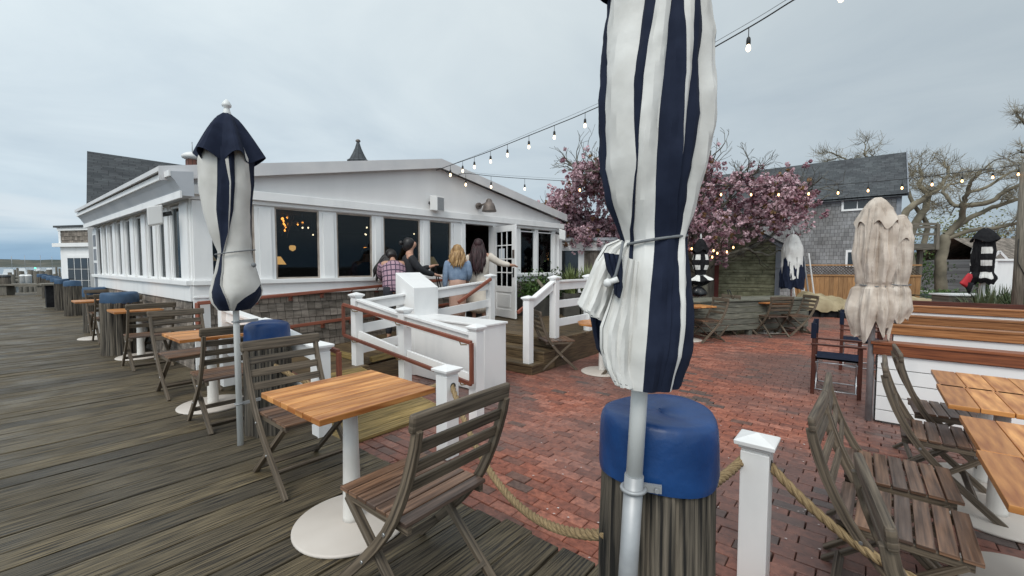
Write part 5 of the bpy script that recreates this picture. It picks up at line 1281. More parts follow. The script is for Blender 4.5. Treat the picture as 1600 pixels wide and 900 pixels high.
# storage lean-to items right of the shed
t = thing('leaning_boards', 'white boards and poles leaning beside the green shed', 'boards', D(1262, 460, 14.3).xy.to_3d()+Vector((0, 0, GZ)), 0)
c = D(1262, 440, 14.3)
for k in range(5):
    mb = MB(); x = c.x-.35+k*.17; mb.beam((x, c.y, GZ), (x-.12, c.y+.3, 1.75+.1*math.sin(k*2)), .03, .09 if k < 3 else .03); mb.build('board', ['white_paint', 'cedar', 'white_paint', 'grey_metal', 'white_paint'][k], t, True)
# ============================================================ GREY SHINGLED HOUSE
hr_ = D(1405, 400, 18.0); hr_.z = GZ
hd = -E1; hn = -E2
HL = 9.5; ho = hr_; ze = D(1405, 299, 18.0).z
ho_ = thing('shingled_house', 'grey shingled house with dark shingled roof and two small windows behind the cherry tree', 'house', ho, 0)
def hb_(mb, t0, t1, z0, z1, d0, d1): return wb(mb, ho, hd, hn, t0, t1, z0, z1, d0, d1)
def hu(u, v=350): return (PL(u, v, ho, hn)-ho).dot(hd)
mb = MB(); P = [ho, ho+hd*HL, ho+hd*HL+Vector((0, 0, ze-GZ)), ho+Vector((0, 0, ze-GZ))]; mb.poly(P, 0, [(0, 0), (HL, 0), (HL, ze-GZ), (0, ze-GZ)])
gb = 4.6; zrg = D(1413, 243, 20.3).z
P = [ho, ho-hn*gb, ho-hn*gb+Vector((0, 0, ze-GZ)), ho-hn*gb/2+Vector((0, 0, zrg-GZ)), ho+Vector((0, 0, ze-GZ))]; planar(mb, P, ho, -hn)
P = [p+hd*HL for p in P]; planar(mb, P, ho, -hn); mb.build('wall', 'shingle_grey', ho_, True)
mb = MB(); a = ho-hd*.18+hn*.22+Vector((0, 0, ze-GZ-.12)); b_ = ho-hd*.18-hn*gb/2+Vector((0, 0, zrg-GZ)); c = ho-hd*.18-hn*(gb+.2)+Vector((0, 0, ze-GZ-.12)); LL = hd*(HL+.36); hh = (b_-a).length
for p, q in ((a, b_), (c, b_)):
    mb.poly([p, p+LL, q+LL, q], 0, [(0, 0), (HL, 0), (HL, hh), (0, hh)])
    mb.poly([p-Vector((0, 0, .1)), p+LL-Vector((0, 0, .1)), q+LL-Vector((0, 0, .1)), q-Vector((0, 0, .1))], 0, [(0, 0), (HL, 0), (HL, hh), (0, hh)])
mb.build('roof', 'roof_shingle', ho_, True)
mb = MB(); hb_(mb, 0, HL, ze-GZ-.28, ze-GZ-.08, 0, .04); hb_(mb, 0, .16, 0, ze-GZ-.28, 0, .03); mb.beam(a+Vector((0, 0, -.02)), b_+Vector((0, 0, -.02)), .04, .14); mb.build('trim', 'trim_grey', ho_, True)
for (u0, u1, v0, v1) in ((1319, 1362, 308, 326), (1325, 1347, 394, 414)):
    t0, t1 = hu(u1, v0), hu(u0, v0); z0, z1 = PL((u0+u1)/2, v1, ho, hn).z-GZ, PL((u0+u1)/2, v0, ho, hn).z-GZ
    mb = MB()
    for q in ((t0-.08, t1+.08, z0-.08, z0), (t0-.08, t1+.08, z1, z1+.1), (t0-.08, t0, z0, z1), (t1, t1+.08, z0, z1)): hb_(mb, *q, 0, .05)
    w_ = mb.build('window', 'white_paint', ho_, True)
    mb = MB(); hb_(mb, t0, t1, z0, z1, .004, .012); mb.build('pane', 'glass_dark', w_, True)
    mb = MB(); hb_(mb, (t0+t1)/2-.015, (t0+t1)/2+.015, z0, z1, .013, .03); mb.build('mullion', 'white_paint', w_, True)
# wooden balcony landing at the right of the house
q = D(1418, 390, 17.0); by = thing('balcony', 'weathered wooden balcony landing with railing attached to the right of the shingled house', 'balcony', (q.x, q.y, GZ), 0)
x0, x1 = q.x-.6, D(1464, 390, 17).x; z0, z1 = D(1440, 390, 17).z, D(1440, 350, 17).z
mb = MB(); mb.box(((x0+x1)/2, 17.6, z0+.12), (x1-x0, 1.2, .24)); mb.build('floor', 'grey_post_wood', by, True)
mb = MB()
for zz in (z1, z1-.12, (z0+z1)/2+.1): mb.box(((x0+x1)/2, 17.0, zz), (x1-x0, .05, .09)); 
for xx in (x0, x1-.06): mb.box((xx+.03, 17.0, (z0+z1)/2), (.12, .12, z1-z0))
mb.build('railing', 'grey_post_wood', by, True)
for xx in (x0+.1, x1-.1): mb = MB(); mb.box((xx, 17.6, (z0+GZ)/2), (.14, .14, z0-GZ)); mb.build('post', 'grey_post_wood', by, True)
# ============================================================ LOW ANNEX RIGHT OF THE RESTAURANT
an = D(876, 440, 12.4); an.z = GZ; ad = Vector((.985, -.17, 0)).normalized(); a_n = Vector((ad.y, -ad.x, 0)); ax = thing('annex', 'low grey flat-roofed annex with white fascia between the restaurant and the cherry tree', 'building', an, 0)
zt_ = D(900, 374, 12.3).z-GZ
mb = MB(); wb(mb, an, ad, a_n, 0, 2.9, 0, zt_-.1, -2, 0); mb.build('wall', 'shingle', ax, True)
mb = MB(); wb(mb, an, ad, a_n, -.4, 3.0, zt_-.04, zt_+.04, -2.2, .12); mb.build('roof', 'grey_roof', ax, True)
mb = MB(); wb(mb, an, ad, a_n, -.4, 2.95, zt_-.32, zt_-.04, .0, .06); wb(mb, an, ad, a_n, .50, .66, 0, zt_-.3, .0, .05); wb(mb, an, ad, a_n, -.05, .03, 0, zt_-.3, .0, .05); mb.build('trim', 'white_paint', ax, True)
mb = MB(); wb(mb, an, ad, a_n, .03, .50, .8, zt_-.32, .003, .02); mb.build('window', 'glass_dark', ax, True)

# ============================================================ PLANTS
def leafcloud(mb, pts, size, rnd, mi_f=None, asp=.5, up=.3):
    for p in pts:
        s_ = size*rnd.uniform(.6, 1.3); a = Vector((rnd.gauss(0, 1), rnd.gauss(0, 1), rnd.gauss(0, 1)+up)).normalized(); b_ = a.orthogonal().normalized()
        b_ = (Matrix.Rotation(rnd.random()*6, 3, a)@b_); c = a.cross(b_); i = len(mb.v)
        mb.v += [p-b_*s_*.5, p+c*s_*asp*.5, p+b_*s_*.5, p-c*s_*asp*.5]; mb.face((i, i+1, i+2, i+3), None, mi_f(p) if mi_f else 0)
def strap(mb, p, n, L_, rnd, w_=.02, mi=0, spread=1., droop=.6):
    for _ in range(n):
        a = rnd.random()*6.28; l = L_*rnd.uniform(.6, 1.1); d = Vector((math.cos(a), math.sin(a), 0)); s_ = d.cross(Vector((0, 0, 1))); tilt = rnd.uniform(.1, .9)*spread; o = Vector((rnd.gauss(0, .05), rnd.gauss(0, .05), 0)); pr = None
        for k in range(6):
            f = k/5; q = p+o+d*(l*tilt*f)+Vector((0, 0, l*(f-droop*tilt*f*f))); ww = w_*(1-f**2*.95); i = len(mb.v); mb.v += [q-s_*ww, q+s_*ww]
            if k: mb.face((i-2, i-1, i+1, i), None, mi)
rn = random.Random(5)
pp = W(-6.0, 8.3, PZ)
t = thing('planter_box', 'dark low wooden planter under the right-hand restaurant windows', 'planter', pp, 0)
mb = MB(); c = (C0+FD*(door[1]+.75))+FN*.45; L2 = FL-door[1]-.5
wb(mb, C0+FD*(door[1]+.55), FD, FN, 0, L2+.4, PZ, PZ+.42, .12, .16); wb(mb, C0+FD*(door[1]+.55), FD, FN, 0, L2+.4, PZ, PZ+.42, .78, .84); wb(mb, C0+FD*(door[1]+.55), FD, FN, 0, .06, PZ, PZ+.42, .16, .78); wb(mb, C0+FD*(door[1]+.55), FD, FN, 0.06, L2+.4, PZ, PZ+.36, .16, .78)
mb.build('box', 'planter_dark', t, True)
for k, (f, h, m_, lb) in enumerate(((.15, .55, 'leaf_green', 'bushy bright green plant in the planter right beside the open door'), (.36, .55, 'leaf_dark', 'dark green bushy plant in the middle of the window planter'), (.58, .6, 'leaf_dark', 'dark leafy plant behind the sloping steps railing'))):
    p = C0+FD*(door[1]+.55+L2*f)+FN*.5+Vector((0, 0, PZ+.40)); o = thing('leafy_plant', lb, 'plant', p, 0, 'plants in the window planter'); mb = MB()
    leafcloud(mb, [Vector((rn.gauss(0, .17), rn.gauss(0, .13), abs(rn.gauss(.12, h*.38)))) for _ in range(900)], .075, rn, asp=.6); mb.build('foliage', m_, o)
for k, (u, v, Y, n, l, lb) in enumerate(((893, 448, 9.9, 150, .72, 'tall pale green strap-leaved plant at the right end of the window planter'), (918, 448, 9.9, 150, .72, 'second tall strap-leaved plant, next to the white railing cap'))):
    p = D(u, v, Y); o = thing('strap_plant', lb, 'plant', (p.x, p.y, p.z-.15), 0, 'strap-leaved plants'); mb = MB(); strap(mb, Vector((0, 0, 0)), n, l, rn, .017, 0, .8, .5); mb.build('leaves', 'leaf_pale', o)
    mb = MB(); mb.box((0, 0, -.35), (.4, .35, .7)); mb.build('pot', 'planter_dark', o)
p = C0+FD*(door[1]+.95)+FN*.85+Vector((0, 0, PZ+.42)); o = thing('driftwood', 'weathered piece of driftwood propped in the window planter', 'driftwood', p, 0)
mb = MB(); mb.tube([(-.25, 0, .42), (-.12, 0, .25), (0, 0, .12), (.18, 0, .02)], [.04, .06, .05, .02], 8, asp=.5); mb.tube([(.05, 0, .1), (.15, .05, .3), (.1, .05, .45), (.2, .03, .55)], [.02, .015, .012, .006], 6); mb.build('wood', 'pale_bark', o)
# strappy bank by the timber pole at right
for k in range(9):
    u = 1530+k*9; v = 490-((k*37) % 11)*2.5; Y = 10.6+((k*53) % 7)*.28
    p = D(u, v, Y); o = thing('strap_plant', ['strap-leaved plant at the left end of the dark bank by the timber pole', 'strap-leaved plant second in the bank by the timber pole', 'arching strap-leaved plant third in the bank left of the pole', 'arching strap-leaved plant below the striped umbrella pole side of the bank', 'strap-leaved clump in the middle of the bank before the white fence', 'strap-leaved clump just left of the timber pole', 'strap-leaved clump whose leaves cross the timber pole', 'strap-leaved clump right of the timber pole', 'last strap-leaved clump at the right picture edge'][k], 'plant', (p.x, p.y, GZ), 0, 'strap-leaved plants')
    mb = MB(); strap(mb, Vector((0, 0, 0)), 95, 1.15, rn, .03, 0, .9, .55); mb.build('leaves', 'leaf_dark' if k % 2 else 'leaf_mid', o)
def bush(u, v, Y, rx, rz_, m_, lb, n=1400, sz=.12, grp='green bushes in the background'):
    p = D(u, v, Y); o = thing('bush', lb, 'bush', (p.x, p.y, GZ), 0, grp); mb = MB(); pts = []
    for _ in range(n):
        d = Vector((rn.gauss(0, 1), rn.gauss(0, 1), rn.gauss(0, 1))).normalized()*(rn.random()**.4); lump = 1+.25*math.sin(d.x*5+u)+.2*math.sin(d.y*6+d.z*4)
        pts.append(Vector((d.x*rx*lump, d.y*rx*.7*lump, p.z-GZ+d.z*rz_*lump)))
    leafcloud(mb, pts, sz, rn); mb.build('foliage', m_, o)
    mb = MB()
    for k in range(5): a = k*1.3; mb.tube([(0.05*math.cos(a), .05*math.sin(a), 0), (rx*.3*math.cos(a), rx*.3*math.sin(a), (p.z-GZ)*.6), (rx*.55*math.cos(a), rx*.4*math.sin(a), (p.z-GZ)+rz_*.3)], [.04, .03, .012], 5)
    mb.build('stem', 'lichen_bark', o)
bush(1425, 425, 24, 1.6, 1.2, 'leaf_green', 'green bush just right of the cream umbrellas under the balcony', 2200, .13)
bush(1500, 380, 34, 3.0, 2.6, 'leaf_spring', 'fresh yellow-green young tree foliage behind the bare tree trunk', 3200, .2)
bush(1400, 450, 19, .9, .5, 'leaf_dark', 'low dark bush beside the white garden chair', 900, .1)
bush(1590, 395, 40, 4.5, 3.2, 'twig_bark', 'brown twiggy thicket at the far right behind the white fence', 3000, .25)
bush(1555, 440, 13, .5, .45, 'leaf_green', 'small green bush left of the white fence', 700, .09)
bush(1462, 462, 16, 1.0, .28, 'leaf_green', 'flat green ground bush behind the green bench', 900, .1)
bush(1340, 430, 30, 2.2, 1.4, 'leaf_dark', 'dark bush behind the cedar fence', 1200, .2)
# ============================================================ CHERRY TREE
rnd = random.Random(11)
def grow(mb, p, d, L_, r, depth, rnd, ends, bend=.35, splits=(2, 3), shrink=.72, grav=0., nseg=5, sides=6, minr=.004, flat=0., twigs=None, tmin=99):
    pts = [p]; rs = [r]; q = p.copy(); dd = d.copy()
    for k in range(nseg):
        dd = (dd+Vector((rnd.gauss(0, bend), rnd.gauss(0, bend), rnd.gauss(0, bend)))*.32+Vector((0, 0, grav))).normalized(); q = q+dd*L_/nseg; pts.append(q.copy()); rs.append(max(minr, r*(1-.38*(k+1)/nseg)))
    (twigs if depth <= tmin and twigs is not None else mb).tube(pts, rs, sides if depth > 1 else 3, cap=False)
    if depth == 0: ends.append((q, dd)); return
    if depth <= 2: ends.append((pts[nseg//2], dd))
    for k in range(rnd.choice(splits)):
        ax_ = dd.orthogonal().normalized(); ax_ = Matrix.Rotation(rnd.random()*6.28, 3, dd)@ax_; nd = (Matrix.Rotation(rnd.uniform(.35, .85), 3, ax_)@dd)
        nd.z *= (1-flat); nd.normalize(); i = rnd.choice((nseg, nseg-1, nseg-2)) if k else nseg
        grow(mb, pts[i], nd, L_*shrink*rnd.uniform(.8, 1.15), rs[i]*.72, depth-1, rnd, ends, bend, splits, shrink, grav, nseg, sides, minr, flat, twigs, tmin)
cb = D(1098, 470, 12.0); ct = thing('cherry_tree', 'wide pink blossoming cherry tree spreading behind the big umbrella and over the green shed', 'tree', (cb.x, cb.y, GZ), 0)
O_ = Vector((cb.x, cb.y, GZ)); trk = MB(); blo = MB(); Y0 = cb.y
base = Vector((0, 0, 0)); fork = D(1096, 428, Y0)-O_
trk.tube([base, base.lerp(fork, .5)+Vector((.05, 0, 0)), fork], [.17, .14, .13], 10)
limbs = [[(1096, 428), (1120, 405), (1150, 372), (1180, 335), (1205, 300)], [(1108, 416), (1140, 400), (1175, 388), (1215, 360), (1262, 322)], [(1096, 428), (1085, 390), (1090, 340), (1100, 290), (1110, 235)],
         [(1096, 428), (1050, 400), (1000, 385), (940, 360), (890, 330)], [(1096, 428), (1060, 380), (1020, 340), (980, 300), (940, 268)], [(1150, 372), (1190, 350), (1230, 315), (1255, 300)], [(1000, 385), (950, 385), (910, 378), (875, 350)],
         [(1090, 360), (1130, 320), (1150, 290), (1165, 280)], [(1060, 380), (1000, 330), (930, 290), (900, 262)], [(1120, 405), (1160, 390), (1200, 400), (1235, 385)]]
nodes = []
for li, l in enumerate(limbs):
    dy = rnd.uniform(-1.1, 1.1); P = [D(u, v, Y0+dy*(i/(len(l)-1)))-O_ for i, (u, v) in enumerate(l)]; Q = []
    for a, b_ in zip(P[:-1], P[1:]):
        for k in range(4): Q.append(a.lerp(b_, k/4)+Vector((rnd.gauss(0, .03), rnd.gauss(0, .03), rnd.gauss(0, .03))))
    Q.append(P[-1]); n = len(Q); trk.tube(Q, [.085*(1-.75*i/n) if li < 5 else .05*(1-.7*i/n) for i in range(n)], 7, cap=False)
    for i in range(3, n):
        nodes.append((Q[i], (Q[i]-Q[i-1]).normalized()))
        if li in (3, 4, 6, 8): nodes.append((Q[i], (Q[i]-Q[i-1]).normalized()))
def in_crown(p):
    w_ = p+O_; u = 800+F*w_.x/w_.y; v = 414-F*(w_.z-EYE)/w_.y
    top = 300
    if u < 950: top = 258+max(0, 905-u)*.9; bot = 388 if u > 880 else 372-(880-u)*1.2
    elif u < 1085: top = 262; bot = 400
    elif u < 1130: top = 240+(u-1085)*.5; bot = 430-(u-1085)*.2
    else: top = 278+max(0, u-1230)*.7; bot = 378-max(0, u-1140)*.22
    return top < v < bot and 846 < u < 1275
ends = []; 
for q, d in nodes:
    if not in_crown(q) and rnd.random() < .7: continue
    for _ in range(2):
        nd = (d+Vector((rnd.gauss(0, .6), rnd.gauss(0, .7), rnd.gauss(.15, .5)))).normalized(); grow(trk, q, nd, rnd.uniform(.36, .68), .02, 2, rnd, ends, .5, (2, 3), .62, .03, 3, 4, .005)
cl = []
for q, d in ends:
    if in_crown(q) or rnd.random() < .05: cl.append(q)
rnd.shuffle(cl); cl = cl[:2700]
for q in cl:
    m0 = rnd.random(); 
    k3 = 3 if rnd.random() < .7 else 5
    for c_ in range(rnd.choice((1, 2, 2, 3))):
        cc = q+Vector((rnd.gauss(0, .10), rnd.gauss(0, .10), rnd.gauss(-.02, .09))); mi = 2 if rnd.random() < .08 else (0 if m0 < .66 else 1); rr_c = rnd.uniform(.035, .07)
        leafcloud(blo, [cc+Vector((rnd.gauss(0, 1), rnd.gauss(0, 1), rnd.gauss(0, 1))).normalized()*rr_c for _ in range(15)], .075, rnd, lambda p, mi=mi: mi, asp=.85, up=0)
trk.build('trunk', 'lichen_bark', ct); blo.build('crown', ['blossom_a', 'blossom_b', 'bronze_leaf'], ct)
# ============================================================ BARE TREES
def baretree(label, base_uv, Y, trunk, limbs, seed, r0, dens=2, tl=(.9, 1.6), flat=.25):
    rd = random.Random(seed); o3 = D(*base_uv, Y); o3.z = GZ; t = thing('bare_tree', label, 'tree', o3, 0, 'bare wind-shaped trees'); tk = MB(); tw = MB(); k_ = Y/20
    def mk(l, ra, rb_, dy):
        P = [D(u, v, Y+dy*i/(len(l)-1))-o3 for i, (u, v) in enumerate(l)]; Q = []
        for i in range(len(P)-1):
            for j in range(4):
                f = j/4; p0 = P[max(0, i-1)]; p1, p2 = P[i], P[i+1]; p3 = P[min(len(P)-1, i+2)]
                Q.append(.5*((2*p1)+(p2-p0)*f+(2*p0-5*p1+4*p2-p3)*f*f+(3*p1-p0-3*p2+p3)*f**3)+Vector((rd.gauss(0, .02), rd.gauss(0, .03), rd.gauss(0, .02)))*k_)
        Q.append(P[-1]); n = len(Q); tk.tube(Q, [ra+(rb_-ra)*i/n for i in range(n)], 8, cap=False); return Q
    mk(trunk, r0, r0*.7, 0); ends = []
    for li, (l, ra, rb_) in enumerate(limbs):
        Q = mk(l, ra, rb_, rd.uniform(-2, 2)*k_); n = len(Q)
        for i in range(max(2, n//3), n):
            for _ in range(dens if i > .62*n else (1 if rd.random() < .45 else 0)):
                d = (Q[i]-Q[i-1]).normalized(); nd = (d*.8+Vector((rd.gauss(0, .7), rd.gauss(0, .6), rd.gauss(.02, .35)))).normalized()
                grow(tk, Q[i], nd, rd.uniform(*tl)*k_*.62, .028*k_, 3, rd, ends, .8, (2, 2, 3), .66, .0, 4, 4, .006*k_, .55, tw, 2)
    for q, d in ends:
        for _ in range(2):
            nd = (d+Vector((rd.gauss(0, .6), rd.gauss(0, .6), rd.gauss(.35, .45)))).normalized(); l = rd.uniform(.2, .5)*k_; tw.tube([q, q+nd*l*.5+Vector((0, 0, .02)), q+nd*l+Vector((0, 0, .05))], [.006*k_, .005*k_, .003*k_], 3, cap=False)
    tk.build('trunk', 'pale_bark', t); tw.build('crown', 'twig_bark', t)
baretree('bare twisted tree directly behind the balcony, crown a flat fan of twigs', (1432, 470), 22, [(1432, 470), (1424, 440), (1418, 400), (1420, 370)],
    [([(1420, 372), (1432, 345), (1446, 325), (1450, 302), (1436, 290), (1442, 275), (1436, 262)], .20, .05), ([(1420, 372), (1412, 340), (1428, 320), (1452, 305), (1470, 290), (1482, 272), (1478, 260)], .20, .04),
     ([(1440, 395), (1448, 355), (1436, 330), (1420, 300), (1412, 280), (1408, 262)], .13, .04), ([(1420, 390), (1395, 350), (1380, 310), (1370, 262), (1350, 240)], .10, .03), ([(1395, 350), (1360, 300), (1330, 256), (1312, 244)], .08, .03)], 4, .32, 1, (.55, .9), .3)
baretree('bare tree with long limbs sweeping to the right over the far houses', (1470, 475), 19, [(1470, 475), (1470, 430), (1474, 385), (1478, 368)],
    [([(1478, 368), (1500, 345), (1504, 325), (1490, 320), (1474, 300), (1480, 290), (1500, 285)], .12, .04), ([(1478, 368), (1502, 340), (1504, 318), (1514, 300), (1520, 280), (1538, 264)], .13, .04),
     ([(1485, 360), (1510, 343), (1550, 325), (1580, 315), (1612, 305), (1650, 295)], .12, .04), ([(1500, 322), (1540, 318), (1570, 300), (1600, 285), (1640, 275)], .12, .03), ([(1476, 375), (1510, 362), (1560, 355), (1600, 345), (1650, 330)], .11, .04),
     ([(1514, 300), (1545, 290), (1575, 272), (1600, 262), (1630, 255)], .07, .03)], 8, .23, 1, (.55, .95), .35)
baretree('leafless tree whose twig tips show at the top right edge', (1680, 470), 13, [(1680, 470), (1675, 380), (1660, 300), (1650, 260)],
    [([(1650, 260), (1630, 225), (1605, 200), (1592, 182)], .06, .02), ([(1655, 270), (1635, 240), (1608, 240), (1594, 238)], .05, .02)], 12, .2, 1, (.4, .7), .3)
# ============================================================ FAR RIGHT BACKGROUND
q = D(1486, 440, 36); q.z = GZ; fh = thing('far_cottage', 'small dark-roofed grey cottage with a lit porch in the far right distance', 'house', q, 0)
def xz(u, v, Y=36): p = D(u, v, Y); return p
mb = MB(); a, b_ = D(1486, 440, 36), D(1570, 440, 36); zt_ = D(1486, 410, 36).z
mb.box(((a.x+b_.x)/2, 38.5, (zt_+GZ)/2), (b_.x-a.x, 5, zt_-GZ)); mb.build('wall', 'shingle_grey', fh, True)
mb = MB(); pk2 = D(1545, 385, 38.5)
mb.prism([(a.x-.5, 35.7, zt_-.1), (b_.x+.6, 35.7, zt_-.1), (b_.x+.6, 38.5, pk2.z), (a.x+1.2, 38.5, pk2.z)], (0, 0, .15)); mb.prism([(a.x-.5, 41.3, zt_-.1), (b_.x+.6, 41.3, zt_-.1), (b_.x+.6, 38.5, pk2.z), (a.x+1.2, 38.5, pk2.z)], (0, 0, .15)); mb.build('roof', 'roof_shingle', fh, True)
mb = MB(); c = D(1505, 428, 35.9); mb.box(c, (.9, .1, 2.0)); mb.build('door', 'glass_dark', fh, True)
mb = MB(); c = D(1528, 428, 35.9); mb.box(c, (.5, .1, 1.6)); c = D(1552, 424, 35.9); mb.box(c, (1.0, .1, 1.0)); mb.build('window', 'glass_dark', fh, True)
mb = MB(); c = D(1502, 418, 35.85); mb.box(c, (.45, .05, .2)); mb.build('sign', 'paper', fh, True)
for u, v in ((1517, 410), (1482, 411), (1494, 409)):
    mb = MB(); mb.lathe([(.01, -.12), (.13, 0), (.01, .12)], 8, c=D(u, v, 35.4)); mb.build('porch_lamp', 'bulb_warm', fh, True)
q = D(1480, 430, 33); t = thing('blue_umbrellas', 'blue market awning in the distance by the cottage', 'awning', (q.x, q.y, GZ), 0)
mb = MB(); c = D(1478, 422, 33); mb.box((c.x, c.y, c.z), (1.0, 1, .3), taper=.6); mb.build('cloth', 'blue_awning', t, True)
mb = MB(); mb.tube([(c.x, c.y, GZ), (c.x, c.y, c.z)], .05, 6); mb.build('pole', 'grey_metal', t, True)
q = D(1490, 450, 26); t = thing('metal_barrier', 'black metal railing in front of the distant cottage', 'barrier', (q.x, q.y, GZ), 0)
mb = MB(); a, b_ = D(1470, 429, 26), D(1530, 429, 26)
for z in (a.z, a.z-.35): mb.tube([(a.x, 26, z), (b_.x, 26, z)], .03, 6)
for k in range(5): x = a.x+(b_.x-a.x)*k/4; mb.tube([(x, 26, GZ), (x, 26, a.z)], .035, 6)
mb.build('rails', 'black_metal', t, True)
q = D(1432, 460, 17); t = thing('garden_chair', 'white rounded-back garden chair beyond the covered furniture', 'chair', (q.x, q.y, GZ), .5)
mb = MB()
for k in range(7): a = (k-3)*.13; mb.beam((a*.75, .2, .35), (a*1.15, .42, 1.10-abs(k-3)**2*.012), .018, .075, up=(0, 1, 0))
mb.build('backrest', 'white_paint', t)
mb = MB(); mb.box((0, -.05, .36), (.55, .55, .03)); mb.box((-.33, -.1, .58), (.1, .65, .025)); mb.box((.33, -.1, .58), (.1, .65, .025)); mb.build('seat', 'white_paint', t)
mb = MB()
for sx in (-.3, .3): mb.box((sx, -.32, .28), (.03, .09, .58)); mb.beam((sx, -.2, .34), (sx, .5, .02), .03, .08)
mb.build('leg', 'white_paint', t)
for (u0, u1, v, Y, lb) in ((1430, 1466, 459, 14.5, 'green slatted bench under the balcony tree'), (1466, 1520, 457, 15.5, 'dark green slatted bench left of the black and white umbrella')):
    a, b_ = D(u0, v, Y), D(u1, v, Y); l = b_.x-a.x; t = thing('park_bench', lb, 'bench', (a.x, Y, GZ), -.1, 'green garden benches'); H = a.z-GZ
    mb = MB()
    for k in range(3): mb.box((l/2, .2, H-.05-k*.12), (l, .03, .085))
    mb.build('backrest', 'bench_green', t); mb = MB()
    for k in range(4): mb.box((l/2, -.3+k*.12, .42), (l, .09, .025))
    mb.build('seat', 'bench_green', t)
    for x in (.05, l-.05):
        mb = MB(); mb.box((x, .2, H/2), (.06, .06, H)); mb.box((x, -.32, .3), (.06, .06, .6)); mb.box((x, -.06, .6), (.06, .56, .03)); mb.build('leg', 'bench_green', t)
q = D(1512, 437, 10.8); t = thing('red_jacket', 'bright red cloth hanging beside the black and white umbrella', 'cloth', (q.x, q.y, q.z+.13), 0)
mb = MB(); mb.tube([(.05, 0, .02), (.03, 0, -.04), (-.03, 0, -.16), (-.08, 0, -.25), (-.10, 0, -.28)], [.05, .09, .10, .11, .10], 12, asp=.35, side=(1, 0, 0), vary=lambda i, th: 1+.15*math.sin(th*3+i)); mb.build('cloth', 'red_cloth', t)
mb = MB(); mb.tube([(.05, 0, -.2), (.04, 0, -.35), (.06, 0, -.5)], [.11, .08, .01], 10, asp=.4, side=(1, 0, 0)); mb.build('lining', 'black_fabric', t)
# white fence panel and its gable trim
q = D(1550, 460, 12.4); t = thing('white_fence', 'plain white board screen beside the timber pole at far right', 'fence', (q.x, q.y, GZ), 0)
z1 = D(1550, 406, 12.4).z; mb = MB(); mb.box((q.x+1.3, 12.45, (z1+GZ)/2), (2.6, .06, z1-GZ)); mb.build('panel', 'white_paint', t, True)
mb = MB(); 
for x in (q.x+.03, q.x+1.3, q.x+2.5): mb.box((x, 12.40, (z1+GZ)/2), (.10, .06, z1-GZ+.02))
mb.box((q.x+1.3, 12.40, z1), (2.66, .09, .06)); mb.build('frame', 'white_paint', t, True)
q = D(1560, 430, 22); t = thing('far_shingled_house', 'brownish shingled roof and white gable trim behind the white screen', 'house', (q.x, q.y, GZ), 0)
za, zb2 = D(1555, 405, 22).z, D(1600, 372, 24).z
mb = MB(); mb.box((q.x+4.2, 24, (za+GZ)/2), (8.6, 4, za-GZ)); mb.build('wall', 'shingle_grey', t, True)
mb = MB(); mb.poly([(q.x-.4, 21.7, za-.1), (q.x+9, 21.7, za-.1), (q.x+9, 24, zb2), (q.x-.4, 24, zb2)], 0, [(0, 0), (9, 0), (9, 3), (0, 3)]); mb.poly([(q.x-.4, 26.3, za-.1), (q.x+9, 26.3, za-.1), (q.x+9, 24, zb2), (q.x-.4, 24, zb2)], 0, [(0, 0), (9, 0), (9, 3), (0, 3)]); mb.build('roof', 'shingle', t, True)
mb = MB(); g0 = D(1560, 405, 21.5)
mb.beam(D(1545, 408, 21.5), D(1562, 393, 21.5), .05, .12); mb.beam(D(1562, 393, 21.5), D(1576, 408, 21.5), .05, .12); mb.build('gable_trim', 'white_paint', t, True)
# timber pole
q = D(1588, 492, 9.6); tp0 = thing('timber_pole', 'tall round weathered timber pole at the right edge carrying the string lights', 'pole', (q.x, q.y, GZ), 0)
zt_ = D(1595, 255, 9.6).z-GZ
mb = MB(); mb.tube([(0, 0, 0), (0, 0, zt_*.5), (0, 0, zt_)], [.095, .088, .08], 14); mb.build('pole', 'grey_post_wood', tp0)
mb = MB(); mb.tube([(-.09, -.03, 2.2), (-.11, -.05, 1.7), (-.02, -.10, 1.45), (.08, -.08, 1.3), (.1, -.03, .9)], .008, 6); mb.build('cable', 'cord_black', tp0)

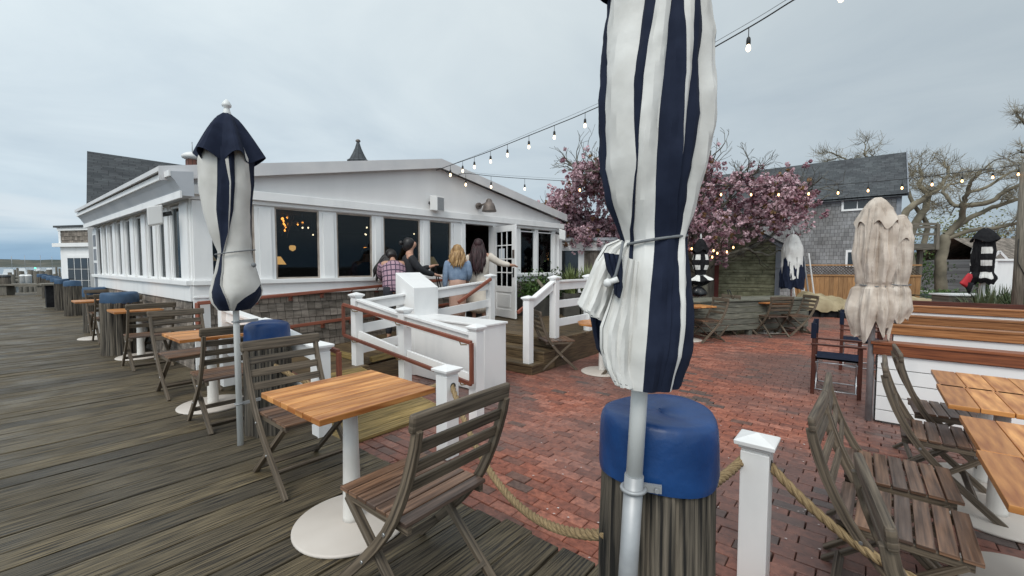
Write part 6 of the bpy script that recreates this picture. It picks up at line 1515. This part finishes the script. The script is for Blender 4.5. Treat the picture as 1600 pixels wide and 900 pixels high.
# ============================================================ STRING LIGHTS
def bulb_at(parent, p, s_=1., m='bulb_white', drop=.10, world=True):
    mb = MB(); mb.tube([p, p-Vector((0, 0, drop))], .004*s_, 5); mb.lathe([(.008, .0), (.016, -.01), (.019, -.03), (.019, -.065), (.013, -.07)], 12, c=p-Vector((0, 0, drop-.015)), rot=0)
    so = mb.build('socket', 'cord_black', parent, world)
    mb = MB(); mb.lathe([(.010, 0), (.014, -.016), (.020, -.036), (.020, -.048), (.014, -.062), (.003, -.070)], 14, c=p-Vector((0, 0, drop+.05))); mb.build('bulb', m, so, world)
def catenary(P, n=60, r=.0045, name='cord'):
    return P
def string(name, label, uvY, bulbs, m='bulb_white', drop=.10, wire=True, bs=1.):
    """uvY: path as pixel + depth knots"""
    K = [D(u, v, y) for u, v, y in uvY]; t = thing(name, label, 'string lights', K[0], 0, 'bulb string lights'); Q = []
    for i in range(len(K)-1):
        for j in range(8):
            f = j/8; p0 = K[max(0, i-1)]; p1, p2 = K[i], K[i+1]; p3 = K[min(len(K)-1, i+2)]
            Q.append(.5*((2*p1)+(p2-p0)*f+(2*p0-5*p1+4*p2-p3)*f*f+(3*p1-p0-3*p2+p3)*f**3))
    Q.append(K[-1]); mb = MB(); mb.tube(Q, .0065, 6); mb.build('cord', 'cord_black', t, True)
    if wire: mb = MB(); mb.tube([q+Vector((0, 0, .05*math.sin(math.pi*i/(len(Q)-1)))) for i, q in enumerate(Q)], .0025, 4); mb.build('wire', 'cord_grey', t, True)
    for u in bulbs:
        best = None
        for a, b_ in zip(Q[:-1], Q[1:]):
            ua = 800+F*a.x/a.y; ub = 800+F*b_.x/b_.y
            if min(ua, ub) <= u <= max(ua, ub) and abs(ub-ua) > 1e-6: best = a.lerp(b_, (u-ua)/(ub-ua)); break
        if best is not None: bulb_at(t, best, 1, m, drop)
    return t
gp = C0+FD*tp+FN*.2; gy = gp.y
string('string_lights', 'string of bulbs rising from the gable peak to the top right behind the big umbrella', [(690, 263, gy), (733, 248, 8.15), (766, 236, 7.8), (826, 212, 7.25), (866, 196, 6.9), (912, 177, 6.45), (1010, 132, 5.5), (1158, 50, 4.2), (1240, 0, 3.75), (1297, -32, 3.5), (1420, -100, 3.0), (1600, -190, 2.6)],
    [705, 724, 742, 767, 793, 826, 865, 912, 962, 1030, 1159, 1297])
string('string_lights', 'string of warm bulbs running from the gable across the cherry tree to the pole', [(690, 263, gy), (708, 275, gy-.05), (728, 271, 8.9), (767, 275, 9.2), (819, 279, 9.6), (906, 284, 10.2), (1010, 290, 10.3), (1127, 291, 10.3), (1217, 291, 10.2), (1310, 288, 10), (1410, 280, 9.8), (1504, 269, 9.7), (1594, 258, 9.6)],
    [728.6, 767.7, 819.6], 'bulb_white', .14)
s2 = [o for c in [0] for o in bpy.data.objects if o.get('label', '').startswith('string of warm bulbs')][0]
def line_pt(u, knots):
    for (a, b_) in zip(knots[:-1], knots[1:]):
        if a[0] <= u <= b_[0]: f = (u-a[0])/(b_[0]-a[0]); return D(u, a[1]+(b_[1]-a[1])*f, a[2]+(b_[2]-a[2])*f)
kn = [(819, 279, 9.6), (906, 284, 10.2), (1010, 290, 10.3), (1127, 291, 10.3), (1217, 291, 10.2), (1310, 288, 10), (1410, 280, 9.8), (1504, 269, 9.7), (1594, 258, 9.6)]
for u in (906, 1080, 1127, 1174, 1217, 1264, 1310, 1357, 1410, 1457, 1504, 1552, 1592): bulb_at(s2, line_pt(u, kn), 1, 'bulb_warm', .11)
t = thing('string_lights', 'short cluster of warm bulbs wound round the low cherry branches', 'string lights', D(1081, 380, 11.6), 0, 'bulb string lights')
K = [D(u, v, 11.5) for u, v in ((1075, 384), (1081, 383), (1100, 390), (1115, 386), (1122, 390), (1136, 388), (1146, 381), (1125, 392), (1113, 396))]
mb = MB(); mb.tube(K, .006, 5); mb.build('cord', 'cord_black', t, True)
for u, v in ((1081, 387), (1115, 390), (1121, 394), (1136, 392), (1146, 385), (1113, 400)): bulb_at(t, D(u, v-4, 11.5), 1, 'bulb_warm', .01)
mb = MB(); q = D(1592, 372, 9.4); 
# eye hook at the gable
t = thing('eye_hook', 'small dark hook at the gable peak that the string lights hang from', 'hook', D(687, 264, gy), 0); mb = MB(); mb.tube([D(687, 264, gy-.02)-FN*.12, D(687, 264, gy-.02)+FN*.12], .008, 6); mb.build('hook', 'black_metal', t, True)

# ============================================================ SPEAKERS, BARN LAMP
def speaker(p, nrm, label, s_=1.):
    nrm = nrm.normalized(); x = Vector((0, 0, 1)).cross(nrm).normalized(); mx = Matrix((x, nrm, x.cross(nrm) if False else Vector((0, 0, 1)))).transposed(); t = thing('speaker', label, 'speaker', p, 0, 'outdoor wall speakers')
    mb = MB(); mb.box(p, (.22*s_, .20*s_, .30*s_), mx); mb.build('cabinet', 'plastic_white', t, True, bevel=.012)
    mb = MB(); mb.box(p+nrm*.102*s_, (.185*s_, .012, .255*s_), mx); mb.build('grille', 'speaker_grille', t, True, bevel=.01)
    mb = MB(); mb.tube([p-nrm*.09*s_, p-nrm*.22*s_], .03, 8); mb.build('bracket', 'black_metal', t, True)
p = PL(683, 318, C0+FN*.2, FN); speaker(p, (FN+Vector((.5, -.1, -.2))), 'white outdoor speaker with grey grille on the front gable', .95)
p = PL(880, 366, C0+FN*.1, FN); speaker(D(879, 367, 11.1), Vector((.9, -.2, -.3)), 'white speaker at the right corner of the restaurant', .85)
p = PL(243, 337, C0+SN*.30, SN); speaker(p, Vector((-.75, -.55, -.25)), 'white box speaker on a bracket high on the deck-side wall', .82)
p = PL(747, 322, C0+FN*.02, FN); t = thing('barn_lamp', 'aged metal barn-style lamp on the gable above the entrance', 'lamp', p, 0)
mb = MB(); mb.tube([p, p+FN*.05], .07, 16); mb.tube([p+FN*.05, p+FN*.2+Vector((0, 0, .02)), p+FN*.30+Vector((0, 0, .05))], .022, 10); mb.build('mount', 'lamp_metal', t, True)
q = p+FN*.36+Vector((0, 0, -.13)); mb = MB(); mb.lathe([(.15, 0), (.145, .02), (.125, .09), (.10, .15), (.075, .17), (.06, .22), (.03, .25), (.005, .255)], 24, c=q); mb.lathe([(.155, -.02), (.155, .005)], 24, c=q); mb.build('lamp_shade', 'lamp_metal', t, True)
# lamps seen through the windows
def tlamp(p, label, lit='shade_dim'):
    t = thing('table_lamp', label, 'lamp', p, 0, 'lamps behind the windows'); mb = MB(); mb.lathe([(.10, 0), (.09, .02), (.02, .05), (.015, .3), (.02, .32), (.01, .45)], 14); mb.build('stand', 'lamp_metal', t)
    mb = MB(); mb.lathe([(.16, .42), (.155, .425), (.06, .58)], 20); mb.build('lamp_shade', lit, t)
a = C0+FD*fu(327)-FN*.38; tlamp((a.x, a.y, 1.09), 'dim cream table lamp behind the corner window')
a = C0+FD*fu(690)-FN*.38; tlamp((a.x, a.y, 1.04), 'small dim table lamp in the narrow window left of the entrance')
a = C0+FD*(fu(457)+.45)-FN*2.3; tlamp((a.x, a.y, 1.04), 'small lit table lamp deep inside, seen through the second window', 'shade_glow')
a = PL(455, 350, C0-FN*2.2, FN); t = thing('chandelier', 'glowing amber branch chandelier seen through the second window', 'chandelier', a, 0)
mb = MB(); rn2 = random.Random(3)
for k in range(26): d = Vector((rn2.gauss(0, 1), rn2.gauss(0, 1), rn2.gauss(0, .6))).normalized(); mb.tube([Vector((0, 0, 0)), d*.16+Vector((0, 0, .03)), d*.30], .008, 4)
mb.build('branches', 'lamp_metal', t)
mb = MB()
for k in range(12): d = Vector((rn2.gauss(0, 1), rn2.gauss(0, 1), rn2.gauss(0, .5))).normalized()*rn2.uniform(.08, .24); mb.lathe([(.004, -.025), (.022, 0), (.004, .03)], 6, c=d)
mb.build('lights', 'amber_glow', t)
for (u, v, dp, m_, r_) in ((457, 388, 4.2, 'shade_glow', .07), (748, 405, 3.0, 'amber_glow', .10), (571, 389, 3.0, 'amber_glow', .04)):
    a = PL(u, v, C0-FN*dp, FN); t = thing('wall_light', {457: 'round glowing light on the back wall seen through the second window', 748: 'orange lantern glowing inside the open doorway', 571: 'tiny orange light behind the third window'}[u], 'lamp', a, 0)
    mb = MB(); mb.lathe([(.01, -r_), (r_, -r_*.4), (r_*1.1, r_*.5), (r_*.8, r_), (.01, r_*1.05)], 14); mb.build('glow', m_, t)
    mb = MB(); mb.tube([(0, 0, r_), (0, 0, r_+.15)], .01, 5); mb.build('mount', 'black_metal', t)

# ============================================================ HARBOUR AT FAR LEFT
rh = random.Random(9)
harb = []
ORD = 'first second third fourth fifth sixth seventh eighth ninth tenth eleventh twelfth thirteenth fourteenth fifteenth sixteenth seventeenth eighteenth nineteenth twentieth'.split()
hp = None
for k in range(20):
    u = 15.5+k*4.1+rh.uniform(-.8, .8); d_ = rh.choice((34, 38, 46, 60, 80)); h = rh.uniform(.3, .9)
    p = D(u, 430, d_); t = thing('dock_piling', ORD[k]+' grey harbour piling from the left, '+('nearer and thicker' if d_ < 45 else 'far and thin')+', in the water', 'piling', (p.x, p.y, -2.4), 0, 'harbour pilings beyond the deck')
    if hp is None: mb = MB(); mb.tube([(0, 0, 0), (0, 0, 3.0)], [.18, .15], 8); hp = mb.build('post', 'grey_post_wood', t)
    else: o = hp.copy(); col.objects.link(o); o.parent = t
    t.scale = (1, 1, (2.4+h+.2)/3.0)
q = G(30, 470, 0)
for i, (u0, u1, v, Y) in enumerate(((0, 95, 444, 27), (0, 96, 437, 40), (20, 96, 432, 60))):
    a, b_ = D(u0, v, Y), D(u1, v, Y); t = thing('floating_dock', ['nearest low wooden dock beyond the deck end', 'middle low dock across the harbour water', 'far low dock near the moored boats'][i], 'dock', ((a.x+b_.x)/2, Y, a.z), 0, 'docks beyond the deck')
    mb = MB(); mb.box((0, 0, -.05), (b_.x-a.x+8, 1.6, .14)); mb.build('planks', 'grey_post_wood', t)
    mb = MB()
    for x in (-3, 0, 3): mb.tube([(x, .5, -2.4-a.z), (x, .5, 0)], .12, 7)
    mb.build('piles', 'grey_post_wood', t)
for i, (u, v0, v1, lb) in enumerate(((36.5, 443, 429, 'left one of two white round bollards at the deck end'), (45, 443, 429, 'right one of two white round bollards at the deck end'))):
    p = D(u, v0, 28); h = D(u, v1, 28).z-p.z; t = thing('white_bollard', lb, 'bollard', p, 0, 'white bollards at the deck end'); mb = MB(); mb.lathe([(.15, 0), (.15, h*.8), (.17, h*.82), (.17, h*.9), (.1, h)], 14); mb.build('body', 'white_paint', t)
for u, lb in ((5, 'left squat grey piling at the end of the deck'), (11.5, 'right squat grey piling of the pair at the end of the deck')):
    p = G(u, 461, 0); t = thing('piling', lb, 'piling', p, 0, 'squat pilings at the deck end'); mb = MB(); mb.tube([(0, 0, 0), (0, 0, .92)], [.16, .15], 12); mb.build('post', 'piling_wood', t); mb = MB(); mb.lathe([(.165, .86), (.165, .94), (.1, .97), (.01, .97)], 12); mb.build('cap', 'roof_shingle', t)
p = G(18, 461, 0); t = thing('deck_bench', 'long flat-topped plank bench at the far end of the deck', 'bench', (p.x+.6, p.y, 0), 0)
mb = MB(); mb.box((.3, 0, .50), (2.6, .5, .07)); mb.build('seat', 'grey_post_wood', t); mb = MB(); mb.box((-.8, 0, .24), (.35, .35, .47)); mb.build('support', 'grey_post_wood', t); mb = MB(); mb.box((1.0, 0, .24), (.35, .35, .47)); mb.build('support', 'grey_post_wood', t)
for i, (u, Y, l, lb) in enumerate(((22, 120, 7, 'white motor boat moored at the left'), (42, 150, 9, 'white motor boat with cabin moored in the middle'), (66, 135, 8, 'pale moored boat near the green light'), (84, 160, 9, 'white boat moored next to the shed'))):
    p = D(u, 430, Y); t = thing('boat', lb, 'boat', (p.x, p.y, -2.3), rh.uniform(-.3, .3), 'boats moored in the harbour')
    mb = MB(); mb.prism([(-l/2, -1.2, 0), (l*.3, -1.2, 0), (l/2, 0, 0), (l*.3, 1.2, 0), (-l/2, 1.2, 0)], (0, 0, 1.2)); mb.build('hull', 'boat_white', t)
    mb = MB(); mb.box((-l*.1, 0, 1.9), (l*.35, 1.7, 1.4), taper=.8); mb.build('cabin', 'boat_white', t)
    mb = MB(); mb.tube([(-l*.05, 0, 2.5), (-l*.05, 0, 2.5+rh.uniform(2, 6))], .06, 5); mb.build('mast', 'grey_metal', t)
t = thing('dock_shed', 'low pinkish-grey shed on the dock beyond the far pilings', 'shed', D(67, 436, 45), 0)
p = D(67, 436, 45); mb = MB(); mb.box((0, 0, -.0), (1.7, 1.2, .6)); mb.build('wall', 'hair_wall', t); mb = MB(); mb.box((0, 0, .32), (1.9, 1.4, .06)); mb.build('roof', 'grey_post_wood', t)
p = D(55, 419, 90); t = thing('harbour_light', 'small green navigation light above the harbour docks', 'light', (p.x, p.y, -2.3), 0); mb = MB(); mb.tube([(0, 0, 0), (0, 0, p.z+2.3)], .06, 6); mb.build('pole', 'grey_metal', t); mb = MB(); mb.lathe([(.01, -.2), (.2, 0), (.01, .2)], 8, c=(0, 0, p.z+2.3)); mb.build('lens', 'green_light', t)

# ============================================================ PEOPLE
def body(name, t, J, H, turn=0.):
    """J: joint dict in local metres (x right, y front, z up)"""
    s_ = H/1.7; V = []; E = []; Rr = []
    def add(p, r, par=None):
        V.append(Vector(p)*s_ if True else p); Rr.append(r*s_)
        if par is not None: E.append((par, len(V)-1))
        return len(V)-1
    pel = add(J['pelvis'], .125); ab = add(Vector(J['pelvis']).lerp(Vector(J['chest']), .5), .105, pel); ch = add(J['chest'], .125, ab); nk = add(J['neck'], .055, ch); hb = add(Vector(J['neck']).lerp(Vector(J['head']), .5), .055, nk)
    hd_ = add(J['head'], .092, hb); hv = (Vector(J['head'])-Vector(J['neck'])).normalized(); add(Vector(J['head'])+hv*.085, .070, hd_)
    fd_ = Vector(J.get('face', (0, 1, 0))).normalized(); nz = add(Vector(J['head'])+fd_*.095-hv*.01, .014, hd_); add(Vector(J['head'])+fd_*.07-hv*.06, .028, hd_)
    for sx, nm in ((-1, 'l'), (1, 'r')):
        sh_ = add(J['sh'+nm], .058, ch); el = add(J['el'+nm], .042, sh_); wr = add(J['wr'+nm], .027, el); hdv = (Vector(J['wr'+nm])-Vector(J['el'+nm])).normalized(); pm = add(Vector(J['wr'+nm])+hdv*.06, .030, wr)
        sd_ = hdv.cross(Vector((0, .3, 1))).normalized()
        for q in range(4): a_ = add(Vector(J['wr'+nm])+hdv*.10+sd_*(q-1.5)*.019, .0085, pm); add(Vector(J['wr'+nm])+hdv*(.145+.012*(q in (1, 2)))+sd_*(q-1.5)*.02+Vector((0, 0, -.012)), .0075, a_)
        a_ = add(Vector(J['wr'+nm])+hdv*.06+sd_*.045*sx+Vector((0, .01, .01)), .010, wr); add(Vector(J['wr'+nm])+hdv*.10+sd_*.055*sx, .008, a_)
        hp_ = add(J['hp'+nm], .088, pel); kn_ = add(J['kn'+nm], .058, hp_); an_ = add(J['an'+nm], .036, kn_); add(Vector(J['an'+nm])+Vector((0, .13, -.045)), .032, an_)
    me = bpy.data.meshes.new(name); me.from_pydata([tuple(v) for v in V], E, []); me.materials.append(M['skin']); o = bpy.data.objects.new(name, me); col.objects.link(o); o.parent = t
    md = o.modifiers.new('skin', 'SKIN'); 
    for i, r in enumerate(Rr): me.skin_vertices[0].data[i].radius = (r, r)
    me.skin_vertices[0].data[0].use_root = True
    md.use_smooth_shade = True; sb_ = o.modifiers.new('sub', 'SUBSURF'); sb_.levels = sb_.render_levels = 2
    return o
def pose(**k):
    J = dict(pelvis=(0, 0, .95), chest=(0, 0, 1.30), neck=(0, 0, 1.46), head=(0, .015, 1.60), shl=(-.18, 0, 1.40), shr=(.18, 0, 1.40), ell=(-.24, -.02, 1.13), elr=(.24, -.02, 1.13), wrl=(-.25, .05, .90), wrr=(.25, .05, .90),
             hpl=(-.09, 0, .90), hpr=(.09, 0, .90), knl=(-.10, .02, .50), knr=(.10, .02, .50), anl=(-.10, 0, .07), anr=(.10, 0, .07)); J.update(k); return J
def person(label, p, rz, H, J, build_clothes):
    t = thing('person', label, 'person', p, rz, None); body('body', t, J, H); s_ = H/1.7; CUR[0] = (t, H)
    def T(name, pts, rad, m, asp=1., n=18, side=None, wob=.03):
        mb = MB(); mb.tube([Vector(q)*s_ for q in pts], [r*s_ for r in rad], n, side=side, asp=asp, vary=lambda i, th: 1+wob*math.sin(th*5+i*1.3)+wob*.6*math.sin(th*9-i)); return mb.build(name, m, t, subsurf=1)
    build_clothes(T, {k: Vector(v) for k, v in J.items()}); return t
def hair(t, J, H, m, length, wide, seed, wave=.015, lean=(0, 0, 0)):
    """hair cap over the skull plus falling locks, one mesh"""
    rd = random.Random(seed); s_ = H/1.7; mb = MB(); hd = J['head']; up = (hd-J['neck']).normalized()
    cap_ = [hd+up*.118, hd+up*.095+Vector((0, -.012, 0)), hd+up*.05+Vector((0, -.022, 0)), hd+Vector((0, -.032, -.01)), hd-up*.05+Vector((0, -.045, 0))]
    mb.tube([p*s_ for p in cap_], [r*s_ for r in (.03, .078, .098, .096, .07)], 16, side=(1, 0, 0))
    n = 26
    for k in range(n):
        a = math.pi*(k/(n-1)); x = math.cos(a); y = -math.sin(a)*.75-.12; L_ = length*rd.uniform(.78, 1.05)*(1-.25*abs(x)**3)
        p0 = hd+up*.05+Vector((x*.082, y*.085, 0)); pts = []; ph = rd.random()*6
        for q in range(8):
            f = q/7; sp = 1+wide*min(1, f*1.6); bk = .045*math.sin(min(1, f*1.3)*math.pi/2)
            pts.append((p0+Vector(((sp-1)*x*.08+wave*math.sin(f*9+ph), -bk*(.4+abs(y))+wave*math.cos(f*8+ph), -L_*f))+Vector(lean)*f)*s_)
        mb.tube(pts, [(.017+.012*math.sin(math.pi*min(1, q/6)))*s_*(1 if q < 7 else .25) for q in range(8)], 7)
    return mb.build('hair', m, t)
CUR = [None]
X_ = (1, 0, 0)
def jacket(T, J, m, hem=.0, fat=1., flare=1.0, name='jacket', sl='wr'):
    pl = J['pelvis']+Vector((0, 0, hem))
    T(name, [pl, J['pelvis'].lerp(J['chest'], .4), J['chest'], J['chest'].lerp(J['neck'], .55), J['neck']+Vector((0, 0, -.01))], [.185*flare*fat, .165*fat, .20*fat, .175*fat, .07], m, .66, 22, X_)
    for q in 'lr': T('sleeve', [J['sh'+q]+Vector((0, 0, .015)), J['sh'+q].lerp(J['el'+q], .3), J['el'+q], J['el'+q].lerp(J['wr'+q], .6), J['wr'+q]], [.06*fat, .072*fat, .058*fat, .05*fat, .042*fat], m, 1., 12)
def legs(T, J, m, name='trouser_leg', fat=1.):
    for q in 'lr': T(name, [J['hp'+q]+Vector((0, 0, .07)), J['hp'+q], J['kn'+q], J['kn'+q].lerp(J['an'+q], .5), J['an'+q]+Vector((0, 0, .02))], [.10*fat, .11*fat, .078*fat, .065*fat, .055*fat], m, 1., 12)
def shoes(T, J, m='black_fabric'):
    for q in 'lr': a = J['an'+q]; T('shoe', [a+Vector((0, -.07, -.03)), a+Vector((0, 0, -.02)), a+Vector((0, .1, -.045)), a+Vector((0, .17, -.05))], [.03, .048, .042, .02], m, .8, 10)
# plaid, leaning forward
wz = LZ+(PZ-LZ)*.45
p1 = D(616, 440, 7.25); J1 = pose(pelvis=(0, -.06, .94), chest=(0, .10, 1.24), neck=(0, .20, 1.36), head=(-.02, .30, 1.46), face=(0, .8, -.6), shl=(-.18, .12, 1.33), shr=(.18, .12, 1.33), ell=(-.22, .25, 1.10), elr=(.22, .25, 1.10), wrl=(-.12, .45, 1.02), wrr=(.12, .45, 1.02), hpl=(-.09, -.05, .9), hpr=(.09, -.05, .9))
def c1(T, J):
    jacket(T, J, 'plaid', -.16, 1.12, 1.12); legs(T, J, 'trouser_dark'); shoes(T, J)
    hair(CUR[0][0], J, CUR[0][1], 'hair_black', .52, 1.0, 1, .012, (-.14, .04, 0))
person('person in pink plaid jacket bent forward, long black hair hanging, leftmost in queue', (p1.x, p1.y, wz), R(20), 1.68, J1, c1)
# black jacket, profile facing right, holding straps
p2 = D(640, 440, 7.55); J2 = pose(head=(0, .03, 1.60), ell=(-.22, .12, 1.14), elr=(.22, .16, 1.15), wrl=(-.14, .38, 1.22), wrr=(.10, .42, 1.08))
def c2(T, J):
    jacket(T, J, 'coat_black', -.06, 1.08); legs(T, J, 'trouser_dark'); shoes(T, J)
    T('hair', [J['head']+Vector((0, -.01, .125)), J['head']+Vector((0, -.02, .08)), J['head']+Vector((0, -.045, .01)), J['head']+Vector((0, -.07, -.06)), J['neck']+Vector((0, -.04, .02))], [.04, .10, .105, .085, .04], 'hair_black', 1, 16, X_, .03)
    T('bun', [J['head']+Vector((0, -.13, .04)), J['head']+Vector((0, -.17, .03)), J['head']+Vector((0, -.20, .01))], [.03, .055, .02], 'hair_black', 1, 10)
    T('strap', [J['wrl']+Vector((.04, .08, .02)), J['wrl']+Vector((.05, .12, -.15)), J['wrl']+Vector((.05, .2, -.45)), J['wrl']+Vector((.05, .22, -.62))], [.01, .012, .012, .01], 'black_fabric', 1, 6)
    T('strap', [J['wrl']+Vector((.04, .07, .02)), J['wrl']+Vector((.03, .09, -.15)), J['wrl']+Vector((.0, .15, -.42)), J['wrl']+Vector((.0, .18, -.60))], [.01, .012, .012, .01], 'black_fabric', 1, 6)
person('person in black jacket with tied-back dark hair, in profile, holding black straps', (p2.x, p2.y, wz+.02), R(-72), 1.72, J2, c2)
# blonde, pale blue sweater
p3 = D(715, 440, 7.95); J3 = pose(elr=(.25, .0, 1.13), wrr=(.20, .16, 1.00), ell=(-.24, -.01, 1.12), wrl=(-.25, .02, .86))
def c3(T, J):
    jacket(T, J, 'sweater_blue', .02, 1.10, .95, 'sweater'); 
    T('skirt', [J['pelvis']+Vector((0, 0, .16)), J['pelvis'], J['knl']*.5+J['knr']*.5+Vector((0, 0, .1)), J['anl']*.5+J['anr']*.5+Vector((0, 0, .16))], [.155, .18, .17, .185], 'skirt_peach', .75, 20, X_, .04)
    shoes(T, J, 'skirt_peach')
    hair(CUR[0][0], J, CUR[0][1], 'hair_blonde', .42, .7, 2, .016, (0, -.05, 0))
person('person with long wavy blonde hair, pale blue sweater and peach skirt, seen from behind', (p3.x, p3.y, wz+.06), R(8), 1.58, J3, c3)
# dark red hair, cream coat, holding the door
p4 = D(748, 440, 8.35); J4 = pose(elr=(.40, .10, 1.24), wrr=(.62, .16, 1.20), ell=(-.25, .05, 1.13), wrl=(-.22, .22, 1.02))
def c4(T, J):
    jacket(T, J, 'coat_cream', .02, 1.16, 1.0, 'coat'); mid = J['knl']*.5+J['knr']*.5
    T('coat_skirt', [J['pelvis']+Vector((0, 0, .18)), J['pelvis']+Vector((0, 0, -.1)), mid+Vector((0, -.02, .0)), mid+Vector((0, -.04, -.28))], [.19, .21, .245, .27], 'coat_cream', .75, 24, X_, .06)
    shoes(T, J)
    hair(CUR[0][0], J, CUR[0][1], 'hair_red', .66, .8, 3, .010, (0, -.11, 0))
    T('bag', [J['pelvis']+Vector((-.2, -.1, .12)), J['pelvis']+Vector((-.2, -.12, -.05)), J['pelvis']+Vector((-.2, -.12, -.2))], [.06, .09, .07], 'coat_cream', .5, 10)
person('person with long dark red hair and a cream coat holding the entrance door open', (p4.x, p4.y, PZ-.005), R(-6), 1.66, J4, c4)
# diner inside
a = PL(573, 420, C0-FN*1.1, FN); J5 = pose(pelvis=(0, 0, .5), chest=(0, .02, .86), neck=(0, .03, 1.02), head=(0, .05, 1.16), shl=(-.18, .02, .96), shr=(.18, .02, .96), ell=(-.22, .1, .72), elr=(.22, .1, .72), wrl=(-.1, .3, .72), wrr=(.1, .3, .72), hpl=(-.09, 0, .47), hpr=(.09, 0, .47), knl=(-.1, .42, .47), knr=(.1, .42, .47), anl=(-.1, .42, .07), anr=(.1, .42, .07))
def c5(T, J):
    jacket(T, J, 'shirt_grey', .0, 1.1, name='shirt'); legs(T, J, 'trouser_dark')
    T('hair', [J['head']+Vector((0, -.01, .125)), J['head']+Vector((0, -.02, .08)), J['head']+Vector((0, -.05, -.02))], [.04, .10, .09], 'hair_black', 1, 16, X_, .03)
person('seated diner in a grey-blue shirt seen through the third window', (a.x, a.y, .52), R(30), 1.7, J5, c5)
